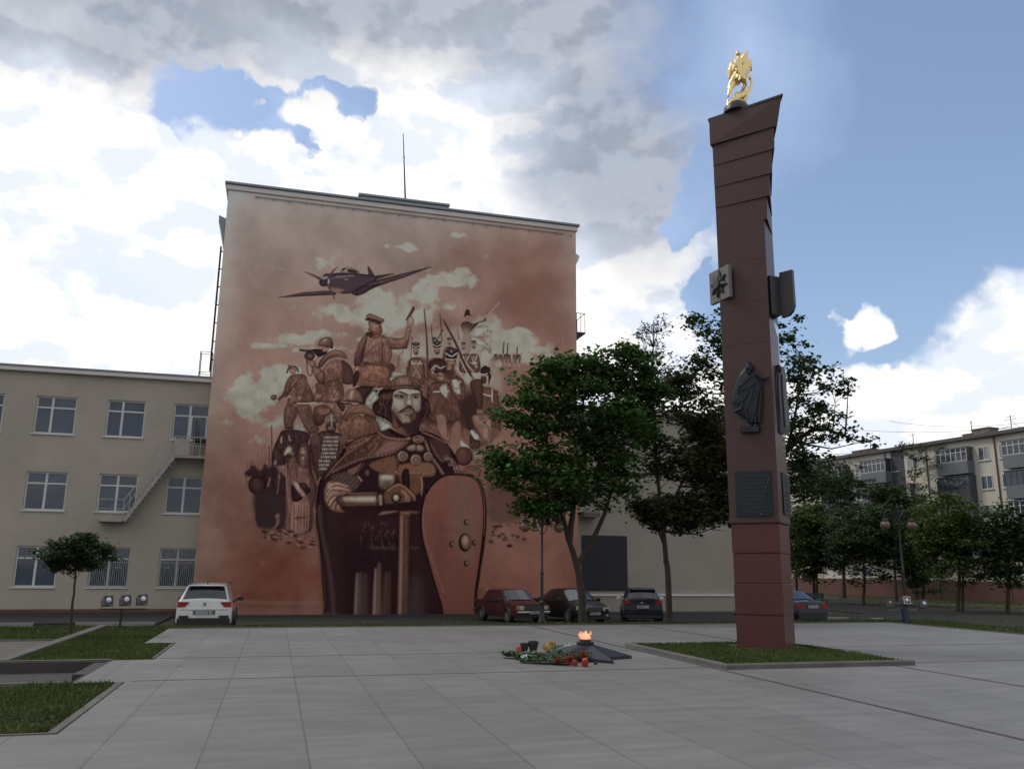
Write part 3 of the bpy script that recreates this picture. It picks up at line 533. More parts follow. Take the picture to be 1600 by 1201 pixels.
    M.poly([(215,860),(550,870),(590,1050),(560,1160),(130,1130),(180,990)], (106,76,64), .8, 1, g=(260,900,560,1160,(86,60,52)), tex=6, seed=6)
    M.line([(300,990),(480,960),(505,900)],1.6,(78,54,48),.8); M.line([(200,1040),(430,1090),(560,1080)],2.0,(70,50,46),.7); M.line([(380,960),(470,975)],1.8,(124,96,84),.7); M.line([(220,1090),(400,1130)],1.4,(60,44,42),.6); M.line([(520,1040),(570,1030)],1.6,(60,42,40),.6)
    M.line([(220,835),(560,860)],4.4,(70,50,48),.95); M.line([(240,815),(300,820),(300,850),(245,848)],1,(44,32,34)); M.line([(490,560),(490,870)],2.6,(58,42,42),.85); M.line([(400,590),(240,760)],1.4,(62,44,44),.85); M.line([(540,600),(550,800)],1.2,(120,96,86),.7)
    for q in ([(400,600),(400,700),(470,720)],[(300,720),(400,690)],[(330,780),(400,740)],[(430,640),(470,640)],[(330,560),(380,520)],[(520,720),(590,680)]): M.line(q,1.2,(78,56,52),.7)
    M.poly([(110,900),(150,870),(190,880),(190,960),(160,1000),(110,960)], (122,94,84), .7); M.poly([(120,960),(165,930),(180,990),(160,1080),(110,1160),(95,1100)], (50,36,38), .7)
    M.poly([(300,290),(350,270),(430,290),(480,330),(490,420),(440,460),(400,450),(330,430),(310,380),(318,350)], (116,88,78), .7, 1, g=(340,300,470,420,(80,58,52)))
    M.line([(310,390),(330,400),(380,420)],2.6,(70,50,46),.9); M.ell(345,345,10,6,(60,42,42),0,.6,.8); M.line([(315,320),(320,365),(308,370)],.9,(90,66,60),.8); M.ell(462,350,14,26,(70,50,46),0,.8,.8)
    M.poly([(270,430),(330,420),(370,440),(340,500),(300,470)], (56,40,40), .6); M.line([(370,440),(400,500),(450,470)],1.6,(60,44,44))
    M.poly([(275,200),(310,172),(360,180),(500,240),(515,265),(490,290),(330,250),(285,225)], (92,68,62), .6); M.poly([(252,240),(300,232),(400,250),(480,290),(470,310),(320,270),(290,270)], (58,42,42), .6); M.line([(300,195),(400,220),(490,262)],1.2,(122,96,86),.7)
    M.poly([(808,250),(860,150),(905,75),(925,85),(920,125),(880,190),(850,250),(820,262)], (60,46,44), .5); M.line([(850,190),(905,95)],1.0,(96,76,70),.8)
    M.poly([(820,260),(850,210),(890,205),(915,260),(912,310),(880,350),(830,330)], (120,98,90), .6)
    for i in range(4): M.line([(850,240+i*18),(895,232+i*18)],1.2,(144,130,122),.8); M.line([(850,249+i*18),(895,241+i*18)],.6,(60,44,44),.8)
    M.line([(775,650),(760,690),(715,740),(708,860),(690,890),(650,915)],.9,(44,34,34))
    # ---- soldiers left (o = 410,510)
    M.o = (410, 510, 6.32)
    M.poly([(1140,640),(1090,620),(1100,590),(940,600),(905,640),(950,760),(1010,770)], (52,40,42), 1, 1)
    M.poly([(940,600),(1090,600),(1020,700),(1000,760),(940,700)], (50,38,40), .8)
    M.poly([(1150,650),(1201,640),(1201,900),(1160,890),(1090,820),(1100,760)], (54,38,40), .8)
    # SMG soldier
    M.poly([(780,330),(850,370),(890,430),(900,560),(790,555),(790,420)], (62,46,46), .8)
    M.poly([(530,560),(610,560),(640,520),(780,540),(780,740),(500,740),(530,650)], (84,62,56), .8, 1, tex=9, seed=11)
    M.poly([(640,600),(740,600),(770,700),(740,740),(640,740)], (98,72,66), .8); M.line([(680,620),(715,700),(760,680)],1.4,(52,38,38),.9); M.line([(700,700),(745,620)],1.4,(52,38,38),.8)
    M.poly([(670,545),(720,540),(720,590),(680,590)], (100,76,66), .7); M.poly([(520,650),(600,670),(580,720),(510,735)], (98,72,64), .8)
    M.poly([(590,440),(650,360),(720,325),(780,350),(800,420),(795,500),(740,530),(640,560),(600,570)], L, .8, 1, g=(680,350,640,560,(72,52,48)), tex=6, seed=12)
    M.poly([(490,410),(540,390),(600,440),(620,480),(600,560),(560,560),(510,480)], (104,78,70), .8, 1, g=(520,400,600,560,(76,54,50))); M.line([(540,400),(600,450),(610,540)],1.3,(60,44,42),.8)
    M.poly([(560,350),(620,280),(700,230),(780,240),(835,290),(830,320),(740,300),(650,330),(590,400),(550,400)], (100,74,66), .7, 1, g=(700,240,660,330,(76,56,52))); M.line([(570,380),(650,300),(760,275),(820,300)],1.4,(66,48,46),.7); M.line([(600,330),(690,250),(770,255)],1.3,(122,96,84),.6)
    M.poly([(430,310),(470,300),(530,360),(520,400),(480,400),(440,350)], (108,84,78), .6); M.line([(450,320),(500,380)],1,(60,44,44),.8); M.line([(470,310),(515,365)],1,(64,46,46),.8)
    M.ell(468,290,54,46,(56,44,46),0,.6); M.ell(470,290,32,28,(82,64,62),0,.8); M.line([(520,265),(526,300),(505,330)],1.2,(150,148,142),.9)
    M.line([(375,232),(440,240),(570,235)],3.6,(46,36,40)); M.line([(380,222),(560,222)],1.0,(110,98,96),.8); M.poly([(500,225),(610,230),(640,260),(560,300),(520,270)], (42,33,36), .6)
    M.line([(438,340),(445,440),(465,485),(490,470),(490,400)],1.4,(46,34,36))
    M.poly([(590,210),(650,210),(650,240),(600,250)], (120,94,84), .6); M.poly([(552,180),(570,130),(620,103),(670,110),(695,150),(695,215),(640,205),(570,190)], (98,76,68), .6, 1, g=(600,120,690,190,(64,48,46))); M.line([(555,184),(640,198),(695,218)],1.3,(44,34,36)); M.ell(615,135,22,12,(130,108,98),-.4,2,.8)
    # grenade thrower
    M.poly([(270,490),(330,470),(420,480),(450,560),(490,640),(500,740),(340,760),(260,790),(240,760),(260,680),(215,640),(230,560)], (100,76,68), .9, 1, g=(260,520,480,700,(74,54,50)), tex=14, seed=13)
    M.line([(355,520),(300,590),(245,660)],2.2,(56,42,42)); M.line([(345,520),(292,585)],.9,(140,120,110),.8)
    for i in range(26):
        r = np.random.RandomState(i); x = 320+r.rand()*150; y = 540+r.rand()*160; M.line([(x,y),(x-14,y+18)],.8,(60,46,44),.7)
    M.poly([(215,640),(260,670),(250,690),(200,700),(160,740),(150,715),(190,680)], (74,56,52), .7); M.ell(140,735,24,20,(128,116,108),.4,.8); M.ell(112,700,32,26,(72,58,56),-.3,.7); M.ell(104,695,14,8,(110,96,92),-.4,1,.8)
    M.ell(268,690,18,18,(132,116,108),0,.8,.9); M.ell(365,705,22,24,(122,98,90),0,.8,.8)
    M.poly([(235,780),(330,790),(340,880),(305,950),(305,1000),(225,1000),(210,920),(215,840)], (92,68,64), .9, 1, g=(230,800,330,960,(66,48,48)), tex=5, seed=14); M.line([(222,1005),(305,1005)],1.6,K)
    M.poly([(330,800),(400,770),(480,790),(500,900),(560,1020),(480,1060),(420,1000),(380,920)], (94,70,64), 1, 1, g=(350,800,500,1000,(78,58,56)), tex=5, seed=15); M.line([(400,790),(440,900)],1.2,(66,48,46),.6)
    M.ell(300,440,34,30,(116,92,84),0,.7); M.poly([(235,462),(240,440),(250,410),(280,388),(330,388),(352,415),(364,452),(355,455),(335,420),(300,408),(262,425),(248,462)], (60,46,46), .6, 1, False); M.line([(262,385),(275,395)],2.4,(50,38,40)); M.poly([(270,415),(300,395),(330,405),(345,440),(320,420)], (124,110,102), .8, .8)
    # crouched leg of SMG soldier
    M.poly([(520,790),(640,780),(690,840),(630,890),(600,960),(540,980),(500,900)], (88,62,54), .9, 1, g=(560,790,560,970,(52,38,40)), tex=6, seed=16)
    M.poly([(545,820),(650,810),(660,850),(580,870)], (104,76,66), 1.2, .7)
    # aiming rifleman
    M.poly([(1000,880),(1070,880),(1130,920),(1160,1010),(1160,1070),(1050,1080)], (72,52,48), .8); M.line([(1110,920),(1130,1020)],1.2,(96,72,66),.7)
    M.poly([(800,870),(880,830),(960,870),(1050,920),(1070,1000),(1040,1080),(900,1110),(820,1110),(760,1040),(740,990),(780,940)], (104,77,64), .8, 1, g=(880,880,960,1110,(68,48,44)), tex=6, seed=17)
    M.line([(860,980),(900,910),(960,885),(1040,920)],1.5,(64,46,42),.8); M.line([(800,940),(860,1000),(840,1080)],1.5,(64,46,42),.8); M.line([(900,1010),(1000,1030),(1040,990)],1.4,(76,54,48),.6); M.line([(920,930),(1000,940)],2,(124,96,80),.6)
    M.poly([(800,870),(860,790),(960,765),(1060,790),(1135,870),(1120,910),(1060,880),(960,860),(860,880),(840,940),(800,920)], (106,78,68), .7, 1, g=(960,780,960,900,(76,56,50))); M.line([(850,860),(940,800),(1060,820),(1125,880)],1.5,(66,48,44),.8)
    M.poly([(690,810),(740,780),(785,810),(780,850),(790,900),(760,960),(720,880),(690,860)], (110,84,76), .7, 1, g=(700,810,780,940,(78,58,52))); M.line([(700,850),(770,860)],1.3,(56,42,40),.8)
    M.line([(340,757),(560,756)],1.3,(140,132,128),.95); M.line([(560,757),(770,762)],2.6,(88,70,66),.95); M.ell(575,755,30,8,(140,136,132),0,.8,.8); M.poly([(730,755),(800,750),(820,790),(800,840),(780,830)], (60,44,42), .6)
    M.ell(850,775,44,26,(104,80,72),0,.8); M.poly([(790,730),(810,670),(860,620),(930,615),(975,660),(1000,740),(990,755),(900,742),(800,735)], (110,84,74), .6, 1, g=(860,640,990,740,(72,52,48))); M.ell(880,672,16,44,(138,118,106),.3,3,.8); M.ell(835,680,12,30,(78,58,52),.4,3,.8); M.line([(790,732),(900,744),(995,756)],1.5,(40,30,32))
    M.line([(820,762),(880,770)],2.2,(50,36,38),.9)
    # ---- left medieval group
    M.o = (370, 640, 5.22)
    for x, y in ((170,340),(130,372),(228,280),(205,330),(110,390),(85,400)): M.line([(x,y),(x+2,y+150)],1.0,(84,58,54),.9)
    M.poly([(60,520),(90,430),(160,400),(300,380),(300,560),(100,560)], (92,64,60), 5, .7)
    M.line([(283,130),(288,400),(290,690)],1.5,(44,32,34)); M.line([(264,295),(266,560)],1.4,(52,38,38))
    M.poly([(300,320),(340,220),(370,170),(450,160),(560,180),(600,215),(560,300),(500,420),(300,450)], (54,40,42), .9, 1, tex=8, seed=20); M.line([(365,220),(362,270)],1.8,(140,132,126),.8); M.line([(425,210),(432,250),(445,245)],1.4,(132,124,120),.8); M.line([(320,330),(325,420)],2.0,(74,54,54),.7)
    M.poly([(60,525),(110,470),(130,425),(160,480),(200,490),(235,420),(260,480),(310,420),(330,480),(400,560),(420,700),(400,950),(250,960),(160,930),(150,700),(130,560)], (44,33,36), 1.5, 1, tex=9, seed=21)
    M.ell(165,615,72,76,(46,34,37),0,1); M.ell(160,600,36,40,(62,46,48),0,5,.6)
    M.poly([(140,690),(320,680),(400,800),(380,940),(250,970),(170,930)], (44,36,38), 6, .9)
    for x, y, k in ((240,425,.7),(312,425,.8),(132,440,.5)): M.poly([(x-18*k,y+25*k),(x-8*k,y-5*k),(x,y-28*k),(x+14*k,y),(x+18*k,y+25*k)], (118,102,98), .6); M.ell(x,y+34*k,14*k,14*k,(78,60,58),0,.8)
    M.ell(378,465,16,18,(122,104,98),0,1,.8); M.ell(345,545,10,22,(120,100,92),.2,1,.8); M.line([(350,460),(340,600),(330,680)],3,(84,66,62),.7); M.line([(270,560),(255,620)],3.5,(96,76,70),.7)
    M.poly([(310,860),(350,850),(345,930),(300,975),(280,965),(320,930)], (98,76,70), .8)
    M.poly([(385,370),(400,320),(430,288),(455,320),(465,370),(430,375)], (140,128,122), .7, 1, g=(400,330,460,340,(100,84,80))); M.ell(425,375,28,22,(92,70,66),0,.8); M.line([(410,370),(445,372)],2,(46,34,36)); M.poly([(385,380),(470,390),(460,460),(400,470)], (52,38,40), .8, .9)
    # old man
    M.poly([(500,300),(520,265),(560,250),(590,290),(600,360),(590,480),(500,440),(485,360)], (62,44,44), .8)
    M.poly([(430,400),(480,380),(500,440),(590,460),(640,480),(660,620),(620,800),(600,990),(400,990),(400,840),(395,640),(410,480)], (92,66,62), .8, 1, g=(420,600,650,620,(62,45,45)), tex=6, seed=23)
    M.poly([(490,480),(590,480),(600,700),(590,990),(430,990),(450,760),(480,700)], (106,76,72), 1, 1, g=(450,700,600,720,(84,60,58)))
    for x in (440,470,505,525,555,575): M.line([(x,780),(x-6,985)],1.3,(66,46,46),.8); M.line([(x+9,760),(x+5,985)],1.2,(120,90,84),.6)
    for x in (505,530,560): M.line([(x,500),(x+2,600)],1.2,(74,52,52),.7)
    M.line([(480,880),(560,880)],2,(48,34,36),.9); M.poly([(450,610),(530,600),(600,650),(560,700),(490,750),(450,720)], (42,31,34), .8); M.poly([(455,575),(480,570),(560,690),(550,715),(525,700),(455,610)], (126,104,98), .7); M.ell(540,690,18,24,(122,98,90),-.5,.8); M.ell(545,620,34,26,(54,40,42),0,.8)
    M.line([(400,440),(410,640),(440,840)],2.2,(110,82,76),.7); M.line([(480,390),(440,500),(430,620)],2,(60,44,44),.7)
    M.ell(540,335,30,34,(120,92,84),0,.8); M.line([(512,325),(530,328)],1.6,(46,34,36)); M.line([(548,328),(566,325)],1.6,(46,34,36)); M.poly([(508,350),(540,375),(572,350),(565,440),(540,480),(512,440)], (98,76,72), .8); M.line([(540,385),(538,400)],1.6,(150,140,134),.8); M.line([(520,380),(528,460)],.9,(66,50,50),.7); M.line([(558,380),(552,460)],.9,(66,50,50),.7)
    # men behind
    M.poly([(600,260),(640,240),(670,300),(670,560),(620,560),(590,440)], (58,42,42), .9, 1, tex=7, seed=24); M.ell(620,310,22,34,(96,72,66),0,1.2); M.line([(605,300),(635,300)],1.5,(46,34,36),.9); M.poly([(595,340),(645,340),(640,420),(605,420)], (66,48,46),1,.9)
    M.line([(640,560),(650,800)],5,(52,38,38),.9); M.line([(620,500),(655,600)],3,(110,84,76),.5)
    M.poly([(600,240),(660,190),(720,170),(830,190),(890,240),(900,330),(800,480),(700,540),(660,540),(620,420)], (60,44,44), .8, 1, tex=8, seed=25)
    M.ell(865,240,30,34,(84,62,58),0,1.5,.8); M.ell(640,240,34,40,(74,54,50),0,1.5,.8)
    for r in range(9):
        y = 225+r*32; x0, x1 = (712-r*5, 838-max(0, r-2)*8)
        if r > 5: x0, x1 = 672, 800-(r-5)*18
        M.line([(x0,y),(x1,y)],3.6,(52,38,40),.9)
        for k in range(int((x1-x0)/14)): M.line([(x0+k*14+4,y-6),(x0+k*14+4,y+6)],1.6,(142,134,128) if (r*7+k*5)%4 else (110,96,92),.9,.4)
    M.ell(768,140,44,50,(62,46,46),0,.8); M.ell(766,150,28,30,(94,70,64),0,.8); M.poly([(728,115),(735,70),(772,38),(808,60),(822,110),(775,100)], (112,100,96), .6, 1, g=(740,90,820,90,(70,56,56))); M.line([(772,45),(774,100),(776,130)],1.3,(150,140,134),.8)
    M.line([(745,128),(765,130)],1.9,(44,32,34)); M.line([(785,130),(805,128)],1.9,(44,32,34)); M.ell(768,172,22,18,(46,34,36),0,1,.9); M.line([(752,160),(785,160)],1.3,(110,84,78),.6)
    # rubble
    r = np.random.RandomState(3)
    for i in range(70):
        x = 200+r.rand()*430; y = 985+r.rand()*170*(x/630); w = 8+r.rand()*16
        M.ell(x, y, w, w*.45, (46,34,34) if i % 3 else (104,82,74), .2, .8, .75)
    # ---- knight: big dark cape and body
    M.o = (490, 650, 5.517)
    M.poly([(540,140),(640,100),(760,150),(960,130),(1100,190),(1200,300),(1250,420),(1270,520),(1180,620),(1150,900),(1200,1300),(1300,1750),(1100,1752),(600,1752),(300,1752),(100,1750),(88,1620),(70,1400),(50,1100),(20,900),(30,700),(50,560),(110,480),(200,380),(290,240),(400,180)], (37,27,30), .8)
    M.poly([(120,820),(560,840),(700,860),(700,1000),(420,1050),(160,1000)], (46,33,34), 16, .5); M.poly([(90,900),(200,900),(260,1300),(260,1700),(110,1700)], (46,34,35), 14, .5); M.poly([(830,840),(920,860),(960,1200),(1050,1600),(840,1650)], (46,34,35), 16, .5)
    # right shoulder/upper torso
    M.poly([(550,380),(720,340),(720,470),(700,500),(560,480),(480,420)], (86,60,48), 2.2, .95); M.poly([(740,420),(1000,400),(1050,480),(1000,520),(760,500)], (92,66,54), 2.4, .95)
    M.poly([(720,500),(760,500),(780,700),(930,640),(920,520),(820,500),(830,640),(780,640)], (78,56,48), 2, .8); M.poly([(830,510),(930,510),(940,640),(840,660)], (78,54,44), 2.4, .9)
    # mantle
    M.poly([(550,150),(620,190),(780,210),(830,220),(760,280),(640,340),(460,370),(320,410),(210,480),(110,540),(70,540),(140,440),(250,340),(290,250),(400,180)], (84,60,52), 1, 1, g=(400,180,360,420,(56,40,40)), tex=8, seed=31)
    M.poly([(560,290),(640,220),(790,225),(740,270),(640,310),(520,340)], (96,70,66), 1.5, .9)
    for q, c, w, a in (([(540,170),(420,270),(300,330),(200,400)],(52,38,38),3.4,.8),([(600,210),(480,300),(340,350),(230,420)],(56,40,40),3,.75),([(480,190),(400,240),(320,270)],(108,80,70),2.4,.7),([(340,290),(270,340),(190,420),(110,520)],(102,78,68),2.2,.7),([(560,230),(480,330)],(104,78,70),2,.6),([(260,260),(300,290),(270,330)],(96,70,62),2.4,.6),([(250,420),(180,470),(100,530)],(60,44,42),2.4,.8)): M.line(q,w,c,a,1.0)
    # rope edging lower
    rp = smooth_open([(800,225),(740,275),(640,325),(480,352),(360,388),(240,440),(160,480)], 9)
    M.line(rp,3.6,(74,52,48),1,.5,None,False)
    for i in range(0, len(rp)-1, 1): M.line([(rp[i][0]-4,rp[i][1]-7),(rp[i][0]+5,rp[i][1]+7)],1.2,(106,80,72) if i%2 else (56,40,40),.8,.4)
    rp = smooth_open([(560,140),(620,180),(700,195),(780,200),(830,190)], 7)
    M.poly([(545,140),(640,105),(700,160),(780,180),(700,195),(610,180)], (48,35,37), .8); M.line(rp,3.8,(80,56,50),1,.5,None,False)
    for i in range(len(rp)-1): M.line([(rp[i][0]-5,rp[i][1]-9),(rp[i][0]+6,rp[i][1]+8)],1.4,(122,94,84) if i%2 else (56,40,40),.85,.4)
    M.line([(940,140),(1020,170),(1140,230)],2.6,(92,68,60),.9); M.line([(960,210),(1010,340),(1080,440),(1130,520)],4.2,(84,62,56),.9); M.line([(975,240),(1010,330),(1080,430),(1120,510)],1.2,(116,90,80),.7)
    M.poly([(1000,200),(1130,230),(1180,320),(1120,400),(1050,340)], (58,42,42), 2.4, .8); M.line([(1010,240),(1060,330),(1110,390)],2.2,(88,66,58),.7)
    r = np.random.RandomState(8)
    for i in range(44):
        t = r.rand(); x = 1110+t*120+r.rand()*50-10; y = 370+t*90+r.rand()*60-50+(0 if x < 1200 else 20)
        M.line([(x,y),(x+8,y+10)],1.3,(126,106,96) if i%2 else (90,70,64),.75,.5)
    M.line([(1160,350),(1210,390),(1262,500)],2.0,(98,78,70),.8); M.line([(1185,340),(1235,400),(1275,500)],1.2,(60,44,44),.8)
    M.ell(1358,480,86,62,(84,58,52),0,1); M.ell(1350,500,60,50,(98,68,60),0,6,.5); M.line([(1275,470),(1320,428),(1380,420),(1430,470)],1.4,(110,86,78),.7)
    # sleeve and vambrace
    r = np.random.RandomState(5)
    M.poly([(150,520),(260,470),(340,490),(420,560),(340,660),(240,640),(140,580)], (60,46,46), 1, 1)
    for i in range(12):
        for j in range(9):
            x = 150+i*22+j*7; y = 505+j*16-i*3
            if 140+j*8 < x < 390: M.line([(x,y),(x+9,y+4)],.9,(104,86,80) if (i+j)%2 else (44,34,36),.7,.4)
    M.line([(385,520),(415,555)],2.6,(120,104,96),.8); M.line([(380,480),(440,410)],1.6,(84,62,56),.6); M.poly([(290,470),(370,430),(420,400),(350,500)], (96,68,62), 1.6, .8)
    M.ell(462,488,16,20,(100,84,78),0,3,.7)
    M.poly([(130,560),(200,560),(310,600),(330,650),(260,690),(240,780),(270,830),(170,820),(110,760),(90,690),(95,620)], (112,88,80), 1, 1, g=(140,580,200,820,(92,66,56)))
    for q in ([(120,650),(160,600),(240,600),(320,630)],[(110,700),(150,640),(220,640),(300,650)],[(120,750),(150,700),(200,680),(250,690)],[(140,790),(170,740),(200,700)],[(190,820),(190,770),(230,720)]): M.line(q,1.8,(54,40,40),.85,.8)
    for q in ([(130,620),(190,580),(290,605)],[(115,680),(150,625),(230,622)],[(135,765),(165,712),(215,690)],[(215,800),(215,760),(240,730)]): M.line(q,1.6,(146,122,110),.8,.8)
    M.poly([(190,700),(260,680),(400,660),(540,672),(590,690),(590,760),(480,770),(300,780),(220,770)], (62,48,46), 1, 1)
    M.poly([(260,695),(400,690),(540,690),(540,735),(380,740),(270,730)], (132,112,102), 3.4, .9); M.line([(320,712),(520,712)],3,(150,138,130),.7,1.6); M.line([(300,665),(540,662)],2.4,(98,70,58),.8,1.2); M.line([(290,765),(540,760)],2.4,(84,60,50),.7,1.4)
    for x in (540,552,570,582): M.line([(x,678),(x+4,766)],1.7,(124,108,100) if x%4 else (48,36,38),.9)
    # breast plate
    M.poly([(560,500),(620,492),(695,500),(700,560),(660,620),(600,640),(560,600)], (104,92,84), 1.2, 1, g=(620,500,600,640,(62,50,46))); M.ell(628,530,44,18,(150,142,132),0,5,.8)
    # medallions
    for cx, cy, R in ((770,345,50),(882,376,52),(988,350,44)):
        M.ell(cx,cy,R,R,(64,48,46),0,.7); M.ell(cx,cy,R*.88,R*.88,(120,98,88),0,.7,1,(142,120,110)); M.ell(cx,cy,R*.62,R*.62,(72,54,52),0,.6,.8); M.ell(cx,cy,R*.52,R*.52,(118,96,88),0,.6)
        for k in range(9):
            a = k*.7; M.line([(cx+R*.18*np.cos(a),cy+R*.18*np.sin(a)),(cx+R*.44*np.cos(a),cy+R*.44*np.sin(a))],1.1,(58,42,42),.85)
    M.poly([(800,270),(850,243),(880,250),(880,300),(820,300)], (128,106,98), .8, 1, g=(840,250,850,300,(84,64,60))); M.poly([(890,250),(930,250),(955,275),(940,305),(890,300)], (126,104,96), .8, 1, g=(920,250,930,300,(84,64,60)))
    M.line([(712,310),(720,400),(716,480),(705,560)],2.2,(56,40,40),.9); M.line([(700,495),(880,490),(1050,485)],1.6,(104,74,56),.95)
    for x, y in ((715,490),(915,495),(1035,488)): M.ell(x,y,18,20,(96,74,60),0,.8,1,(132,110,92)); M.ell(x,y,6,7,(46,34,34))
    M.poly([(770,470),(820,465),(825,640),(785,640),(765,560)], (40,30,32), 1); M.line([(928,520),(935,620),(930,680)],1.5,(124,104,92),.8)
    M.ell(903,200,58,40,(60,44,42),0,.7); M.ell(903,198,52,34,(118,92,82),0,.8,1,(134,108,96)); M.ell(903,198,38,22,(64,46,46),0,.7,.9)
    for k in range(7): M.line([(873+k*10,188),(876+k*10,208)],1.0,(126,100,90),.85)
    # hands, pommel, crossguard
    M.poly([(600,660),(640,620),(720,570),(790,600),(850,640),(880,690),(820,740),(760,760),(640,770),(600,730)], (72,52,46), 1, 1)
    for q in ([(640,640),(720,590),(790,610)],[(760,640),(810,690),(825,730)],[(800,625),(860,680),(870,720)],[(790,660),(800,730)]): M.line(q,3.2,(112,82,66),.8,1)
    M.ell(712,705,48,48,(40,29,31),0,.8)
    for k in range(14): a=k*.449; M.ell(712+44*np.cos(a),705+44*np.sin(a),5,5,(118,96,84),0,.5,.8)
    M.ell(712,703,28,30,(120,100,90),0,.7,1,(154,140,130))
    M.poly([(560,770),(900,740),(920,800),(700,815),(560,830)], (36,26,29), 1.5); M.poly([(555,850),(600,818),(700,812),(730,822),(640,842),(570,852)], (106,78,66), .8); M.poly([(800,812),(900,820),(905,838),(830,835)], (84,60,52), .8)
    M.poly([(738,815),(840,815),(835,860),(820,1750),(716,1750),(735,1000)], (78,56,48), .7, 1, False, g=(735,1000,835,1000,(62,45,40)))
    M.poly([(742,850),(778,850),(765,1750),(722,1750)], (106,80,72), .8, 1, False); M.line([(782,850),(768,1740)],1.5,(58,40,38),.9); M.poly([(745,815),(838,815),(835,855),(742,850)], (98,70,58), .9, .9, False)
    # skirts (o = 480,780)
    M.o = (480, 780, 5.333)
    r = np.random.RandomState(11)
    for i in range(60):
        x = 440+r.rand()*290; y = 180+r.rand()*230; M.line([(x,y),(x+1,y+16+r.rand()*20)],1.2,(74,58,54),.55,.7)
    for x in range(530,930,24):
        if not 745 < x < 865: M.line([(x,395),(x+14,412)],1.4,(84,68,62),.6,.7)
    for x, w, c, y0 in ((415,5,(104,92,86),620),(440,9,(74,62,56),620),(570,5,(112,98,90),580),(600,9,(84,66,58),540),(480,14,(58,48,46),640),(660,10,(62,50,46),620),(910,30,(52,44,46),680),(690,6,(54,42,40),600)):
        M.line([(x,y0),(x-6,y0+160),(x-12,1010)],w*.5,c,.8,w*.4,w*1.2)
    M.line([(100,60),(110,200),(150,400),(190,620),(215,860),(225,1000)],7,(56,44,46),.85,3.2); M.line([(30,20),(60,180),(90,360),(130,600),(150,900)],2.2,(58,44,44),.7,1.4)
    M.poly([(130,940),(200,940),(380,960),(740,965),(860,960),(1150,970),(1150,1013),(130,1013)], (62,58,52), 2.5, .5)
    # ---- face
    M.o = (570, 580, 10.008)
    M.poly([(130,290),(180,330),(225,400),(200,450),(140,500),(110,590),(20,520),(20,440),(80,350)], (122,124,116), .8); M.poly([(190,690),(280,730),(400,830),(410,870),(340,910),(250,930),(210,830),(180,770)], (120,122,114), .8)
    M.poly([(640,20),(440,0),(420,100),(520,80),(640,60)], (120,122,116), 1, .9)
    M.poly([(240,340),(330,280),(480,290),(860,290),(900,380),(980,450),(1020,560),(1010,640),(940,720),(900,800),(850,880),(860,980),(700,1000),(520,930),(420,820),(300,730),(190,690),(120,590),(140,500),(210,440)], (44,32,34), .8, 1, tex=6, seed=41)
    for q in ([(260,380),(230,480),(260,560),(220,640)],[(320,400),(290,500),(330,600),(320,700)],[(380,380),(360,460),(330,520)],[(960,480),(990,580),(940,700),(880,790),(860,880)],[(300,440),(340,420),(380,430)],[(250,500),(270,530)]): M.line(q,1.5,(82,58,54),.75,.7)
    M.poly([(250,340),(300,350),(430,320),(440,390),(380,460),(310,440),(250,420)], (72,52,50), 1, .9, tex=10, seed=44)
    M.poly([(430,830),(560,870),(700,960),(690,1010),(560,980),(450,900)], (84,60,54), 1.4, .9); M.poly([(430,620),(460,660),(520,800),(540,880),(430,860)], (82,58,54), 1.2, .9)
    M.poly([(460,320),(540,280),(700,275),(860,310),(870,400),(862,500),(850,610),(810,720),(740,790),(640,830),(560,770),(470,640),(420,580),(440,480),(440,380)], (112,106,98), .8, 1, rim=False, g=(520,500,880,560,(88,74,70)))
    M.poly([(700,420),(860,380),(865,600),(790,640),(740,560)], (108,96,92), 2.2, .8); M.ell(540,500,60,66,(122,120,112),.2,4,.8); M.ell(790,480,36,52,(118,110,106),0,3,.7)
    M.poly([(430,560),(470,560),(520,620),(560,700),(600,780),(480,700)], (78,60,50), 2, .7)
    M.poly([(500,310),(560,285),(720,275),(855,320),(770,345),(680,350),(620,335),(560,315)], (128,124,114), 1.0, .95, rim=False)
    M.poly([(620,440),(690,380),(715,380),(740,520),(700,530),(640,530)], (122,116,108), 1.2, .9); M.line([(712,385),(735,470),(745,530)],1.6,(86,70,66),.7,.8); M.line([(690,390),(712,520)],1.8,(132,128,120),.8,.9); M.line([(640,400),(625,470),(618,530)],1.6,(88,78,72),.7,1)
    M.poly([(450,370),(510,350),(600,360),(640,390),(600,430),(520,430),(470,410)], (78,62,56), 2.0, .85); M.ell(580,392,30,18,(46,34,36),0,1,.95); M.ell(490,380,26,12,(50,38,38),0,1.2,.85); M.ell(600,390,10,8,(120,112,106),0,.5,.8)
    M.poly([(735,370),(800,365),(850,380),(845,420),(790,430),(740,405)], (74,58,54), 2.0, .85); M.ell(790,398,26,16,(44,32,34),0,1,.95); M.ell(765,398,8,7,(116,108,102),0,.5,.7)
    M.line([(540,318),(580,330),(630,352),(660,372)],2.4,(50,36,36),.9,.6,3.0); M.line([(735,362),(790,352),(850,362)],2.2,(54,40,40),.9,.6,1.6)
    M.poly([(640,545),(690,528),(745,545),(735,560),(690,552)], (52,38,38), .9)
    M.line([(540,640),(600,600),(650,570),(700,565),(760,600),(780,640)],3.0,(48,35,35),1,.8); M.poly([(580,632),(650,590),(730,590),(760,620),(740,660),(640,640)], (108,86,76), .8, 1); M.line([(560,645),(640,628),(730,612)],1.5,(62,44,42),.85)
    M.poly([(570,660),(640,642),(700,650),(690,680),(620,690)], (122,116,106), 1.2, .9); M.line([(640,672),(700,688),(760,660)],2.2,(50,36,36),.8,.9)
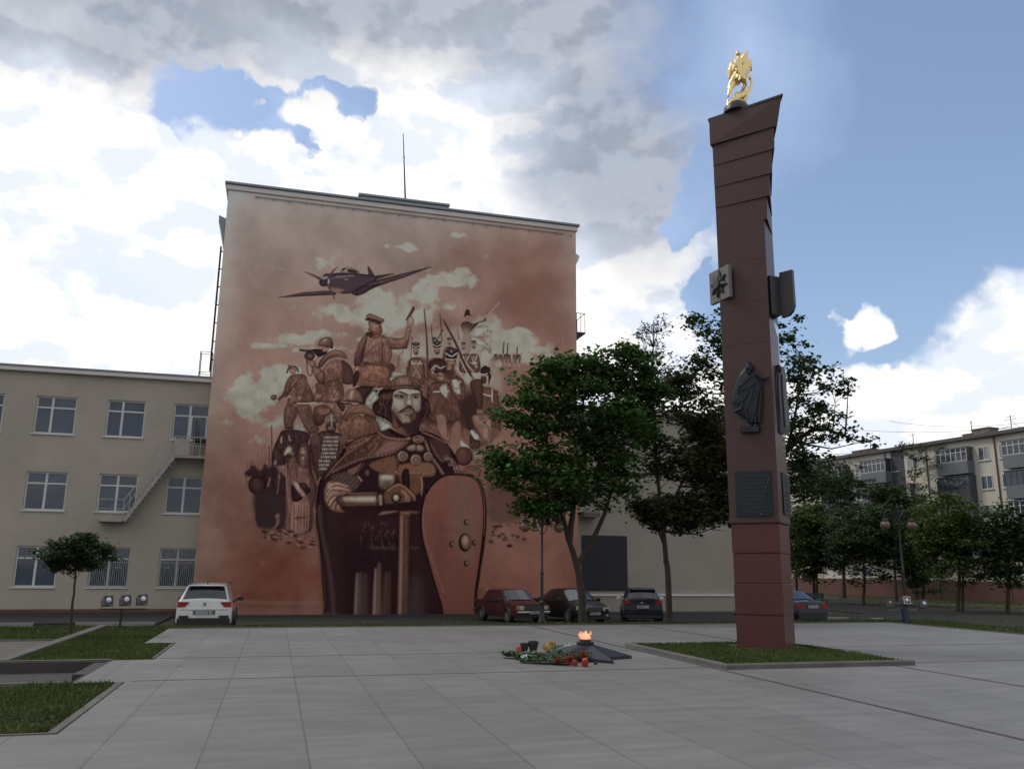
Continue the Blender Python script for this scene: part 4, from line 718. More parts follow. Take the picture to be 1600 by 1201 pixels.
    M.poly([(560,690),(620,700),(680,720),(740,730),(700,800),(620,810),(580,760)], (104,90,80), 2.6, .8); M.poly([(700,700),(800,640),(850,620),(870,760),(820,900),(700,900),(640,850),(720,780)], (44,32,34), 2.6, .95)
    M.poly([(740,690),(790,660),(790,740),(740,760)], (82,66,54), 2, .7)
    M.poly([(600,820),(700,800),(760,840),(760,980),(660,980)], (46,34,36), 2.4, .9)
    # cap
    M.poly([(230,310),(330,230),(400,150),(520,80),(640,66),(760,90),(850,150),(870,230),(860,300),(780,275),(640,255),(500,265),(380,290),(320,330)], (92,70,62), .8, 1, g=(560,120,600,290,(64,46,44)), tex=5, seed=42)
    M.ell(610,160,110,44,(116,94,84),0,7,.7); M.line([(340,250),(460,240),(560,225),(700,225),(850,270)],2.4,(52,38,38),.85,.8); M.line([(330,310),(460,282),(620,260),(780,276),(860,300)],2.0,(42,30,32),.95); M.line([(440,262),(600,242),(760,255)],1.4,(104,80,72),.7); M.line([(690,110),(740,170),(740,215)],1.8,(58,42,42),.7,1.2); M.line([(790,130),(850,200)],2,(112,86,76),.6,1.4)
    M.poly([(230,300),(330,280),(430,290),(300,330),(240,345)], (40,29,31), 1)
    # ---- shield
    M.o = (480, 780, 5.333)
    sh = [(1150,-215),(1270,-222),(1390,-205),(1450,-150),(1482,-60),(1500,60),(1496,220),(1480,400),(1450,600),(1420,800),(1390,1010),(1160,1010),(1120,880),(1060,700),(1000,500),(950,320),(938,180),(950,60),(985,-60),(1050,-150)]
    M.poly(sh, (92,70,66), .7); M.poly([(1186+(x-1190)*.985,400+(y-400)*.992) if y < 1000 else (x+(8 if x < 1250 else -6),y) for x, y in sh], (40,28,29), .7)
    si = [(1207+(x-1215)*.905,400+(y-400)*.962) if y < 1000 else (1172 if x < 1250 else 1378, 1014) for x, y in sh]
    M.poly(si, (94,62,56), .7, 1, rim=False, g=(1100,-200,1150,900,(84,53,48)))
    M.poly([(1200,-150),(1380,-140),(1420,200),(1390,500),(1300,520),(1220,300)], (86,66,60), 9, .8); M.poly([(1120,100),(1020,150),(1040,400),(1120,700),(1170,500)], (82,52,48), 8, .6)
    M.line([(990,-40),(965,120),(985,330),(1050,520),(1140,780)],1.0,(112,82,76),.7,.6); M.line([(1400,-170),(1460,-60),(1478,100),(1470,300)],1.0,(118,88,80),.7,.6)
    M.ell(1314,358,52,76,(38,27,29),0,1.2); M.ell(1324,354,44,66,(86,64,58),0,1,1,(122,100,90))
    for x, y in ((1328,187),(1208,372),(1398,358),(1328,530)): M.ell(x-4,y+2,20,25,(44,31,33),0,1,.9); M.ell(x+4,y,13,17,(98,76,68),0,.8,1,(128,106,94))
    # stones right of shield
    r = np.random.RandomState(9)
    M.o = (0, 0, 1)
    M.poly([(764,740),(790,735),(830,750),(835,800),(768,815)], (66,48,46), 6, .7)
    for i in range(34): x = 765+r.rand()*60; y = 818+r.rand()*36; M.ell(x,y,2+r.rand()*3,1+r.rand()*1.5,(56,40,40) if i%3 else (100,78,70),.2,.7,.8)
    for y0 in (938, 941): M.line([(372,y0),(450,y0+2),(500,y0+1)],1.6,(104,84,76),.5,1.2)
    M.line([(300,968),(912,968)],2.2,(70,62,56),.5,1.2)
    det = (fbm(H, W, 6, 77, 3)-.5)+(fbm(H, W, 15, 87, 3)-.5)*.8; M.im *= (1+.13*det*np.clip(1.25-(((X-600)/205)**2+((Y-720)/260)**2), .12, 1))[..., None]
    return np.clip(M.im, 0, 255)
# ================================================================ GROUND
def sm(t): t = min(max(t, 0), 1); return t*t*(3-2*t)
def hgt(x, y):
    d = max(y-24.5, x-21.3, -x-40)
    far = max(y-26.5, x-23, 0)
    return -.62*sm(d/1.5)-.17*sm(far/14)-.06*sm((far-16)/20)
def sheet(name, x0, x1, y0, y1, dz, material, step=.5, kind='structure', skew=None):
    nx = max(2, int((x1-x0)/step)+1); ny = max(2, int((y1-y0)/step)+1)
    xs = np.linspace(x0, x1, nx); ys = np.linspace(y0, y1, ny); V = [(x+(skew(y) if skew else 0), y, hgt(x, y)+dz) for y in ys for x in xs]
    i, j = np.meshgrid(np.arange(nx-1), np.arange(ny-1)); a = (j*nx+i).ravel(); Fc = np.stack([a, a+1, a+nx+1, a+nx], 1)
    o = npmesh(name, V, Fc, material); o['kind'] = kind; return o
# one ground sheet reaching the horizon, with a hole only where the sunken pit is
gx = sorted(set([-1500,-400,-120,-60,-41,-40,-39,-30,-20,-12,-7,-4.2,-2.56] + list(np.arange(-1.85, 30, 1.2)) + [31,34,38,42,46,52,60,70,90,130,200,500,1500]))
gy = sorted(set([-1500,-300,-60,-20,0,6,9,11,12.85,14.05,15.75,18,20,22,24] + list(np.arange(25.2, 30, .4)) + [31,33,36,40,44,48,54,60,70,90,130,200,500,1500]))
V = [(x, y, hgt(x, y)-.03) for y in gy for x in gx]; Fc = []
for j in range(len(gy)-1):
    for i in range(len(gx)-1):
        if -7.1 <= gx[i] and gx[i+1] <= -2.5 and 12.84 <= gy[j] and gy[j+1] <= 15.76: continue
        a = j*len(gx)+i; Fc.append((a, a+1, a+len(gx)+1, a+len(gx)))
struct(npmesh('ground', V, Fc, M['soil']))
# plaza: paved sheet built as rectangles butted together (no overlap)
mb = MB()
def rect(x0, x1, y0, y1, z=0.): mb.add([(x0,y0,z),(x1,y0,z),(x1,y1,z),(x0,y1,z)], [(0,1,2,3)])
for r in [(-9,18.85,-12,9.15),(-1.86,18.85,9.15,12.9),(-2.5,18.85,12.9,14.08),(-2.5,18.85,14.08,15.82),(-1.86,18.85,15.82,19.1),(-2.46,18.85,19.1,23.25)]: rect(*r)
struct(mb.build('plaza', M['plaza']))
mb = MB()
for x in (7.0, 10.27):
    for y0, y1 in ((-12, 12.93), (13.03, 15.93), (16.03, 23.2)): mb.box(x-.035, x+.035, y0, y1, -.01, .004)
for y in (12.98, 15.98): mb.box(-1.8, 18.8, y-.014, y+.014, -.01, .0035)
struct(mb.build('drainage_channel', M['channel']))
# kerbs round the lawns and the pit
mb = MB()
mb.box(-1.95, -1.865, 9.2, 12.85, -.1, .014); mb.box(-9, -1.865, 9.16, 9.199, -.1, .012); mb.box(-7, -2.6, 12.78, 12.87, -.25, .03)
mb.box(-7.1, -2.5, 15.76, 15.86, -.25, .02); mb.box(-1.9, -1.865, 15.87, 19.0, -.1, .02); mb.box(-4.28, -4.08, 15.87, 24.6, -.1, .03)
mb.box(-9, -4.29, 20.06, 20.14, -.1, .02)
for x in (-2.45,): mb.box(x, 18.85, 23.25, 23.33, -.1, .02)
mb.box(18.851, 18.94, 8, 23.33, -.1, .02)
struct(mb.build('kerb', M['kerb']))
mb = MB(); mb.add([(-9,12.88,-.17),(-2.56,12.88,-.17),(-2.56,15.75,-.17),(-9,15.75,-.17)], [(0,1,2,3)]); struct(mb.build('sunken_floor', M['pitf']))
mb = MB(); mb.box(-7.1,-2.5,15.72,15.759,-.3,-.005); mb.box(-2.55,-2.51,12.88,15.71,-.3,-.004); mb.box(-2.75,-2.56,14.08,15.7,-.17,-.02); struct(mb.build('pit_wall', M['pitw']))
sheet('path', -9, -4.30, 15.9, 20.05, -.01, M['path'], 2)
sheet('road', -60, 60, 28.2, 36.5, .0, M['asphalt'], .8); sheet('road', -4.3, 60, 36.6, 42.5, .0, M['asphalt'], .8)
sheet('far_road', 33, 47, 41.5, 120, .01, M['asphalt'], 2)
mb = MB()      # kerb blocks painted black and white along the car park
def kerbrun(x0, x1, y, n, name='painted_kerb'):
    a = MB(); b = MB(); L = (x1-x0)/n
    for i in range(n): (a if (i % 3) else b).box(x0+i*L+.01, x0+(i+1)*L-.01, y, y+.18, hgt(x0, y)-.1, hgt(x0, y)+.13)
    struct(a.build(name, M['kerbw'])); struct(b.build(name, M['kerbb']))
kerbrun(-17.2, -4.4, 36.5, 9)
mb = MB(); 
for x0, x1 in ((29.7,31.3),(31.35,31.9)): pass
kw = MB()
for a, b in (((1290,966),(1340,967)),((1363,967),(1382,967))):
    p = onz(*a, -.75); q = onz(*b, -.75); kw.box(p[0], q[0], p[1], p[1]+.22, -1.0, -.69)
struct(kw.build('painted_kerb', M['kerbw']))
mb = MB(); mb.box(-60, -4.4, 36.7, 45.95, -1.2, -.72); mb.box(-4.38, 31, 42.6, 44.48, -1.2, -.79)
struct(mb.build('pavement', M['asphalt']))
def grass(name, rects, dens, h, seed, label=None, z=None):
    r = np.random.RandomState(seed); P = []
    for x0, x1, y0, y1 in rects:
        n = int((x1-x0)*(y1-y0)*dens); P.append(np.stack([r.uniform(x0, x1, n), r.uniform(y0, y1, n)], 1))
    P = np.vstack(P); n = len(P); zz = np.array([hgt(a, b) for a, b in P])-.02 if z is None else np.full(n, z)
    cl = np.sin(P[:,0]*2.3+seed)*np.sin(P[:,1]*1.7)+np.sin(P[:,0]*5.1)*np.sin(P[:,1]*4.3+1)*.6
    hh = h*.72*(.35+.65*r.rand(n))*(1+.35*cl); a = r.rand(n)*6.283; b = r.rand(n)*6.283; w_ = .006+.008*r.rand(n)+h*.05
    B = np.stack([P[:,0], P[:,1], zz], 1); d = np.stack([np.cos(a), np.sin(a), 0*a], 1)*w_[:,None]; tp = np.stack([np.cos(b)*hh*.45, np.sin(b)*hh*.45, hh], 1)
    V = np.stack([B-d, B+d, B+tp], 1).reshape(-1, 3); Fc = np.arange(3*n).reshape(-1, 3)
    o = npmesh(name, V, Fc, M['grass'], k=3); o['kind'] = 'stuff'
    if label: o['label'] = label; o['category'] = 'grass'
    return o
grass('grass', [(-7,-1.95,9.22,12.75)], 1500, .07, 1, 'green mown lawn at the left edge in the foreground')
grass('grass', [(-4.05,-1.92,15.9,19.0),(-4.05,-2.5,19.0,23.3)], 1300, .07, 2, 'patchy lawn between the sunken pit and the car park')
grass('grass', [(-12,-4.3,20.2,24.6)], 500, .09, 3, 'strip of lawn under the small round tree')
grass('grass', [(-4.05,18.8,23.35,24.6),(18.96,21.5,8,24.6)], 520, .075, 4, 'grass verge running along the far edge of the plaza')
grass('grass', [(-12,30,24.6,28.1),(21.5,24,8,26)], 160, .12, 5, 'sloping grass bank down to the car park')
grass('grass', [(27,33,41,110),(47.2,60,41,95),(24,60,30,41)], 16, .16, 6, 'rough lawn under the row of street trees')
# weeds along the kerb of the near lawn
grass('weeds', [(-3.0,-1.98,12.55,12.78),(-2.1,-1.95,9.3,12.7)], 1200, .13, 7, 'taller weeds along the kerb of the near lawn')
# ================================================================ BUILDINGS
WY, LY, GY = 44.5, 46.0, 47.0
# --- mural wall building
mur = empty('mural_building', 'tall building with a brown war-history mural painted over its whole front wall', 'building', (6.2, WY, -1.1))
def part(mb, name, m, par, smooth=False):      # world-space mesh parented to an empty without moving it
    o = mb.build(name, m, par, smooth); o.matrix_parent_inverse = Matrix.Translation(par.location).inverted(); return o
XL, XR_ = -3.77, 16.15
mb = MB(); mb.box(XL, XR_, WY+.012, WY+26, -1.3, 21.419); part(mb, 'wall', M['plasterp'], mur)
# front painted sheet: homography from the photo sketch grid to the wall plane
im = paint_mural()
nx, nz_ = 560, 660
xs = np.linspace(XL, XR_, nx); zs = np.linspace(-1.25, 21.415, nz_)
Xg, Zg = np.meshgrid(xs, zs); D = np.stack([Xg, np.full_like(Xg, WY), Zg], -1)-EYE
dep = D@F; px = 800+CF*(D@RR)/dep; py = 600.5-CF*(D@UU)/dep
u = np.clip((px-MX0)*MS, 0, im.shape[1]-1.01); v = np.clip((py-MY0)*MS, 0, im.shape[0]-1.01)
ui = u.astype(int); vi = v.astype(int); fu = (u-ui)[..., None]; fv = (v-vi)[..., None]
cs_ = (im[vi, ui]*(1-fu)+im[vi, ui+1]*fu)*(1-fv)+(im[vi+1, ui]*(1-fu)+im[vi+1, ui+1]*fu)*fv
c_ = np.clip(cs_/255, 0, 1); c_ = np.where(c_ <= .04045, c_/12.92, ((c_+.055)/1.055)**2.4)
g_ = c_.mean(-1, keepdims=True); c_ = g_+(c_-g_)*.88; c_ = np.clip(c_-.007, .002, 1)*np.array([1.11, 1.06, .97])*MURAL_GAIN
hz_ = (Zg/21.)[..., None]; c_ = c_*(1+MURAL_LOW*(1-np.clip(hz_, 0, 1)))  # darker towards the foot: veil and sky light put into the paint
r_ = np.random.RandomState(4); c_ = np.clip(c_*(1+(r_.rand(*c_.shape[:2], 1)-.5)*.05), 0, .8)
V = np.stack([Xg, np.full_like(Xg, WY), Zg], -1).reshape(-1, 3); i, j = np.meshgrid(np.arange(nx-1), np.arange(nz_-1)); a = (j*nx+i).ravel()
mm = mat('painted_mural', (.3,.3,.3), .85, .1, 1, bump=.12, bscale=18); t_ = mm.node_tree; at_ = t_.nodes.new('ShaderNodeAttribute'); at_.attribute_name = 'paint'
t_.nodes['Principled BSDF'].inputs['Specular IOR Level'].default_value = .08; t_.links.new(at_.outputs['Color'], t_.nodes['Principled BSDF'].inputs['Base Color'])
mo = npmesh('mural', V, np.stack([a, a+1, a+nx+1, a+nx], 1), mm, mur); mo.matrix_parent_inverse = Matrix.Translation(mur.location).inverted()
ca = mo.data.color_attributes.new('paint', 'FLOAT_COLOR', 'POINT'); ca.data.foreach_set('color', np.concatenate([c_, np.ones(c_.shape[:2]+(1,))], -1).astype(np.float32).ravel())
mo['label'] = 'painted mural of a bearded knight with shield before soldiers of several ages and a propeller plane'
mb = MB(); mb.box(XL-.12, XR_+.1, WY-.10, WY+26.1, 21.42, 21.72, .03); part(mb, 'parapet', M['cornice'], mur)
mb = MB(); mb.box(XL-.2, XR_+.2, WY-.2, WY+26.2, 21.722, 21.86, .02); part(mb, 'roof_cap', M['metalcap'], mur)
mb = MB(); mb.box(XL+1.4, XR_-.8, WY-.07, WY-.04, 21.18, 21.22)
for k in range(22): mb.box(XL+1.5+k*.86, XL+1.55+k*.86, WY-.06, WY-.003, 21.08, 21.2)
part(mb, 'gutter_bracket', M['metalcap'], mur)
mb = MB(); mb.box(3.35, 8.35, WY+.6, WY+5, 21.87, 22.32); mb.box(3.2, 8.5, WY+.5, WY+5.1, 22.322, 22.44); part(mb, 'roof_box', M['metalcap'], mur)
# side eaves that stick out past the front wall on both sides
mb = MB(); mb.prism([(XL-.01,19.95),(XL-.42,20.12),(XL-.40,19.7),(XL-.24,19.3),(XL-.01,18.1)][::-1], WY+.5, WY+25, 'y'); part(mb, 'side_cornice', M['metalcap'], mur)
mb = MB(); mb.prism([(XR_+.01,20.35),(XR_+.42,20.1),(XR_+.33,19.8),(XR_+.22,19.6),(XR_+.01,19.15)], WY+.5, WY+25, 'y'); part(mb, 'side_cornice', M['cornice'], mur)
mb = MB(); mb.tube([(XL-.16,WY+.4,18.3),(XL-.16,WY+.4,11.4)], .05, 8)
for z in range(12, 19): mb.box(XL-.17, XL, WY+.37, WY+.43, z, z+.05)
part(mb, 'downpipe', M['iron'], mur)
bal = MB(); p = onY(911, 493, WY+1.2); q = onY(911, 524, WY+1.2); bx, z1, z0 = p[0], p[2], q[2]
bal.box(XR_+.01, bx, WY+.8, WY+2.2, z0, z0+.08)
for y in (WY+.82, WY+2.18):
    for k in range(4): x = XR_+.05+k*(bx-XR_-.08)/3; bal.tube([(x,y,z0),(x,y,z1)], .016, 6)
    bal.tube([(XR_,y,z1),(bx-.03,y,z1)], .022, 6); bal.tube([(XR_+.02,y,z0-.7),(bx-.1,y,z0)], .03, 6)
bal.tube([(bx-.03,WY+.82,z1),(bx-.03,WY+2.18,z1)], .022, 6)
part(bal, 'side_balcony', M['iron'], mur)
a = onY(634.5, 318, WY+2.5); b = onY(630, 209, WY+2.5)
ant = empty('roof_antenna', 'thin mast standing on the roof of the mural building', 'antenna', tuple(a))
mb = MB(); mb.tube([(0,0,-.6),(b[0]-a[0],0,b[2]-a[2])], [.06,.022], 8); mb.ball(((b[0]-a[0])*.66,0,(b[2]-a[2])*.66), .05); mb.build('mast', M['iron'], ant)
mb = MB(); mb.lathe([(.1,0),(.07,.1),(.05,.25)], (0,0,-.55)); mb.build('mast_foot', M['iron'], ant)
# --- left office wing
LXR = XL+.02
off = empty('office_building', 'three-storey beige office wing to the left of the mural', 'building', (-10, LY, -1))
wcols = [(-15.35,-13.5),(-12.08,-10.22),(-8.80,-6.98),(-5.62,-3.86)]
rows = [(.47,2.42),(4.13,6.02),(7.92,9.82)]
# wall with real openings: strips between windows
mb = MB(); xw0 = -34.; T0, T1 = LY, LY+.35
allc = [(-34+k*3.3, -34+k*3.3+1.85) for k in range(5)]+[(-18.6,-16.8)]+wcols; allc = [c for i, c in enumerate(allc) if i == 0 or c[0] > allc[i-1][1]]
zprev = -1.2
for z0, z1 in rows+[(11.0, None)]:
    mb.box(xw0-.5, LXR, T0, T1, zprev, z0)
    if z1 is None: break
    xp = xw0-.5
    for c0, c1 in allc:
        if z0 > 7 and c0 > -6: pass
        if c0 > xp: mb.box(xp, c0, T0, T1, z0, z1)
        xp = c1
    mb.box(xp, LXR, T0, T1, z0, z1); zprev = z1
part(mb, 'wall', M['plaster'], off)
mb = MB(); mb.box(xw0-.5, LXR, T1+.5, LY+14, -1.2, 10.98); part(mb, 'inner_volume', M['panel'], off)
mb = MB(); mb.box(xw0-.5, LXR, LY-.03, LY-.003, -1.2, -.56); part(mb, 'plinth', M['brownp'], off)
mb = MB(); mb.box(xw0-.5, LXR, LY-.28, LY+14.4, 11.002, 11.22, .02); part(mb, 'eaves', M['cornice'], off)
mb = MB(); mb.box(xw0-.5, LXR, LY-.34, LY+14.4, 11.222, 11.30); part(mb, 'roof_edge', M['metalcap'], off)
rw_ = random.Random(12)
def window(par, x0, x1, y, z0, z1, split=.42, tz=.32, door=False, curtain=False, grille=False, name='window', sill=True):
    d = .09
    f = MB(); t = .075; e = .003; xm = x0+(x1-x0)*split; zt = z1-(z1-z0)*tz
    f.box(x0+e, x0+t, y+d, y+d+.07, z0+e, z1-e); f.box(x1-t, x1-e, y+d, y+d+.07, z0+e, z1-e); f.box(x0+t, x1-t, y+d, y+d+.07, z0+e, z0+t); f.box(x0+t, x1-t, y+d, y+d+.07, z1-t, z1-e)
    f.box(xm-.055, xm+.055, y+d-.006, y+d+.06, z0+t, z1-t); f.box(x0+t, xm-.055, y+d-.003, y+d+.06, zt-.04, zt+.04); f.box(xm+.055, x1-t, y+d-.003, y+d+.06, zt-.04, zt+.04)
    if door: f.box(xm+.055, xm+.13, y+d-.01, y+d+.06, z0+t, zt-.04); f.box(x1-t-.07, x1-t, y+d-.01, y+d+.06, z0+t, zt-.04)
    w0 = part(f, name, M['winw'], par)
    g = MB(); g.box(x0+t-.01, x1-t+.01, y+d+.03, y+d+.045, z0+t-.01, z1-t+.01); go = part(g, 'pane', M['pane2'], w0); go.matrix_parent_inverse = Matrix.Translation(par.location).inverted() @ Matrix.Identity(4)
    go.parent = w0; go.matrix_parent_inverse = w0.matrix_parent_inverse.inverted() @ w0.matrix_parent_inverse
    kids = [go]
    if sill:
        s_ = MB(); s_.box(x0-.08, x1+.05, y-.07, y+d, z0-.06, z0-.003); kids.append(part(s_, 'sill', M['winw'], par))
    # curtain, blinds behind the glass
    if not curtain and not grille and rw_.random() < .7:
        c = MB(); c.box(x0+t, x1-t, y+d+.10, y+d+.11, z0+(z1-z0)*rw_.choice((.05,.3,.55,.05)), z1-.05); kids.append(part(c, 'blind', M['curtain'], par))
    if curtain:
        c = MB(); n = 30
        for k in range(n): xa = x0+t+(x1-x0-2*t)*k/n; xb = x0+t+(x1-x0-2*t)*(k+1)/n; c.add([(xa,y+d+.10+.02*(k%2),z0+.02),(xb,y+d+.10+.02*((k+1)%2),z0+.02),(xb,y+d+.10+.02*((k+1)%2),z1-.05),(xa,y+d+.10+.02*(k%2),z1-.05)], [(0,1,2,3)])
        kids.append(part(c, 'curtain', M['curtain'], par))
    if grille:
        g = MB(); yy = y-.02; n = 9
        for h0, h1 in ((x0+.04, xm-.02), (xm+.02, x1-.04)):
            for k in range(n+1): x = h0+(h1-h0)*k/n; g.tube([(x,yy,z0+.03),(x,yy,z1-.03)], .009, 5)
            xc = (h0+h1)/2; zc = z0+(z1-z0)*.62
            g.tube([(h0,yy-.02,z0+.05),(xc,yy-.02,zc),(h1,yy-.02,z0+.05)], .011, 5); g.tube([(h0,yy-.02,z1-.05),(xc,yy-.02,z1-.4),(h1,yy-.02,z1-.05)], .011, 5)
            for k in range(3): rr_ = .07+.05*k; g.tube([(xc+rr_*math.cos(q),yy-.015,zc-.35+rr_*math.sin(q)) for q in np.linspace(.3, 2.84, 7)], .008, 5)
        for z in (z0+.04, zc, z1-.04): g.tube([(x0+.02,yy,z),(x1-.02,yy,z)], .013, 5)
        kids.append(part(g, 'security_grille', M['grille'], par))
    for k in kids[1:]:
        k.parent = w0; k.matrix_parent_inverse = Matrix.Identity(4)
    go.matrix_parent_inverse = Matrix.Identity(4)
    return w0
for ri, (z0, z1) in enumerate(rows):
    for ci, (x0, x1) in enumerate(allc):
        last = x0 > -6
        if ri == 2 and last:
            w0 = window(off, x0, x1, LY, z0, z1, .46, .33, door=True); w0['label'] = 'window joined to a white balcony door at the top of the stair'
        else: window(off, x0, x1, LY, z0, z1, .4 if ri == 2 else .48, .30, curtain=(ri == 0 and x0 < -9), grille=(ri == 0 and x0 > -9.5))
# fire-escape stair and landing
stair = MB(); zt = onY(296, 712, LY-.9)[2]; xt = onY(272, 708, LY-.9)[0]; xb = onY(192, 806, LY-.9)[0]; zb = onY(192, 811, LY-.9)[2]; xl = onY(151, 811, LY-.9)[0]
x_end = LXR-.02
stair.box(xt, x_end, LY-1.05, LY-.02, zt-.12, zt)
stair.box(xl, xb, LY-1.0, LY-.02, zb-.12, zb)
for y in (LY-1.0, LY-.12): stair.prism([(xb,zb-.02),(xb+.14,zb-.14),(xt+.1,zt-.12),(xt-.02,zt+.02)], y-.03, y+.03, 'y')
for k in range(15):
    t = (k+.5)/15; x = xb+(xt-xb)*t; z = zb+(zt-zb)*t; stair.box(x-.13, x+.13, LY-.96, LY-.16, z-.02, z+.02)
part(stair, 'fire_stair', M['steelp'], off)
rl = MB(); H_ = .95; y = LY-1.0
rl.tube([(xl+.03,y,zb),(xl+.03,y,zb+H_),(xb,y,zb+H_),(xt,y,zt+H_),(x_end-.1,y,zt+H_)], .028, 6)
rl.tube([(xl+.03,y,zb+.5),(xb,y,zb+.5),(xt,y,zt+.5),(x_end-.1,y,zt+.5)], .018, 6)
for k in range(9): t = k/8; rl.tube([(xb+(xt-xb)*t,y,zb+(zt-zb)*t),(xb+(xt-xb)*t,y,zb+(zt-zb)*t+H_)], .016, 6)
for k in range(6): x = xt+(x_end-xt)*k/5; rl.tube([(x,y,zt),(x,y,zt+H_)], .02, 6)
part(rl, 'handrail', M['grille'], off)
mb = MB(); mb.box(xt+.02, xt+.72, LY-1.07, LY-1.03, zt, zt+.85); part(mb, 'balcony_screen', M['steelp'], off)
mb = MB(); mb.box(x_end-.7, x_end, LY-.95, LY-.2, zt+.78, zt+.9); mb.tube([(x_end-.62,LY-.6,zt),(x_end-.62,LY-.6,zt+.78)], .03, 6); mb.box(x_end-.66, x_end-.6, LY-.62, LY-.56, zt+.9, zt+1.9); part(mb, 'balcony_bench', M['iron'], off)
# steel frame on its roof
p0 = onY(310, 590, LY+3.5); p1 = onY(332, 550, LY+3.5)
fr = empty('roof_frame', 'open metal access frame on the office roof beside the mural wall', 'metal frame', (p0[0], LY+3.5, 11.3))
mb = MB(); fw = p1[0]-p0[0]; fh = p1[2]-11.3
for x in (0, fw):
    for y in (0, .6): mb.tube([(x,y,0),(x,y,fh)], .025, 6)
for z in (.35, .7, 1.05, fh):
    for y in (0, .6): mb.tube([(0,y,z),(fw,y,z)], .018, 6)
    for x in (0, fw): mb.tube([(x,0,z),(x,.6,z)], .018, 6)
mb.tube([(0,0,.75),(fw,0,.1)], .02, 6); mb.build('frame', M['iron'], fr)
mb = MB(); mb.box(.05, fw-.05, .05, .55, .70, .74); mb.build('platform', M['iron'], fr)
# --- right wing behind the maples
gxr = onY(1196, 700, GY)[0]
rw = empty('windowless_wing', 'low grey-beige windowless wing behind the maples right of the mural', 'building', (22, GY, -1))
ztop = onY(1000, 640, GY)[2]
mb = MB(); mb.box(XR_+.02, gxr, GY, GY+16, -1.2, ztop-.3); part(mb, 'wall', M['plasterw'], rw)
mb = MB(); mb.box(XR_+.02, gxr+.05, GY-.12, GY-.004, -1.25, .06); part(mb, 'plinth', M['plinth'], rw)
mb = MB(); mb.box(XR_+.02, gxr+.1, GY-.2, GY-.002, .063, .15); part(mb, 'plinth_ledge', M['cornice'], rw)
mb = MB(); mb.box(XR_+.02, gxr+.2, GY-.3, GY+16.2, ztop-.298, ztop-.08, .02); part(mb, 'eaves', M['cornice'], rw)
mb = MB(); mb.box(XR_+.02, gxr+.25, GY-.36, GY+16.2, ztop-.078, ztop); part(mb, 'roof_edge', M['metalcap'], rw)
mb = MB(); mb.box(17.29, 20.12, GY-.08, GY-.003, .34, 3.52); part(mb, 'dark_board', M['panel'], rw)
c0 = onY(905, 800, GY); c1 = onY(920, 806, GY); mb = MB(); mb.box(c0[0], c1[0]+.4, GY-.9, GY-.002, c0[2]-.15, c0[2], .01); mb.box(c0[0], c1[0]+.4, GY-.85, GY-.05, c0[2]-.3, c0[2]-.152); part(mb, 'canopy', M['brick'], rw)
# --- five-storey flats on the right
A = onz(1600, 945.5, -1.1); B = onz(1239, 929, -1.1); A2 = np.array([A[0], A[1]]); B2 = np.array([B[0], B[1]]); u2 = (B2-A2)/np.linalg.norm(B2-A2)
apn = math.atan2(u2[1], u2[0])       # local x runs away from the camera along the facade, local y is outwards
def sray(px_, py_):                   # pixel -> (s, z) on the facade plane
    d = ray(px_, py_); nn = np.array([-u2[1], u2[0], 0]); t = (np.array([A2[0], A2[1], 0])-EYE)@nn/(d@nn); P = EYE+d*t; return (P[:2]-A2)@u2, P[2]
apt = empty('apartment_building', 'long five-storey cream panel apartment block with a red-brown base beyond the street trees', 'building', (A2[0], A2[1], -1.1), apn)
ztop_a = sray(1600, 668)[1]+1.1; S0, S1 = -26., 34.
print('APT', ztop_a, S1, [round(sray(p_, 760)[0], 2) for p_ in (1600,1577,1552,1535,1527,1477,1474,1466,1440,1400,1350,1300)], [round(sray(1545, q)[1]+1.1, 2) for q in (697,718,742,764,788,810)], sray(1239,914.6)[1]+1.1)
rp = random.Random(5)
mb = MB(); mb.box(S0, S1, -11, 0, 1.95, ztop_a-.35); mb.build('wall', M['aptw'], apt)
mb = MB(); mb.box(S0, S1+.05, -11, .05, -1, 1.947); mb.build('plinth', M['aptp'], apt)
mb = MB(); mb.box(S0-.3, S1+.4, -11.4, .55, ztop_a-.348, ztop_a, .03); rfo = mb.build('roof', M['aptr'], apt)
# ---- flats: windows, balconies, roof clutter (local x along the facade, +y outwards, z from ground)
frz = [2.15, 4.80, 7.44, 10.06, 12.68]; wh = 1.24
def awin(s0, s1, z0, z1, split=.5):
    f = MB(); t = .07; f.box(s0, s0+t, 0, .045, z0, z1); f.box(s1-t, s1, 0, .045, z0, z1); f.box(s0+t, s1-t, 0, .045, z0, z0+t); f.box(s0+t, s1-t, 0, .045, z1-t, z1); sm_ = s0+(s1-s0)*split; f.box(sm_-.04, sm_+.04, 0, .04, z0+t, z1-t)
    f.box(s0-.05, s1+.05, 0, .12, z0-.07, z0-.003); w0 = f.build('window', M['winw'], apt)
    g = MB(); g.box(s0+t, s1-t, .004, .018, z0+t, z1-t); g.build('pane', M['pane'], w0)
    if rp.random() < .55: c = MB(); x0 = s0+t+(0 if rp.random() < .5 else (s1-s0)*.5); c.box(x0, x0+(s1-s0)*.36, .0185, .021, z0+t, z1-t-.05); c.build('blind', M['curtain'], w0)
cols_w = [(1.55,2.68),(-.15,.62),(6.75,7.45),(9.3,10.6),(11.6,12.5),(16.2,17.4),(18.0,18.8),(-5.2,-4.5),(-7.3,-6.0)]
for z in frz:
    for a_, b_ in cols_w: awin(a_, b_, z, z+wh)
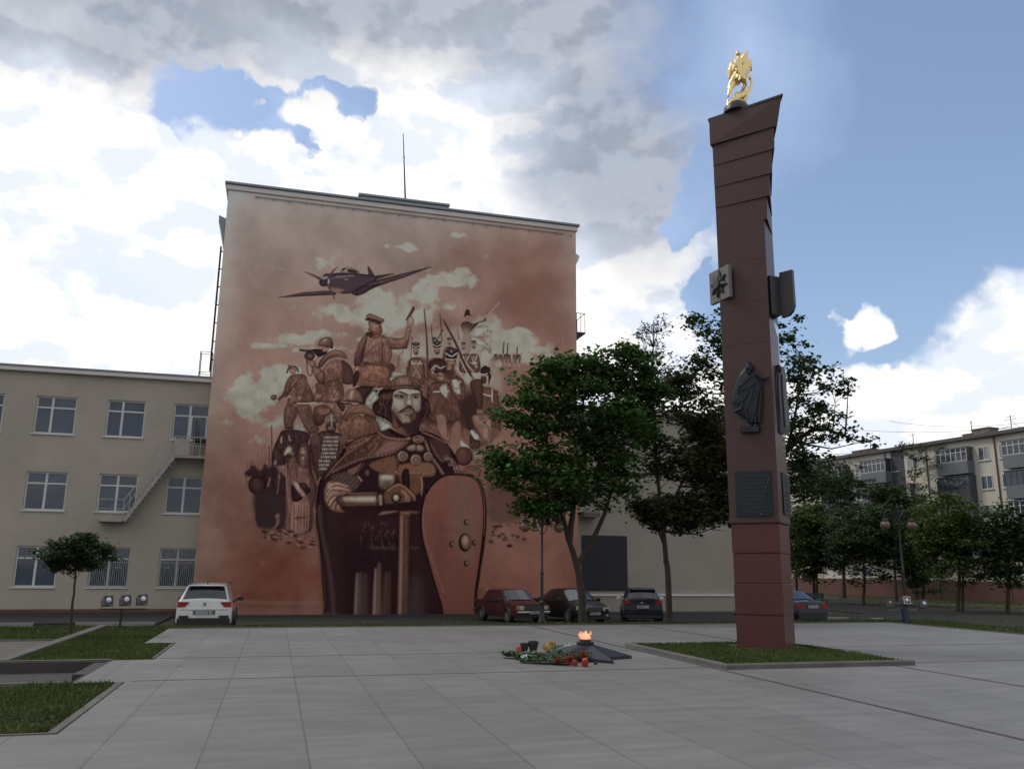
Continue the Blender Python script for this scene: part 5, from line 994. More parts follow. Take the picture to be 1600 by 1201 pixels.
for s in (4.85, -1.95, 14.2, 20.9-.9, -9.8):
    for k, z in enumerate(frz[1:]):
        m_ = M['balg'] if not (k == 2 and s == 4.85) else M['bald']; bz = z-.95; W2 = 1.65; dd = .95
        b_ = MB(); b_.box(s-W2, s+W2, .01, dd, bz-.14, bz); b_.box(s-W2, s+W2, dd-.05, dd, bz, bz+1.0); b_.box(s-W2, s-W2+.05, .01, dd-.05, bz, bz+1.0); b_.box(s+W2-.05, s+W2, .01, dd-.05, bz, bz+1.0)
        bo = b_.build('balcony', m_, apt)
        g = MB(); zz0, zz1 = bz+1.003, bz+2.25; g.box(s-W2+.02, s+W2-.02, dd-.04, dd-.02, zz0, zz1); g.box(s-W2+.01, s-W2+.03, .02, dd-.04, zz0, zz1); g.box(s+W2-.03, s+W2-.01, .02, dd-.04, zz0, zz1); g.build('pane', M['pane'], bo)
        f = MB(); n = 6
        for q in range(n+1): x = s-W2+q*2*W2/n; f.box(max(x-.035, s-W2), min(x+.035, s+W2), dd-.055, dd+.01, zz0, zz1)
        for zq in (zz0, zz0+.82, zz1-.06): f.box(s-W2, s+W2, dd-.05, dd+.005, zq, zq+.06)
        for y in (.05, dd-.07): f.box(s-W2-.005, s-W2+.035, y, y+.04, zz0, zz1)
        f.build('balcony_frame', M['winw'] if k != 2 else M['bald'], bo)
        c = MB(); 
        for q in range(n):
            if rp.random() < .55: x = s-W2+q*2*W2/n; c.box(x+.06, x+2*W2/n-.06, dd-.12, dd-.10, zz0+.05, zz1-.1)
        if c.v: c.build('balcony_curtain', M['curtain'], bo)
        r_ = MB(); r_.box(s-W2-.08, s+W2+.08, .01, dd+.08, zz1+.003, zz1+.07); r_.build('balcony_roof', m_, bo)
for s in (.95, 8.3, 13.3, -5.9): pb = MB(); pb.tube([(s,.08,.2),(s,.08,ztop_a-.4)], .06, 8); pb.build('downpipe', M['aptp'] if s == .95 else M['balg'], apt)
db = MB(); db.box(11.0, 12.55, .003, .05, 2.0, ztop_a-.36); db.build('dark_stair_panel', M['bald'], apt)
for s0, s1, h, yy in ((3.2,5.0,1.05,-3.),(5.05,6.2,.75,-3.2),(17.5,18.7,.8,-3.),(19,20.2,.8,-3.)):
    b_ = MB(); b_.box(s0+.4, s1+.4, yy-1.3, yy, ztop_a, ztop_a+h); b_.box(s0+.33, s1+.47, yy-1.37, yy+.07, ztop_a+h, ztop_a+h+.1); b_.build('chimney', M['brick'], rfo)
def aerial(s, y, h, arms):
    mb = MB(); mb.tube([(s,y,ztop_a-.2),(s,y,ztop_a+h)], .035, 6)
    for z, l in arms: mb.tube([(s-l,y,ztop_a+z),(s+l,y,ztop_a+z)], .02, 5); mb.tube([(s-l,y,ztop_a+z-.15),(s-l,y,ztop_a+z+.15)], .012, 4); mb.tube([(s+l,y,ztop_a+z-.15),(s+l,y,ztop_a+z+.15)], .012, 4)
    return mb.build('roof_aerial', M['iron'], apt)
aerial(-.1, -1, 1.5, [(1.35,.35),(1.1,.5)]); aerial(5.0, -2.5, 1.9, [(1.7,.12)]); aerial(16.5, -1.5, 1.6, [(1.4,.3)]); aerial(10.5, -1, 1.3, [(1.2,.25)])
bt = MB(); bt.tube([(-.1,-1,ztop_a+1.0),(-1.2,-1,ztop_a)], .02, 5); bt.tube([(-.1,-1,ztop_a+.5),(1.8,-1,ztop_a+.35),(4.5,-2,ztop_a+.35)], .03, 5); bt.build('aerial_brace', M['iron'], apt)
# overhead wires past the flats
wi = 0
for y0, y1, x0, x1, lab in ((658,655,1390,1640,'topmost thin overhead wire crossing the clouds above the flats'),(668,662,1300,1640,'second overhead wire just above the roof of the flats'),(702,694,1240,1420,'lowest overhead wire running to the far end of the flats roof')):
    a_ = onY(x0, y0, 62.); b_ = onY(x1, y1, 46.); n = 12; mb = MB(); pts = [a_+(b_-a_)*t-np.array([0,0,1.])*(1-(2*t-1)**2)*.5 for t in np.linspace(0, 1, n)]
    mb.tube([tuple(p) for p in pts], .014, 5); tag(mb.build('overhead_wire', M['iron']), lab, 'wire', 'overhead wires by the flats')

# ================================================================ OBELISK
OC = (9.78, 15.745); OH = .4775
ob = empty('memorial_obelisk', 'tall square red granite memorial column with stepped flaring top and bronze reliefs', 'monument', (OC[0], OC[1], 0), R_(45))
def zN(px_, py_, b=0.): return onY(px_, py_, 15.07-b)[2]
def loc2(X, Y): dx, dy = X-OC[0], Y-OC[1]; c = math.cos(R_(-45)); s = math.sin(R_(-45)); return (c*dx-s*dy, s*dx+c*dy)
zj = zN(1218, 817); zt1 = zN(1196, 343)
zs4 = [-.03, zN(1226,962), zN(1222,912), zN(1220,864), zj]; 
mb = MB()
for i in range(4): e = (.0, .008, .0, .01)[i]; mb.box(-OH-e, OH+e, -OH-e, OH+e, zs4[i]+(.006 if i else 0), zs4[i+1]-.006, .008); mb.box(-OH+.02, OH-.02, -OH+.02, OH-.02, zs4[i+1]-.0061, zs4[i+1]+.0061)
mb.build('base_block', M['granb'], ob)
UH = OH+.03
mb = MB(); mb.box(-UH-.01, UH+.01, -UH-.01, UH+.01, zj+.006, zj+.10, .01); mb.build('base_moulding', M['gran'], ob)
mb = MB(); nb = 7
for i in range(nb): a_ = zj+.1+(zt1-zj-.1)*i/nb; b_ = zj+.1+(zt1-zj-.1)*(i+1)/nb; sh0, sh1 = .055*i/nb, .055*(i+1)/nb; q0 = [(-UH-sh0,-UH-sh0),(UH,-UH),(UH,UH),(-UH,UH)]; q1 = [(-UH-sh1,-UH-sh1),(UH,-UH),(UH,UH),(-UH,UH)]; mb.add([(x,y,a_+.002) for x, y in q0]+[(x,y,b_-.002) for x, y in q1], [(3,2,1,0),(4,5,6,7)]+[(k,(k+1)%4,4+(k+1)%4,4+k) for k in range(4)])
mb.box(-UH+.01, UH-.01, -UH+.01, UH-.01, zj+.1, zt1); mb.build('shaft', M['gran'], ob)
# polished cladding on the right-hand face
e = .004; za, zb_, zc_, zd_ = zN(1213,700), zN(1204,493), zN(1201,431), zt1-.02
for a_, b_ in ((za, zb_), (zc_, zd_)):
    mb = MB(); mb.add([(-UH+.01,-UH-.003,a_),(UH-.01,-UH-.003,a_),(UH-.01,-UH-.003-0,b_),(-UH+.01-.04,-UH-.045 if b_ > 8 else -UH-.03,b_)], [(0,1,2,3)]); mb.build('polished_cladding', M['granp'], ob)
# stepped top: every tier pushes its near corner further out
tiers = [(343,306,.13,.15),(305.5,270,.23,.25),(270,232,.32,.34),(232,196,.41,.43),(196,150,.51,.66)]
tz = [zN(1199,342,.13), zN(1202.5,305.5,.23), zN(1205,270,.32), zN(1207,232,.41), zN(1211,196,.51), zN(1216,150,.66)]
mb = MB()
for i, (_, _, b0, b1) in enumerate(tiers):
    z0, z1 = tz[i], tz[i+1]
    e = .0 if i < 4 else .04
    def ring(b, z, e): 
        n = loc2(OC[0]+.35*b, OC[1]-UH*1.414-b); return [(n[0], n[1], z), (UH+e+i*.012, -UH-.012*i, z), (UH+e, UH+e, z), (-UH-e-.012*i, UH+e, z)]
    vs = ring(b0, z0+.004, e)+ring(b1, z1-.003, e); mb.add(vs, [(3,2,1,0),(4,5,6,7)]+[(k,(k+1)%4,4+(k+1)%4,4+k) for k in range(4)])
mb.build('stepped_top', M['gran'], ob)
n = loc2(OC[0]+.24, OC[1]-UH*1.414-.68); mb = MB(); q = [(n[0]-.02,n[1]-.02),(UH+.1,-UH-.06),(UH+.07,UH+.07),(-UH-.08,UH+.07)]; mb.prism(q, tz[5]-.002, tz[5]+.05); mb.build('capstone', M['grand'], ob)
ztop_o = tz[5]+.05
# face mapping helpers
iv = Matrix.Rotation(R_(-45), 3, 'Z')
def onface(px_, py_, face, off):         # face 'L': local x=-UH-off ; 'R': local y=-UH-off ; returns local coords
    e_ = iv @ (Vector(EYE)-Vector((OC[0], OC[1], 0))); d_ = iv @ Vector(ray(px_, py_)); k = 0 if face == 'L' else 1
    t = (-UH-off-e_[k])/d_[k]; return e_+d_*t
def relief(face, pts, o, s, depth, name, m, insets=((1,0),(1,.5),(.86,.82),(.6,1.)), parent=None):
    P = [onface(o[0]+x/s, o[1]+y/s, face, .0) for x, y in pts]; c = sum(P, Vector())/len(P); k = 0 if face == 'L' else 1; vs = []; n = len(P)
    for sc_, dp in insets:
        for p in P: q = c+(p-c)*sc_; q[k] = -UH-.002-depth*dp; vs.append(q)
    fs = [tuple(range(n))[::-1], tuple(range((len(insets)-1)*n, len(insets)*n))]
    for j in range(len(insets)-1): fs += [(j*n+i, j*n+(i+1)%n, (j+1)*n+(i+1)%n, (j+1)*n+i) for i in range(n)]
    mb = MB(); mb.add(vs, fs); return mb.build(name, m, parent or ob, False)
zo, zs_ = (1130,540), 7.51
body = relief('L', [(265,250),(345,240),(352,300),(400,312),(465,365),(470,480),(455,600),(450,760),(440,860),(425,930),(300,930),(300,880),(240,850),(135,785),(105,660),(112,560),(160,420),(200,325)], zo, zs_, .13, 'robed_figure_relief', M['bronze'])
hd = MB(); c = onface(zo[0]+300/zs_, zo[1]+262/zs_, 'L', .10); hd.ball(c, .085, 12, .115); c2 = onface(zo[0]+293/zs_, zo[1]+225/zs_, 'L', .08); hd.ball(c2, .07, 10, .07)
c3 = onface(zo[0]+300/zs_, zo[1]+300/zs_, 'L', .12); hd.ball(c3, .05, 8, .08); hd.build('head', M['bronze'], body, True)
fm = MB()
def ft(pts, r, off, face='L', r2=None): fm.tube([onface(zo[0]+x/zs_, zo[1]+y/zs_, face, off) for x, y in pts], r, 7, r2)
ft([(380,330),(440,380),(480,390),(530,365)], .045, .14, 'L', .022); ft([(520,362),(545,352)], .02, .15)
for q in ([(330,360),(260,420),(180,480),(165,560)],[(380,420),(300,490),(200,520)],[(430,440),(400,600),(380,760),(330,900)],[(350,480),(320,640),(260,760),(290,860)],[(300,520),(250,620),(170,680),(120,660)],[(240,640),(200,740),(130,770)],[(440,520),(430,700),(420,900)],[(400,640),(360,800),(380,900)]): ft(q, .028, .12)
fm.build('robe_folds', M['bronze'], body, True)
fb = MB(); 
for x in (310, 380): c = onface(zo[0]+x/zs_, zo[1]+940/zs_, 'L', .1); fb.ball(c, .055, 8, .045)
fb.build('feet', M['bronze'], body, True)
relief('L', [(212,962),(432,950),(434,1018),(215,1024)], zo, zs_, .16, 'relief_ledge', M['bronze'], ((1,0),(1,1)))
b2 = relief('R', [(600,262),(640,228),(690,262),(705,330),(715,560),(745,800),(758,1010),(690,1040),(642,1020),(622,760),(606,560),(596,380)], zo, zs_, .07, 'warrior_relief', M['bronze'], ((1,0),(1,.6),(.8,1.)))
fm = MB(); 
for q in ([(640,300),(640,500),(660,900)],[(680,330),(690,560),(720,950)],[(610,400),(625,700),(650,1000)]): ft(q, .02, .08, 'R')
fm.build('robe_folds', M['bronze'], b2, True)
hd = MB(); hd.ball(onface(zo[0]+645/zs_, zo[1]+270/zs_, 'R', .06), .07, 12, .10); hd.build('head', M['bronze'], b2, True)
# inscription plates
def plaque(face, x0, x1, y0, y1, rows_):
    a_ = onface(x0, y0, face, 0); b_ = onface(x1, y1, face, 0); k = 1 if face == 'L' else 0; lo, hi = sorted((a_[k], b_[k])); zz0, zz1 = sorted((a_[2], b_[2])); mb = MB()
    if face == 'L': mb.box(-UH-.03, -UH-.002, lo, hi, zz0, zz1, .006)
    else: mb.box(lo, hi, -UH-.03, -UH-.002, zz0, zz1, .006)
    p_ = mb.build('inscription_plate', M['bronze'], ob); r = random.Random(int(x0)); mb = MB()
    for j in range(rows_):
        z = zz1-.12-(zz1-zz0-.2)*j/max(rows_-1, 1); u0 = lo+.12; L_ = (hi-lo)*.72*(.55+.45*r.random()); u_ = lo+((hi-lo)-L_)/2 if r.random() < .5 else u0; ue = u_+L_
        while u_ < ue:
            wd = r.uniform(.012, .026); hh = .032
            for bx0, bx1, bz0, bz1 in ((u_, u_+.006, z, z+hh), (u_+.0065, u_+wd, z+(hh-.006 if r.random() < .5 else hh*.4), z+(hh if r.random() < .5 else hh*.4+.006)), (u_+wd+.0005, u_+wd+.006, z, z+hh*(.5+.5*r.random()))):
                if bz1 <= bz0: continue
                (mb.box(-UH-.036, -UH-.0305, bx0, bx1, bz0, bz1) if face == 'L' else mb.box(bx0, bx1, -UH-.036, -UH-.0305, bz0, bz1))
            u_ += wd+.018+(.03 if r.random() < .15 else 0)
    mb.build('raised_lettering', M['letter'], p_)
    return p_, lo, hi, zz0, zz1
pl, lo, hi, z0, z1 = plaque('L', 1148, 1208, 737, 806, 10)
sw = MB(); pts = [onface(1080+x/3.336, 700+y/3.336, 'L', .05) for x, y in ((408,150),(385,225),(368,300))]; sw.tube(pts, .012, 6, .006); c = onface(1080+368/3.336, 700+346/3.336, 'L', .05); sw.ball(c, .03, 8); sw.build('relief_sword', M['letter'], pl, True)
plaque('R', 1219.8, 1234.5, 737, 806, 10)
# medal slab on the left, and the slab on the right
p1 = onY(1136.5, 411.5, 15.42); p1b = onY(1139, 462, 15.42)
d_ = ray(1107, 427); dirv = np.array([-.13, .991]); Am = np.array([[d_[0], -dirv[0]], [d_[1], -dirv[1]]]); t, s_ = np.linalg.solve(Am, p1[:2]-EYE[:2]); 
l_ = loc2(p1[0], p1[1]); l2 = loc2(p1[0]+dirv[0]*s_, p1[1]+dirv[1]*s_); l1, l2 = Vector((*l_, 0)), Vector((*l2, 0)); dv = (l2-l1).normalized(); nv = Vector((-dv.y, dv.x, 0)); 
nw = Matrix.Rotation(R_(45), 3, 'Z') @ nv
if nw.x > 0: nv = -nv
zt_, zb_m = p1[2], p1b[2]; T_ = .085
mb = MB(); q = [l1, l2, l2-nv*T_, l1-nv*T_]; mb.prism([(a_.x, a_.y) for a_ in q], zb_m, zt_); sl_ = mb.build('medal_slab', M['grang'], ob)
mc = (l1+l2)/2+Vector((0,0,(zt_+zb_m)/2)); Ls = (l2-l1).length; mb = MB(); n = 16; vs = []
for dp in (.003, .03):
    for k in range(n): R2 = Ls*(.44 if k % 2 == 0 else .25); a_ = 2*math.pi*k/n+.2; vs.append(mc+dv*math.cos(a_)*R2+Vector((0,0,1))*math.sin(a_)*R2+nv*dp)
vs.append(mc+nv*.08); mb.add(vs, [(k,(k+1)%n,n+(k+1)%n,n+k) for k in range(n)]+[(n+k,n+(k+1)%n,2*n) for k in range(n)]); st_ = mb.build('star_order', M['bronze'], sl_)
mb = MB(); n = 14; vs = [mc+dv*math.cos(2*math.pi*k/n)*Ls*.15+Vector((0,0,1))*math.sin(2*math.pi*k/n)*Ls*.15+nv*dp for dp in (.05,.10) for k in range(n)]; mb.add(vs, [(k,(k+1)%n,n+(k+1)%n,n+k) for k in range(n)]+[tuple(range(n,2*n))]); mb.build('star_centre', M['letter'], st_)
def P2(px_, py_, Y): p = onY(px_, py_, Y); return loc2(p[0], p[1])+(p[2],)
a_ = P2(1202, 429, 14.98); b_ = P2(1216.5, 428, 15.02); c_2 = P2(1236.5, 420, 14.76); zb2 = P2(1222, 495, 15.)[2]
mb = MB(); mb.prism([a_[:2], b_[:2], (b_[0]+.25, b_[1]+.22), (a_[0]+.3, a_[1]+.35)], zb2+.05, a_[2]); 
pa, pb_ = Vector(b_[:2]+(0,)), Vector(c_2[:2]+(0,)); dd_ = (pb_-pa).normalized(); nn_ = Vector((-dd_.y, dd_.x, 0))*.09; ztp = c_2[2]-.0; Lr = (pb_-pa).length
prof = [(0,zb2),(Lr*.55,zb2+.02),(Lr*.85,zb2+.10),(Lr,zb2+.22),(Lr,ztp),(0,ztp)]
vs = [pa+dd_*u_+Vector((0,0,z)) for u_, z in prof]+[pa+dd_*u_+Vector((0,0,z))+nn_ for u_, z in prof]; n = 6
mb.add(vs, [tuple(range(n)), tuple(range(n,2*n))[::-1]]+[(i,n+i,n+(i+1)%n,(i+1)%n) for i in range(n)]); mb.build('side_slab', M['grand'], ob)
# dome under the statue
gd = onY(1153, 168, 15.35); dl = loc2(gd[0]-.06, gd[1])
ob.rotation_euler = (R_(0), R_(.34), R_(45)); ob.rotation_mode = 'XYZ'
mb = MB(); mb.lathe([(.30,0),(.30,.03),(.285,.12),(.24,.20),(.16,.26),(.02,.28)], (dl[0], dl[1], ztop_o), 24); mb.build('dome', M['grand'], ob, True)
# ================================================================ GILDED STATUE (rider on a rearing horse over a dragon)
gs = empty('gilded_statue', 'small gilded rider on a rearing horse above a dragon on top of the column', 'statue', tuple(onY(1146, 166, 15.35)))
def g(u_, v_, dy=0.): return Vector(onY(1120+u_/11.44, 70+v_/11.44, 15.35+dy))-gs.location
def organic(name, chains, vox=.016, parent=gs):
    mb = MB()
    for pts, rs in chains:
        P_ = [g(*p) for p in pts]; mb.tube(P_, [r/11.44/72*1.7 for r in rs], 10)
        for p, r in ((P_[0], rs[0]), (P_[-1], rs[-1])): mb.ball(p, r/11.44/72*1.7, 8)
    o = mb.build(name, M['gold'], parent, True); md = o.modifiers.new('blend', 'REMESH'); md.mode = 'VOXEL'; md.voxel_size = vox; md.use_smooth_shade = True
    s2 = o.modifiers.new('soft', 'SMOOTH'); s2.iterations = 2; return o
organic('horse', [
 ([(330,640,.05),(400,560,0),(470,470,-.02),(520,390,0)],[70,84,80,62]), ([(500,400),(490,310,-.02),(500,230,-.04)],[62,50,36]), ([(490,235,-.04),(530,160,-.06),(548,125,-.06)],[34,24,14]),
 ([(470,190,-.02),(450,250,0),(440,320,0)],[14,22,20]), ([(540,360,-.06),(590,285,-.1),(605,380,-.12),(612,455,-.1)],[40,26,20,14]), ([(530,380,.08),(570,330,.1),(560,430,.12),(540,480,.1)],[36,24,18,14]),
 ([(400,600,-.06),(500,640,-.1),(512,720,-.08),(480,790,-.06)],[56,34,24,14]), ([(330,640,.06),(290,720,.04),(225,830,.02),(205,920,.02)],[60,38,22,14]), ([(300,610),(240,700,.05),(215,790,.06),(225,850,.05)],[30,22,18,10])])
organic('rider', [
 ([(400,480,-.1),(390,400,-.08),(385,300,-.06),(385,240,-.05)],[46,44,40,24]), ([(383,165,-.06),(388,200,-.06)],[34,26]), ([(370,290,-.1),(310,380,-.14),(290,470,-.12)],[22,18,13]), ([(410,300,-.1),(460,330,-.12),(450,250,-.12)],[20,16,12]),
 ([(410,480,-.14),(440,560,-.16),(400,640,-.14)],[30,22,14]), ([(350,280,.02),(290,370,.04),(250,470,.05),(232,600,.06)],[24,38,40,16]), ([(330,330,.05),(270,350,.06),(240,430,.08)],[20,30,26])])
organic('dragon', [
 ([(190,1150),(240,1080),(300,1010,-.03),(400,930,-.02),(490,880),(560,830,.02),(610,740,.02),(618,640,.02),(600,560,.02)],[16,34,40,46,44,32,20,13,10]), ([(600,560,.02),(585,600,.02)],[12,18]),
 ([(190,1150),(205,1060,.02),(200,980,.04)],[14,20,12]), ([(400,930),(380,1000,-.05),(400,1060,-.05)],[26,20,14]), ([(490,880),(540,930,-.03),(500,1000,-.03)],[26,24,16]), ([(300,1000),(330,900,-.06),(370,850,-.06)],[20,24,10]), ([(420,900),(460,800,-.03),(480,720,-.03)],[20,14,6]), ([(270,1050),(330,1060,-.05),(420,1040,-.03),(480,1020)],[24,26,24,18])])
mb = MB(); mb.tube([g(283,120,-.14), g(287,330,-.14), g(300,620,-.12), g(250,1040,-.08)], .008, 6); mb.build('spear', M['gold'], gs)
# ================================================================ FLOWER BED round the obelisk
fbx0, fbx1, fby0, fby1 = 7.08, 10.72, 12.62, 16.75
bed = empty('flower_bed', 'low kerbed grass bed that the granite column stands in', 'flower bed', (8.9, 14.6, 0))
mb = MB(); k_ = .11; mb.box(fbx0, fbx1, fby0, fby0+k_, -.02, .085, .02); mb.box(fbx0, fbx0+k_, fby0+k_, fby1, -.02, .085, .02); mb.box(fbx1-k_, fbx1, fby0+k_, fby1, -.02, .035, .01); mb.box(fbx0+k_, fbx1-k_, fby1-k_, fby1, -.02, .035, .01)
part(mb, 'kerb_surround', M['kerb'], bed)
mb = MB(); mb.box(fbx0+k_, fbx1-k_, fby0+k_, fby1-k_, -.03, .05); part(mb, 'soil', M['soil'], bed)
o = grass('grass', [(fbx0+k_, 9.0, fby0+k_, fby1-k_), (9.0, fbx1-k_, fby0+k_, 15.0), (10.5, fbx1+.02, 14.5, fby1), (9, 10.5, 16.4, fby1-k_)], 1900, .09, 11, 'uneven grass growing in the kerbed bed round the column', z=.045)
# ================================================================ ETERNAL FLAME
SC = (5.42, 14.60)
ef = empty('eternal_flame', 'dark five-pointed star memorial with an orange flame burning in the middle', 'memorial', (SC[0], SC[1], 0))
mb = MB(); n = 10; Ro, Ri = .86, .42; vs = []
for lv, (ro, ri, z) in enumerate(((Ro,Ri,.0),(Ro,Ri,.05),(.14,.14,.25))):
    for k in range(n): a_ = R_(-5+36*k); r = (ro if k % 2 == 0 else ri); vs.append((r*math.cos(a_), r*math.sin(a_), z))
mb.add(vs, [tuple(range(20,30))]+[(l*10+k, l*10+(k+1)%n, (l+1)*10+(k+1)%n, (l+1)*10+k) for l in (0,1) for k in range(n)]); mb.build('star_base', M['star'], ef)
mb = MB(); mb.lathe([(.15,.23),(.155,.285),(.15,.29),(.105,.292),(.10,.33),(.09,.33)], (0,0,0), 20); mb.build('bowl', M['burner'], ef)
mb = MB(); mb.lathe([(.085,.325),(.085,.34),(.03,.338)], (0,0,0), 16); mb.build('burner_ring', M['hot'], ef)
r = random.Random(2); mb = MB()
for k in range(13):
    a_ = r.uniform(0, 6.28); rr_ = r.uniform(0, .08); x, y = rr_*math.cos(a_), rr_*math.sin(a_); h = r.uniform(.07, .18); lean = r.uniform(-.07, .05); pts = []
    for t in np.linspace(0, 1, 7): pts.append((x+lean*t*t+.018*math.sin(t*7+k), y+.018*math.cos(t*6+k*2), .335+h*t))
    mb.tube(pts, [max(.024*math.sin(math.pi*min(t*.85+.15, 1))**.8, .003) for t in np.linspace(0, 1, 7)], 8)
mb.build('flame', M['flamem'], ef, True)
# ================================================================ OFFERINGS
def zp(u_, v_): return onz(760+u_/5.714, 960+v_/5.714)
def candle(u_, v_, r_, h_, label, m=M['redg']):
    p = zp(u_, v_); t = empty('memorial_candle', label, 'candle', tuple(p), 0, 'candles left at the flame'); mb = MB(); mb.lathe([(r_*.8,0),(r_,h_*.15),(r_,h_*.75),(r_*.75,h_*.86)], (0,0,.001), 12); mb.build('glass', m, t, True)
    mb = MB(); mb.lathe([(r_*.8,h_*.861),(r_*.82,h_*.95),(r_*.4,h_)], (0,0,.001), 12); mb.build('lid', M['orange'] if h_ > .12 else M['vase'], t); return t
candle(290, 360, .055, .17, 'tall red glass candle standing left of the two dark vases')
candle(790, 458, .045, .11, 'red candle in front of the star, left one of the pair'); candle(880, 463, .055, .13, 'larger red candle at the front corner of the star')
candle(975, 443, .03, .05, 'tiny dark candle cup lying by the right front point of the star', M['vase'])
candle(630, 333, .05, .10, 'red candle with pale lid behind the wrapped bouquet')
candle(880, 420, .045, .11, 'white-topped candle cup leaning on the star', M['wflow'])
for u_, v_, r_, h_, lab in ((338,355,.085,.20,'dark funnel-shaped grave vase beside the red candle'),(418,355,.10,.235,'taller dark grave vase with a wide collar')):
    p = zp(u_, v_); t = empty('grave_vase', lab, 'vase', tuple(p), 0, 'dark vases left at the flame'); mb = MB(); mb.lathe([(r_*.6,0),(r_*.55,.02),(r_*.7,h_*.4),(r_,h_*.85),(r_*1.05,h_),(r_*.85,h_)], (0,0,.001), 14); mb.build('body', M['vase'], t, True)
    mb = MB(); mb.lathe([(r_*.6,h_*.97),(r_*.65,h_*1.04),(r_*.2,h_*1.08)], (0,0,.0), 10); mb.build('soil_top', M['bark'], t)
def flower_head(mb, c, r_, rnd):
    for k in range(9):
        a_ = rnd.uniform(0, 6.28); e_ = rnd.uniform(0, 1.4); d = Vector((math.cos(a_)*math.cos(e_), math.sin(a_)*math.cos(e_), math.sin(e_))); s_ = d.cross(Vector((.3,.2,1))).normalized()*r_*.5; mb.add([Vector(c), Vector(c)+d*r_+s_, Vector(c)+d*r_*1.25, Vector(c)+d*r_-s_], [(0,1,2,3)])
def bouquet(label, u0, v0, u1, v1, nfl, mfl, wrap=None, nst=22, rad=.07, seed=1, stems=True, zoff=0.):
    rnd = random.Random(seed); a_ = Vector(zp(u0, v0)); b_ = Vector(zp(u1, v1)); a_.z += zoff; b_.z += zoff; t = empty('bouquet', label, 'bouquet', tuple(a_), 0, 'bouquets laid at the flame'); ax = b_-a_; L_ = ax.length; pr_ = Vector((-ax.y, ax.x, 0)).normalized()
    mb = MB(); hs = MB()
    for k in range(nst):
        o1 = pr_*rnd.uniform(-rad, rad)*.6; o2 = pr_*rnd.uniform(-rad, rad)*1.6; z1, z2 = rnd.uniform(.01, .06), rnd.uniform(.02, .10); e_ = rnd.uniform(.75, 1.); mb.tube([o1+Vector((0,0,z1)), ax*.5*e_+(o1+o2)/2+Vector((0,0,(z1+z2)/2+.02)), ax*e_+o2+Vector((0,0,z2))], .005, 5)
        for q in range(6): c = ax*rnd.uniform(.1, 1)+o2*rnd.random()+Vector((0,0,rnd.uniform(.02, .09))); d = Vector((rnd.uniform(-1,1), rnd.uniform(-1,1), rnd.uniform(-.1,.8)))*.09; s_ = d.cross(Vector((0,0,1)))*.22; mb.add([c, c+d*.5+s_, c+d, c+d*.5-s_], [(0,1,2,3)])
        if k < nfl: flower_head(hs, ax*e_+o2+Vector((0,0,z2)), .033, rnd)
    mb.build('stems', M['green'], t)
    if nfl: hs.build('flowers', mfl, t)
    if wrap:
        wv = MB(); n = 9; vs = []
        for i in range(6):
            f_ = i/5
            for k in range(n): q = math.pi*k/(n-1); rr2 = (rad*(.5+.9*f_))*(1+.15*math.sin(k*3+i*2)); vs.append(ax*f_*.95+pr_*math.cos(q)*rr2+Vector((0,0,.004+math.sin(q)*rr2*.9)))
        wv.add(vs, [(i*n+k, i*n+k+1, (i+1)*n+k+1, (i+1)*n+k) for i in range(5) for k in range(n-1)]); wv.build('wrapping', wrap, t)
    return t
bouquet('pile of green stems with red carnations in front of the star', 310, 425, 760, 445, 60, M['carn'], None, 90, .15, 3)
bouquet('row of red carnations lying against the star', 560, 390, 900, 425, 34, M['carn'], None, 40, .09, 4, zoff=.04)
bouquet('bouquet in clear crumpled wrapping resting on the left star point', 560, 385, 790, 350, 8, M['wflow'], M['foil'], 18, .10, 5, zoff=.07)
bouquet('dark wilted bouquet at the left end of the offerings', 300, 385, 150, 388, 6, M['vase'], None, 24, .09, 6)
bouquet('green bouquet with small white blossoms left of the basket', 260, 405, 420, 385, 8, M['wflow'], None, 26, .08, 7)
p = zp(555, 350); t = empty('straw_basket', 'yellow straw basket tipped on its side beside the dark vases', 'basket', tuple(p)); mb = MB()
mb.m = Matrix.Rotation(R_(70), 4, 'X') @ Matrix.Rotation(.5, 4, 'Y'); mb.lathe([(.05,0),(.10,.03),(.125,.10),(.12,.18),(.10,.2),(.09,.18)], (0,.1,-.06), 14); mb.m = None; mb.build('weave', M['straw'], t, True)
mb = MB(); mb.tube([(-.12,-.02,.10),(-.10,-.08,.2),(0,-.1,.24),(.1,-.08,.2),(.12,-.02,.10)], .01, 6); mb.build('handle', M['straw'], t)
p = zp(500, 365); t = empty('white_flower', 'cream wreath of blossom lying in front of the straw basket', 'flower', tuple(p)); mb = MB(); rnd = random.Random(8)
for k in range(14): a_ = k*.449; flower_head(mb, (.09*math.cos(a_), .07*math.sin(a_), .05), .035, rnd)
mb.build('petals', M['wflow'], t); mb = MB(); mb.tube([(.09*math.cos(a_), .07*math.sin(a_), .03) for a_ in np.linspace(0, 6.28, 12)], .02, 6); mb.build('ring', M['green'], t)
p = zp(360, 405); mb = MB(); mb.add([(-.12,-.06,.05),(.1,-.08,.03),(.13,.07,.08),(-.09,.09,.09)], [(0,1,2,3)]); mb.add([(-.12,-.06,.055),(.1,-.08,.035),(.0,-.0,.11)], [(0,1,2)]); tag(mb.build('paper_sheet', M['paper'], None, loc=tuple(p)), 'crumpled white paper lying on the green bouquet', 'paper')
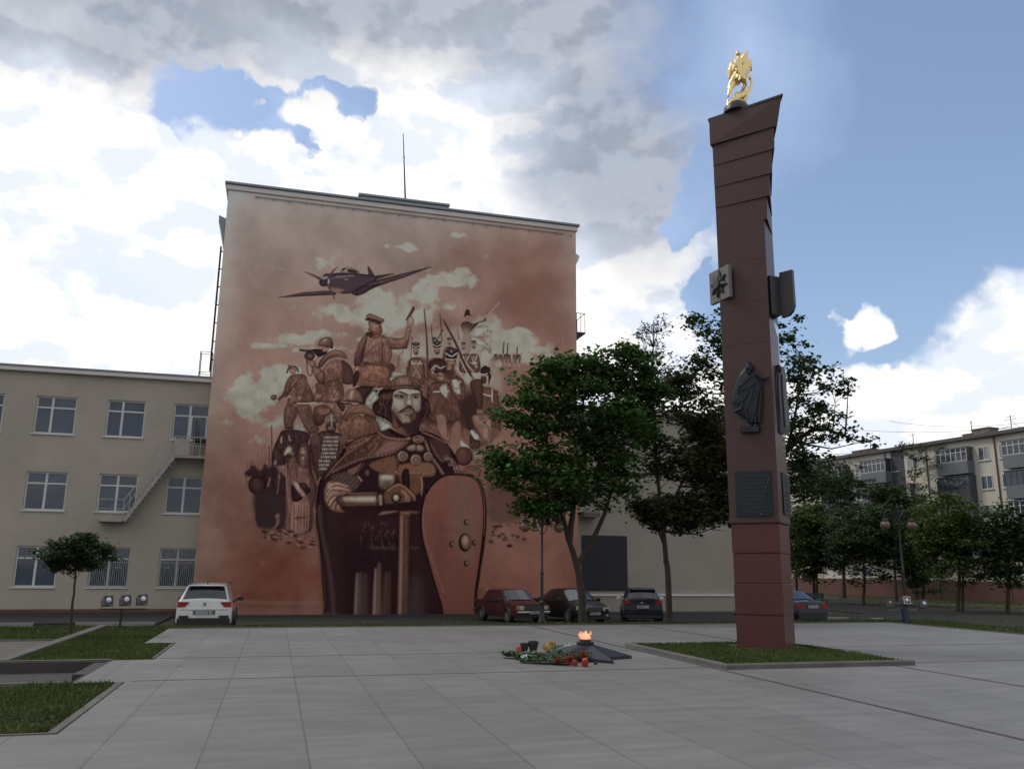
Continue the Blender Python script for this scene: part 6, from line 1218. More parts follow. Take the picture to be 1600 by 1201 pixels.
# ================================================================ LAMPS AND FLOODLIGHTS
def lamp(X, Y, z0, ztop, label, dx=.56, drop=.5):
    t = empty('street_lamp', label, 'street lamp', (X, Y, z0), 0, 'two-globe street lamps'); h = ztop-z0
    mb = MB(); mb.lathe([(.13,0),(.13,.06),(.085,.12),(.075,.55),(.09,.6),(.055,.66)], (0,0,0), 14); mb.build('base', M['iron'], t, True)
    mb = MB(); mb.lathe([(.05,.66),(.045,h*.42),(.062,h*.425),(.062,h*.44),(.04,h*.45),(.034,h*.96),(.05,h*.97),(.02,h+.04),(.035,h+.09),(.005,h+.16)], (0,0,0), 12); mb.build('pole', M['iron'], t, True)
    for sg in (-1, 1):
        mb = MB(); mb.tube([(0,0,h-.45),(sg*.10,0,h-.20),(sg*.26,0,h-.03),(sg*.42,0,h),(sg*dx,0,h-.10),(sg*dx,0,h-.30)], .022, 8)
        mb.tube([(sg*.04,0,h-.75),(sg*.16,0,h-.6),(sg*.20,0,h-.42),(sg*.12,0,h-.33),(sg*.06,0,h-.42)], .014, 6); mb.tube([(sg*.26,0,h-.03),(sg*.30,0,h-.14),(sg*.22,0,h-.18),(sg*.20,0,h-.10)], .012, 6)
        a_ = mb.build('arm', M['iron'], t, True); mb = MB(); mb.lathe([(.03,0),(.09,-.03),(.105,-.085),(.06,-.10)], (sg*dx,0,h-.28), 14); mb.build('lamp_cap', M['iron'], a_, True)
        mb = MB(); mb.ball((sg*dx,0,h-.53), .165, 18); mb.build('globe', M['globe'], a_, True)
        mb = MB(); mb.ball((sg*dx,0,h-.42), .04, 8, .08); mb.build('bulb', M['winw'], a_, True)
    return t
pz = onY(1402, 797, 25.); lamp(pz[0]+.0, 25., -.03, pz[2], 'black lamp post with two round globes standing behind the right floodlights')
pz = onY(847, 797, 25.6); lamp(pz[0], 25.6, -.06, pz[2], 'black lamp post with two round globes between the dark red and the black sedan')
def flood(t_label, px_, py_, Y, size, heading, tilt, group, face='lens', pole=None, frame=False):
    c = onY(px_, py_, Y); t = empty('floodlight', t_label, 'floodlight', tuple(c), heading, group); s = size/2
    def tb(mb, name, m, sm_=False):
        mb.v = [tuple(Matrix.Rotation(tilt, 3, 'X') @ Vector(v)) for v in mb.v]; return mb.build(name, m, t, sm_)
    mb = MB(); mb.add([(-s*.8,s*2.1,-s*.8),(s*.8,s*2.1,-s*.8),(s*.8,s*2.1,s*.8),(-s*.8,s*2.1,s*.8),(-s,0,-s),(s,0,-s),(s,0,s),(-s,0,s)], [(0,1,2,3),(7,6,5,4),(0,4,5,1),(1,5,6,2),(2,6,7,3),(3,7,4,0)]); tb(mb, 'housing', M['housing'])
    if frame: 
        mb = MB()
        for b in ((-s,s,-s,-s*.82),(-s,s,s*.82,s),(-s,-s*.82,-s*.82,s*.82),(s*.82,s,-s*.82,s*.82)): mb.box(b[0], b[1], -.02, -.001, b[2], b[3])
        tb(mb, 'bezel', M['winw'] if frame == 2 else M['housing'])
    mb = MB(); mb.box(-s*.82, s*.82, -.006, -.001, -s*.82, s*.82); f_ = tb(mb, 'face', M['housingd'])
    mb = MB(); n = 18
    prof = [(s*.58,0),(s*.5,-.02),(s*.3,-.035),(s*.02,-.04)]; vs = [(r*math.cos(2*math.pi*k/n), -.008+z, r*math.sin(2*math.pi*k/n)) for r, z in prof for k in range(n)]
    mb.add(vs, [(i*n+k, i*n+(k+1)%n, (i+1)*n+(k+1)%n, (i+1)*n+k) for i in range(3) for k in range(n)]+[tuple(range(3*n, 4*n))]); tb(mb, 'reflector', M[face], True)
    mb = MB(); mb.tube([(-s-.02,s*.7,0),(-s-.02,s*.7,-s*1.35),(s+.02,s*.7,-s*1.35),(s+.02,s*.7,0)], .012, 6); mb.build('bracket', M['iron'], t)
    return t
for k, (px_, py_) in enumerate(((168,938),(196,937),(222,936))):
    flood('grey floodlight on the left stand, '+('nearest the round tree','in the middle of the three','nearest the white car')[k], px_+2, py_-1, 24., .235, R_(28), R_(-14), 'floodlights on the left stand')
st = empty('floodlight_stand', 'low dark post with crossbar carrying the three left floodlights', 'stand', (-3.72, 24.05, -.02)); mb = MB(); mb.tube([(0,0,0),(0,0,.46)], .03, 8); mb.build('post', M['iron'], st); mb = MB(); mb.box(-.52, .60, -.015, .015, .455, .48); mb.build('crossbar', M['iron'], st)
for k, (px_, py_) in enumerate(((1391,941),(1417,937),(1444,942))):
    flood('square floodlight facing the column, '+('the left one with a reddish lens','the raised middle one with a pale bezel','the right one with a dull lens')[k], px_, py_, 23.2+(k != 1)*.3, .235, R_(-6), R_(-5), 'floodlights on the right stand', ('lensr','lens','lens')[k], frame=(1, 2, 1)[k])
c_ = onY(1417, 945, 23.3); st = empty('floodlight_stand', 'thick blue-grey post carrying the three right floodlights', 'stand', (c_[0], 23.34, -.02)); mb = MB(); mb.box(-.09, .09, 0, .14, 0, .47, .01); mb.build('post', M['postb'], st); mb = MB(); mb.box(-.56, .56, .15, .20, .36, .41); mb.build('crossbar', M['housing'], st)

# ================================================================ CARS  (local: +x is the car's front, z up)
def car(name, label, X, Y, heading, paint, L, W, H, st, glass, wheels, rear=None, front=None, wr=.31, group=None, mir=None, extras=None):
    """st: stations from tail to nose: (x, zbot, zbelt, ztop, wbelt, wtop)"""
    t = empty(name, label, 'car', (X, Y, hgt(X, Y)), heading, group); hw = W/2
    def ringpts(s):
        x, zb, zl, zt, wl, wt = s; zm = zb+(zl-zb)*.45
        half = [(x, hw*.93*(wl/1.), zb), (x, hw*1.0*wl, zb+.12), (x, hw*1.0*wl, zm), (x, hw*.985*wl, zl-.07), (x, hw*.95*wl, zl), (x, hw*wt, zt-.03), (x, hw*wt*.88, zt+.008), (x, 0, zt+.03)]
        return half+[(a, -b, c) for a, b, c in half[-2::-1]]
    mb = MB(); rings = [ringpts(s) for s in st]; n = len(rings[0]); vs = [p for r in rings for p in r]
    fs = [(i*n+k, i*n+k+1, (i+1)*n+k+1, (i+1)*n+k) for i in range(len(rings)-1) for k in range(n-1)]+[(i*n+n-1, i*n, (i+1)*n, (i+1)*n+n-1) for i in range(len(rings)-1)]
    fs += [tuple(range(n))[::-1], tuple(range((len(rings)-1)*n, len(rings)*n))]; mb.add(vs, fs); body = mb.build('body', paint, t, True)
    # glass panels between stations i and i+1 : kind 'side' uses points 4,5 ; 'top' uses points 6..8
    for kind, i, ins in glass:
        a, b = rings[i], rings[i+1]
        if kind == 'side':
            for sg in (0, 1):
                ia, ib = (4, 5) if not sg else (n-4, n-5); q = [Vector(a[ia]), Vector(b[ia]), Vector(b[ib]), Vector(a[ib])]; panel(q, ins, 'side_window', t, sg)
        else:
            gp = MB(); iu, iv_ = ins; vs = []; nn = (Vector(b[7])-Vector(a[7])).cross(Vector((0,1,0))); nn = nn.normalized(); nn = nn if nn.z > 0 else -nn
            for u_ in (iu, 1-iu):
                row = [Vector(a[k])*(1-u_)+Vector(b[k])*u_ for k in (5,6,7,8,9)]; e0 = row[0]*(1-iv_)+row[2]*iv_; e4 = row[4]*(1-iv_)+row[2]*iv_; row = [e0, row[1]*.75+row[2]*.25, row[2], row[3]*.75+row[2]*.25, e4]; vs += [v+nn*.022 for v in row]+[v-nn*.01 for v in row]
            gp.add(vs, [(k,k+1,10+k+1,10+k) for k in range(4)]+[(5+k,15+k,15+k+1,5+k+1) for k in range(4)]+[(0,10,15,5),(4,9,19,14)]+[(k,5+k,5+k+1,k+1) for k in range(4)]+[(10+k,10+k+1,15+k+1,15+k) for k in range(4)]); gp.build(kind, M['glassc'], t)
    for wx in wheels:
        for sg in (-1, 1):
            y0 = sg*hw; wb = MB(); m_ = Matrix.Translation((wx, y0-sg*.10, wr)) @ Matrix.Rotation(R_(90), 4, 'X')
            wb.m = m_; wb.lathe([(wr*.62,-.105),(wr*.93,-.105),(wr,-.07),(wr,.07),(wr*.93,.105),(wr*.62,.105)], (0,0,0), 22); wo = wb.build('wheel', M['tyre'], t, True)
            rb = MB(); rb.m = m_; rb.lathe([(wr*.60,-.112),(wr*.5,-.09),(wr*.12,-.10),(.01,-.115)], (0,0,0), 16); rb.lathe([(.01,.115),(wr*.12,.10),(wr*.5,.09),(wr*.60,.112)], (0,0,0), 16); rb.build('rim', M['rim'], wo, True)
            ab = MB(); pts = [(wx+(wr+.055)*math.cos(a_), y0+sg*.004, wr+(wr+.055)*math.sin(a_)) for a_ in np.linspace(-.2, math.pi+.2, 14)]; ab.tube(pts, .035, 6); ab.build('wheel_arch', M['plastic'] if name == 'white_crossover' else paint, t, True)
            db = MB(); db.add([(wx, y0+sg*.006, wr)]+[(wx+(wr+.04)*math.cos(a_), y0+sg*.006, wr+(wr+.04)*math.sin(a_)) for a_ in np.linspace(-.35, math.pi+.35, 16)], [(0,k+1,k+2) for k in range(15)]); 
            db.build('wheel_well', M['tyre'], t)
    if mir:
        for sg in (-1, 1): b = MB(); b.m = Matrix.Translation((mir[0], sg*(hw+.12), mir[1])); b.box(-.06, .05, -.12, .10, -.07, .08, .03); b.m = None; b.tube([(mir[0],sg*hw*.88,mir[1]-.06),(mir[0],sg*(hw+.03),mir[1]-.03)], .02, 6); b.build('wing_mirror', mir[2], t, True)
    if extras: extras(t, hw, body)
    return t
def panel(q, ins, name, par, flip):
    c = sum(q, Vector())/4; nrm = (q[1]-q[0]).cross(q[3]-q[0]).normalized()
    if nrm.dot(c-Vector((c.x*.6, 0, c.z-.6))) < 0: nrm = -nrm
    iu, iv_ = ins; q2 = []
    for u_, v_ in ((iu,iv_),(1-iu,iv_),(1-iu,1-iv_),(iu,1-iv_)): q2.append((q[0]*(1-u_)+q[1]*u_)*(1-v_)+(q[3]*(1-u_)+q[2]*u_)*v_)
    vs = [v+nrm*.022 for v in q2]+[v-nrm*.01 for v in q2]; mb = MB(); mb.add(vs, [(0,1,2,3),(7,6,5,4),(0,4,5,1),(1,5,6,2),(2,6,7,3),(3,7,4,0)]); return mb.build(name, M['glassc'], par)
def boxpart(t, name, m, x0, x1, y0, y1, z0, z1, bev=.01): b = MB(); b.box(x0, x1, y0, y1, z0, z1, bev); return b.build(name, m, t, False)
def quadpart(t, name, m, pts, th, nrm=(-1,0,0)):
    n = Vector(nrm)*th; P_ = [Vector(p) for p in pts]; b = MB(); k = len(P_); b.add([p+n for p in P_]+[p-n*.5 for p in P_], [tuple(range(k)), tuple(range(k,2*k))[::-1]]+[(i,k+i,k+(i+1)%k,(i+1)%k) for i in range(k)]); return b.build(name, m, t)
def plate(t, x, z, sgn, text=None, y=0., wd=.52):
    p_ = boxpart(t, 'number_plate', M['plate'], min(x, x+sgn*.015), max(x, x+sgn*.015), y-wd/2, y+wd/2, z-.056, z+.056, 0); b = MB(); r = random.Random(int(abs(x*1000)+z*100)); u_ = y-wd*.42
    while u_ < y+wd*.42: w_ = .035; xx = x+sgn*.0175; lo_, hi_ = min(xx-.001,xx+.001), max(xx-.001,xx+.001); b.box(lo_, hi_, u_, u_+.011, z-.035, z+.035); b.box(lo_, hi_, u_+.0115, u_+w_, z+(.022 if r.random() < .5 else -.035), z+(.035 if r.random() < .5 else -.022) if False else z+.035) if r.random() < .6 else None; u_ += .056
    b.build('plate_characters', M['platet'], p_)
# white crossover seen from behind
def ex_suv(t, hw, body):
    xr = -2.13
    for sg in (-1, 1):
        quadpart(t, 'tail_light', M['tail'], [(xr,sg*(hw-.05),1.06),(xr,sg*(hw-.40),1.05),(xr,sg*(hw-.34),.96),(xr,sg*(hw-.26),.89),(xr,sg*(hw-.03),.89)][::sg], .035)
        boxpart(t, 'exhaust_trim', M['plastic'], xr-.045, xr+.02, min(sg*(hw-.10), sg*(hw-.42)), max(sg*(hw-.10), sg*(hw-.42)), .54, .61, .02)
        b = MB(); b.tube([(-1.5,sg*(hw*.70),1.60),(-1.4,sg*(hw*.72),1.655),(.3,sg*(hw*.74),1.665),(.42,sg*(hw*.72),1.62)], .018, 6); b.build('roof_rail', M['plastic'], t, True)
    boxpart(t, 'lower_bumper', M['plastic'], xr-.03, xr+.25, -hw+.05, hw-.05, .22, .53, .03)
    boxpart(t, 'bumper_ridge', M['white'], xr-.035, xr+.1, -hw+.12, hw-.12, .80, .83, .015)
    boxpart(t, 'plate_recess', M['housing'], xr-.012, xr+.05, -.36, .36, .635, .78, .01); plate(t, xr-.022, .70, -1)
    b = MB(); b.box(-1.62, -1.45, -.015, .015, 1.62, 1.73, .012); b.build('roof_fin', M['plastic'], t)
    b = MB(); b.m = Matrix.Translation((xr-.005, 0, .98)) @ Matrix.Rotation(R_(90), 4, 'Y'); b.lathe([(.055,-.01),(.06,0),(.05,.008)], (0,0,0), 16); b.build('badge', M['chrome'], t)
    boxpart(t, 'spoiler', M['white'], -1.98, -1.68, -hw*.66, hw*.66, 1.565, 1.60, .012)
suv_st = [(-2.13,.42,1.02,1.04,.97,.84),(-2.12,.30,1.06,1.10,.985,.86),(-1.78,.24,1.07,1.58,1.,.70),(-.9,.22,1.05,1.63,1.,.735),(-.1,.22,1.03,1.63,1.,.74),(.45,.22,1.02,1.52,1.,.72),(1.15,.22,1.0,1.03,.99,.84),(1.9,.24,.90,.92,.96,.80),(2.13,.32,.72,.74,.86,.70)]
gl = [('side',2,(.06,.13)),('side',3,(.05,.13)),('side',4,(.08,.13)),('rear_window',1,(.10,.07)),('windscreen',5,(.06,.06))]
p = onY(319, 960, 27.6); car('white_crossover', 'white crossover seen from behind, parked by the corner of the mural wall', onY(319, 960, 31.)[0], 33.0, R_(90), M['white'], 4.27, 1.80, 1.63, suv_st, gl, (-1.3, 1.3), wr=.33, mir=(.62, 1.07, M['plastic']), extras=ex_suv)
# boxy dark red sedan seen from the front
def ex_lada(t, hw, body):
    xf = 2.06
    boxpart(t, 'front_bumper', M['chrome'], xf-.06, xf+.10, -hw+.0, hw-.0, .44, .54, .02); boxpart(t, 'rear_bumper', M['chrome'], -xf-.10, -xf+.06, -hw, hw, .44, .54, .02)
    g = boxpart(t, 'grille', M['plastic'], xf-.05, xf+.035, -.42, .42, .58, .78, .01); b = MB(); 
    for k in range(13): b.box(xf+.0352, xf+.045, -.39+k*.063, -.375+k*.063, .60, .76)
    b.build('grille_bar', M['chrome'], g)
    for sg in (-1, 1):
        boxpart(t, 'headlight', M['head'], xf-.05, xf+.04, min(sg*.45,sg*.70), max(sg*.45,sg*.70), .60, .76, .015); boxpart(t, 'indicator', M['orange'], xf-.06, xf+.035, min(sg*.715,sg*.80), max(sg*.715,sg*.80), .60, .76, .01)
        boxpart(t, 'tail_light', M['tail'], -xf-.03, -xf+.04, min(sg*.5,sg*.78), max(sg*.5,sg*.78), .60, .76, .01)
        b = MB(); b.tube([(.98,sg*hw*.90,.90),(.42,sg*hw*.775,1.37)], .016, 6); b.build('screen_pillar', M['maroon'], t)
    plate(t, xf+.105, .49, 1, wd=.46); boxpart(t, 'lower_valance', M['plastic'], xf-.12, xf+.02, -hw+.08, hw-.08, .26, .43, .02)
lada_st = [(-2.06,.36,.86,.88,.95,.86),(-2.02,.28,.92,.94,.98,.9),(-1.35,.26,.94,.96,1.,.88),(-.95,.25,.93,1.38,1.,.76),(-.2,.25,.92,1.41,1.,.79),(.42,.25,.91,1.39,1.,.78),(.98,.25,.90,.92,1.,.88),(1.9,.26,.84,.86,.98,.90),(2.06,.32,.80,.82,.95,.88)]
gl = [('side',3,(.06,.10)),('side',4,(.06,.10)),('rear_window',2,(.08,.08)),('windscreen',5,(.07,.06))]
p = onY(797, 960, 40.5); q = onY(845, 960, 40.5)
fr_ = onY(833, 955, 35.7); car('boxy_sedan', 'old boxy dark red sedan parked nose out in front of the painted shield', fr_[0]-2.06*math.cos(R_(-76)), 35.7+2.0, R_(-76), M['maroon'], 4.12, 1.62, 1.42, lada_st, gl, (-1.22, 1.2), wr=.29, mir=(.72, .98, M['plastic']), extras=ex_lada)
# newer black sedan
def ex_sed(t, hw, body, M1='black'):
    xf = 2.22
    g = boxpart(t, 'grille', M['plastic'], xf-.03, xf+.03, -.36, .36, .52, .70, .02); b = MB(); b.tube([(xf+.03,-.37,.71),(xf+.035,.37,.71)], .012, 6)
    for k in range(4): b.box(xf+.0302, xf+.036, -.34, .34, .545+k*.04, .553+k*.04)
    b.build('grille_bar', M['chrome'], g)
    for sg in (-1, 1):
        quadpart(t, 'headlight', M['head'], [(xf+.005,sg*.40,.70),(xf-.12,sg*(hw-.04),.76),(xf-.12,sg*(hw-.03),.62),(xf+.02,sg*.42,.56)][::sg], .02, (1,0,0)); quadpart(t, 'tail_light', M['tail'], [(-xf+.02,sg*.5,.92),(-xf+.02,sg*(hw-.05),.92),(-xf+.02,sg*(hw-.05),.72),(-xf+.02,sg*.5,.74)][::sg], .03)
        boxpart(t, 'fog_lamp', M['head'], xf-.04, xf+.015, min(sg*.55,sg*.68), max(sg*.55,sg*.68), .34, .41, .01)
    plate(t, xf+.04, .45, 1); plate(t, -xf-.03, .80, -1); boxpart(t, 'lower_bumper', M['plastic'], xf-.1, xf+.02, -hw+.1, hw-.1, .2, .33, .02); boxpart(t, 'rear_valance', M['plastic'], -xf-.02, -xf+.1, -hw+.1, hw-.1, .25, .45, .02)
sed_st = [(-2.22,.34,.90,.92,.90,.80),(-2.15,.26,.98,1.0,.96,.84),(-1.62,.22,1.0,1.03,1.,.84),(-.95,.20,.98,1.40,1.,.70),(-.1,.20,.95,1.46,1.,.73),(.35,.20,.93,1.40,1.,.72),(1.18,.20,.90,.93,1.,.86),(1.95,.22,.76,.80,.95,.82),(2.22,.28,.60,.64,.84,.74)]
gl = [('side',3,(.05,.12)),('side',4,(.08,.12)),('rear_window',2,(.08,.06)),('windscreen',5,(.05,.05))]
p = onY(910, 960, 37.)
fr_ = onY(929, 955, 35.2); car('black_sedan', 'black sedan facing the plaza with half its front hidden by the big maple trunk', fr_[0]-2.2*math.cos(R_(-82)), 35.2+2.18, R_(-82), M['black'], 4.44, 1.74, 1.47, sed_st, gl, (-1.35, 1.32), wr=.31, mir=(.78, .98, M['black']), extras=ex_sed)
# dark blue hatchback from behind
def ex_hat(t, hw, body):
    xr = -1.97
    for sg in (-1, 1): quadpart(t, 'tail_light', M['tail'], [(xr,sg*(hw-.05),1.0),(xr,sg*(hw-.34),.96),(xr,sg*(hw-.30),.84),(xr,sg*(hw-.05),.85)][::sg], .035)
    plate(t, xr-.02, .74, -1); boxpart(t, 'rear_valance', M['plastic'], xr-.02, xr+.2, -hw+.08, hw-.08, .24, .40, .03); boxpart(t, 'bumper_ridge', M['navy'], xr-.03, xr+.1, -hw+.08, hw-.08, .58, .62, .015)
    b = MB(); b.tube([(xr-.01,-.09,.90),(xr-.015,0,.915),(xr-.01,.09,.90)], .016, 6); b.build('badge', M['chrome'], t); boxpart(t, 'spoiler', M['navy'], -1.75, -1.5, -hw*.66, hw*.66, 1.44, 1.47, .01)
hat_st = [(-1.97,.36,.96,.98,.94,.82),(-1.95,.28,1.0,1.02,.97,.84),(-1.6,.22,1.0,1.44,1.,.68),(-.7,.2,.98,1.50,1.,.72),(0,.2,.96,1.50,1.,.73),(.45,.2,.95,1.40,1.,.71),(1.2,.2,.93,.95,.99,.84),(1.75,.22,.82,.85,.94,.80),(1.97,.3,.62,.65,.84,.7)]
gl = [('side',2,(.08,.12)),('side',3,(.05,.12)),('side',4,(.08,.12)),('rear_window',1,(.10,.07)),('windscreen',5,(.06,.06))]
p = onY(1010, 960, 35.)
car('dark_hatchback', 'dark blue hatchback seen from behind beside the second maple trunk', p[0]+.45, 36.6, R_(69), M['navy'], 3.95, 1.72, 1.5, hat_st, gl, (-1.2, 1.22), wr=.30, mir=(.62, 1.0, M['white']), extras=ex_hat)
p = onY(1250, 955, 33.)
car('dark_sedan', 'dark sedan half hidden behind the granite column, only its tail showing', onY(1232, 955, 32.6)[0]+.8, 34.6, R_(97), M['navy'], 4.44, 1.74, 1.47, sed_st, [('side',3,(.05,.12)),('side',4,(.08,.12)),('rear_window',2,(.08,.06)),('windscreen',5,(.05,.05))], (-1.35, 1.32), wr=.31, mir=(.78, .98, M['navy']), extras=ex_sed)
# ================================================================ TREES
def leafmesh(centers, size, seed, flat=.55):
    r = np.random.RandomState(seed); n = len(centers); a = r.rand(n)*6.283
    nr = np.stack([r.normal(0, flat, n), r.normal(0, flat, n), np.ones(n)], 1); nr /= np.linalg.norm(nr, axis=1)[:, None]
    d = np.stack([np.cos(a), np.sin(a), r.normal(-.25, .3, n)], 1); d -= nr*np.sum(d*nr, 1)[:, None]; d /= np.linalg.norm(d, axis=1)[:, None]; s = np.cross(nr, d)
    L = size*(.65+.7*r.rand(n))[:, None]
    shape = [(-.5,0,0),(-.18,.34,.06),(.12,.50,.08),(.22,.22,.03),(.60,0,0),(.22,-.22,.03),(.12,-.50,.08),(-.18,-.34,.06)]
    V = np.stack([centers+d*L*x+s*L*y+nr*L*z for x, y, z in shape], 1).reshape(-1, 3); b = (np.arange(n)*8)[:, None]
    Fc = np.concatenate([b+np.array([[0,1,2,3]]), b+np.array([[0,3,4,5]]), b+np.array([[0,5,6,7]])], 1).reshape(-1, 4); return V, Fc
def tree(name, label, base, trunk, blobs, ncl, per, lsize, lm, seed, group=None, cr=.35, trunk_r=.13, limbs=9, sparse=None, cat='tree', dens=None):
    """trunk: list of local points; blobs: (cx,cy,cz,rx,ry,rz,weight) crown volumes, local coords"""
    r = np.random.RandomState(seed); rn = random.Random(seed); t = empty(name, label, cat, tuple(base), 0, group)
    mb = MB(); n = len(trunk[0]); 
    for ti, tp in enumerate(trunk):
        r0 = trunk_r if ti == 0 else trunk_r*.72; L_ = len(tp); sp_ = smooth_open(np.array([(p[0], p[1]) for p in tp]), 4); zz = smooth_open(np.array([(p[2], 0) for p in tp]), 4)[:, 0] if L_ > 2 else np.array([p[2] for p in tp])
        pts = [(sp_[i][0]+rn.uniform(-.015,.015), sp_[i][1]+rn.uniform(-.015,.015), zz[i]) for i in range(len(zz))]; m_ = len(pts); rs = [r0*(1.25 if i == 0 and ti == 0 else 1)*(1-.78*i/max(m_-1, 1)) for i in range(m_)]; mb.tube(pts, rs, 9)
    to = mb.build('trunk', M['bark'], t, True)
    # leaf clusters
    ws = np.array([b[6] if len(b) > 6 else 1. for b in blobs]); ws = ws*np.array([b[3]*b[4]*b[5] for b in blobs])**.67; ws /= ws.sum(); C = []
    for k in range(ncl):
        b = blobs[r.choice(len(blobs), p=ws)]; d = r.normal(size=3); d /= np.linalg.norm(d); q = r.rand()**.42; C.append((b[0]+b[3]*d[0]*q, b[1]+b[4]*d[1]*q, b[2]+b[5]*d[2]*q))
    C = np.array(C); P = []
    for c in C:
        m = int(per*(.5+r.rand())); cs = cr*(.6+.8*r.rand()); o = r.normal(size=(m, 3))*np.array([cs, cs, cs*.42])*.55; P.append(c+o)
    P = np.vstack(P); V, Fc = leafmesh(P, lsize, seed+1); npmesh('crown', V, Fc, lm, t)
    # limbs: join each sampled cluster to the nearest lower trunk point
    tp = np.array([p for ch in trunk for p in smooth_open(np.array(ch)[:, :2], 4)]) if False else None
    T = []
    for ch in trunk:
        ch = np.array(ch, float)
        for i in range(len(ch)-1):
            for q in np.linspace(0, 1, 8): T.append(ch[i]*(1-q)+ch[i+1]*q)
    T = np.array(T); bm_ = MB(); idx = r.choice(len(C), min(limbs, len(C)), replace=False)
    zmin = min(b[2]-b[5] for b in blobs)
    for i in idx:
        c = C[i]; dist = np.linalg.norm(T-c, axis=1)+np.where(T[:, 2] > c[2]-.25, 4., 0)+np.where(T[:, 2] < zmin-.3, 3., 0); a = T[dist.argmin()]; L_ = np.linalg.norm(c-a); mid = (a+c)/2+np.array([r.normal(0,.06), r.normal(0,.06), -.08*L_]); r0 = min(.045, .012+.012*L_)*(trunk_r/.13)**.5
        bm_.tube([a, mid, c], [r0, r0*.6, .006], 5)
        for q in range(2): e_ = c+np.array([r.normal(0,.6), r.normal(0,.6), r.normal(.2,.4)])*cr; bm_.tube([mid*(.5)+c*.5, e_], [r0*.4, .004], 4)
    bm_.build('branches', M['bark'], t)
    return t
def blob_px(px_, py_, Y, rx, rz, base, ry=None, wt=1.): c = onY(px_, py_, Y); k = np.linalg.norm(c-EYE)/1330.; return (c[0]-base[0], c[1]-base[1], c[2]-base[2], rx*k, (ry or min(rx, 75))*k, rz*k, wt)
def pt(px_, py_, Y, base): c = onY(px_, py_, Y); return (c[0]-base[0], c[1]-base[1], c[2]-base[2])
# big maple in front of the mural's right edge
Y1 = 26.; b = onY(912, 974, Y1); b[2] = hgt(b[0], Y1)-.05
bl = [blob_px(*a[:2], Y1+a[5], a[2], a[3], b, a[4]) for a in [(870,600,68,42,60,-.3),(905,575,40,26,50,.2),(960,585,55,40,55,.3),(830,650,55,42,55,-.2),(935,660,85,60,75,0),(1000,640,42,70,45,.5),(800,735,42,34,45,-.3),(865,740,70,62,70,-.4),(945,740,60,60,60,.2),(850,795,45,26,45,-.2),(980,555,34,22,35,.4),(1015,600,28,40,30,.4),(780,705,26,14,30,0)]]
tree('maple_tree', 'broad dark green maple standing in front of the right edge of the mural', b, [[(0,0,0),pt(908,920,Y1,b),pt(900,880,Y1,b),pt(885,830,Y1,b),pt(868,760,Y1,b),pt(855,690,Y1,b)],[pt(901,884,Y1,b),pt(922,850,Y1,b),pt(945,800,Y1,b),pt(965,730,Y1,b),pt(985,640,Y1,b)],[pt(890,845,Y1,b),pt(896,790,Y1,b),pt(905,700,Y1,b),pt(915,600,Y1,b)]],
     bl, 560, 48, .145, M['leafA'], 21, cr=.42, trunk_r=.15, limbs=50)
Y2 = 27.; b = onY(1047, 972, Y2); b[2] = hgt(b[0], Y2)-.05
bl = [blob_px(*a[:2], Y2+a[5], a[2], a[3], b, a[4], a[6]) for a in [(1030,800,36,26,40,0,1.2),(1075,800,50,34,45,.2,1.2),(1110,740,40,60,40,.3,1.1),(1050,720,40,40,40,0,.55),(1085,650,42,36,40,.3,.7),(1020,690,20,60,30,0,.4),(1110,690,30,50,35,.2,1),(1000,790,18,16,20,0,.5),(1130,790,24,36,30,.3,1),(1060,600,26,30,25,.2,.8)]]
tree('maple_tree', 'slimmer rust-tinged maple growing against the windowless wing, left of the column', b, [[(0,0,0),pt(1043,900,Y2,b),pt(1038,850,Y2,b),pt(1030,780,Y2,b),pt(1024,680,Y2,b),pt(1020,600,Y2,b)],[pt(1041,880,Y2,b),pt(1034,840,Y2,b),pt(1008,790,Y2,b)],[pt(1036,830,Y2,b),pt(1062,760,Y2,b),pt(1100,690,Y2,b)]],
     bl, 430, 42, .14, M['leafB'], 22, cr=.38, trunk_r=.12, limbs=60)
# bare-topped young tree poking out between them
Y5 = 29.; b = onY(1048, 972, Y5); b[2] = hgt(b[0], Y5)-.05
bl = [blob_px(*a[:2], Y5, a[2], a[3], b, 24) for a in [(1020,550,30,50),(1000,520,14,16),(1035,510,16,20),(1045,580,16,30),(1022,620,24,30)]]
tree('sparse_tree', 'thin half-bare tree top sticking up against the clouds between the two maples', b, [[(0,0,0),pt(1040,860,Y5,b),pt(1026,740,Y5,b),pt(1019,650,Y5,b),pt(1022,500,Y5,b)]], bl, 110, 9, .09, M['leafE'], 27, cr=.25, trunk_r=.085, limbs=95)
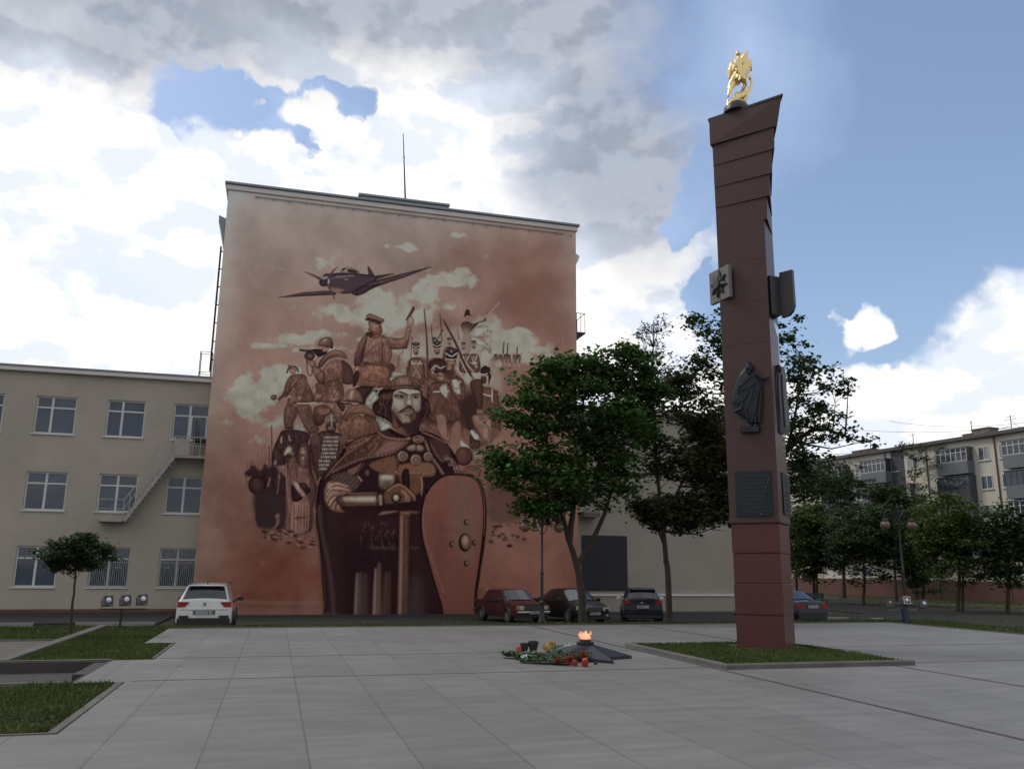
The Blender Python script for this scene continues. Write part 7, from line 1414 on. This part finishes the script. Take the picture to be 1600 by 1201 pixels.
# tall maple behind the column
Y3 = 29.5; b = onY(1186, 972, Y3); b[2] = hgt(b[0], Y3)-.05
bl = [blob_px(*a[:2], Y3+a[5], a[2], a[3], b, a[4], a[6]) for a in [(1115,520,42,38,40,0,.7),(1095,590,38,46,38,0,.8),(1150,560,40,60,40,.3,.8),(1235,530,34,34,40,0,.55),(1262,590,50,56,45,.2,.6),(1310,600,26,30,26,0,.5),(1240,670,60,50,55,0,.75),(1295,670,36,24,30,0,.5),(1352,688,22,12,18,0,.5),(1110,680,46,50,45,0,.9),(1255,740,60,40,50,0,1),(1180,640,50,100,50,.2,.9),(1290,640,30,20,30,0,.5)]]
tree('maple_tree', 'tall dark maple behind the granite column with leafy twigs against the sky', b, [[(0,0,0),pt(1186,860,Y3,b),pt(1182,760,Y3,b),pt(1170,660,Y3,b),pt(1150,560,Y3,b)],[pt(1185,830,Y3,b),pt(1215,750,Y3,b),pt(1240,660,Y3,b),pt(1255,560,Y3,b)],[pt(1230,700,Y3,b),pt(1280,670,Y3,b),pt(1350,692,Y3,b)]],
     bl, 430, 34, .15, M['leafD'], 23, cr=.36, trunk_r=.16, limbs=110)
# small clipped round tree at the left
Y4 = 21.5; b = onY(112, 980, Y4); b[2] = -.05
bl = [blob_px(*a[:2], Y4, a[2], a[3], b, a[4]) for a in [(118,858,46,22,40),(92,868,34,18,34),(148,868,28,18,30),(120,845,30,12,28),(108,884,30,10,26)]]
tree('round_tree', 'small globe-clipped tree on a thin stem on the left lawn', b, [[(0,0,0),pt(114,940,Y4,b),pt(118,890,Y4,b),pt(118,865,Y4,b)]], bl, 210, 44, .06, M['leafD'], 24, cr=.15, trunk_r=.035, limbs=20)
# row of street trees in front of the flats
spec = [(1272,928,58,790,48,62,'leafC','first clipped linden right of the column, dark trunk'),(1348,936,54,800,52,66,'leafD','dark linden left of the right lamp post'),(1440,940,52,800,42,70,'leafC','light green linden just right of the right lamp post'),
        (1497,962,44,840,62,72,'leafC','large linden with a double trunk near the right edge'),(1575,962,42,860,40,60,'leafD','thin street tree at the right edge of the picture'),(1400,935,62,760,56,60,'leafD','dark tall tree rising behind the right lamp post'),
        (1245,925,66,790,30,50,'leafD','linden mostly hidden behind the granite column')]
for k, (px_, pyb, Yk, pyc, rx, rz, lm, lab) in enumerate(spec):
    b = onY(px_, pyb, Yk); b[2] = hgt(b[0], Yk)-.05; rr = np.random.RandomState(k+60); pyc2 = (850, 852, 855, 845, 852, 812, 855)[k]; bl = [blob_px(px_, pyc2, Yk, rx*1.0, rz*.95, b, rx*.9)]+[blob_px(px_+rr.uniform(-.55, .55)*rx, pyc2+rr.uniform(-.7, .65)*rz, Yk, rx*.5, rz*.32, b, rx*.45) for _ in range(6)]
    tr = [[(0,0,0),pt(px_+rr.uniform(-4,4),pyc2+rz*.7,Yk,b),pt(px_+rr.uniform(-6,6),pyc2,Yk,b),pt(px_,pyc2-rz*.8,Yk,b)]]
    if k == 3: tr.append([(.55,.2,0),pt(px_+8,pyc2+rz*.6,Yk,b),pt(px_+14,pyc2,Yk,b)])
    tree('street_tree', lab, b, tr, bl, int(220+rx*2.4), 44, .18, M[lm], 70+k, 'street trees before the flats', cr=.55, trunk_r=.12, limbs=26)
# airy tree before the flats
Y6 = 66.; b = onY(1432, 932, Y6); b[2] = hgt(b[0], Y6)-.05
bl = [blob_px(*a[:2], Y6, a[2], a[3], b, 30) for a in [(1430,740,32,44),(1420,700,26,12),(1445,780,30,26),(1405,790,26,34),(1455,710,14,20)]]
tree('birch_tree', 'airy grey-green tree with leaf tips above the roofline of the flats', b, [[(0,0,0),pt(1428,860,Y6,b),pt(1430,720,Y6,b)]], bl, 130, 24, .17, M['leafE'], 90, cr=.5, trunk_r=.13, limbs=50)
Y7 = 50.; 
for k, (px_, Yk, py0, rx, rz, lab) in enumerate(((1318,70,750,56,44,'broad tree filling the gap between the column and the flats'),(1275,74,745,46,40,'dark tree close behind the right side of the column'))):
    b = onY(px_, 930, Yk); b[2] = hgt(b[0], Yk)-.05; bl = [blob_px(px_, py0+16, Yk, rx*.9, rz, b, 40), blob_px(px_-20, py0, Yk, rx*.5, rz*.7, b, 30), blob_px(px_+24, py0+4, Yk, rx*.45, rz*.6, b, 30), blob_px(px_, py0+60, Yk, rx*.9, rz*.9, b, 40)]
    tree('broad_tree', lab, b, [[(0,0,0),pt(px_,860,Yk,b),pt(px_+3,740,Yk,b)]], bl, 170, 34, .22, M['leafD'], 95+k, cr=.7, trunk_r=.2, limbs=30)
# park bench by the far lawn
c = onY(1275, 940, 52.); bn = empty('park_bench', 'dark slatted bench on the far lawn between the column and the first linden', 'bench', (c[0], 52., hgt(c[0], 52.)), R_(8))
mb = MB(); [mb.box(-1.0, 1.0, -.2+k*.11, -.11+k*.11, .43, .46) for k in range(4)]; mb.build('seat', M['postb'], bn)
mb = MB(); [mb.box(-1.0, 1.0, .24+k*.02, .27+k*.02, .55+k*.13, .65+k*.13) for k in range(3)]; mb.build('backrest', M['postb'], bn)
for x in (-.8, .8): mb = MB(); mb.box(x-.03, x+.03, -.2, -.15, 0, .43); mb.box(x-.03, x+.03, .22, .27, 0, .9); mb.box(x-.03, x+.03, -.15, .22, .38, .43); mb.build('leg', M['iron'], bn)
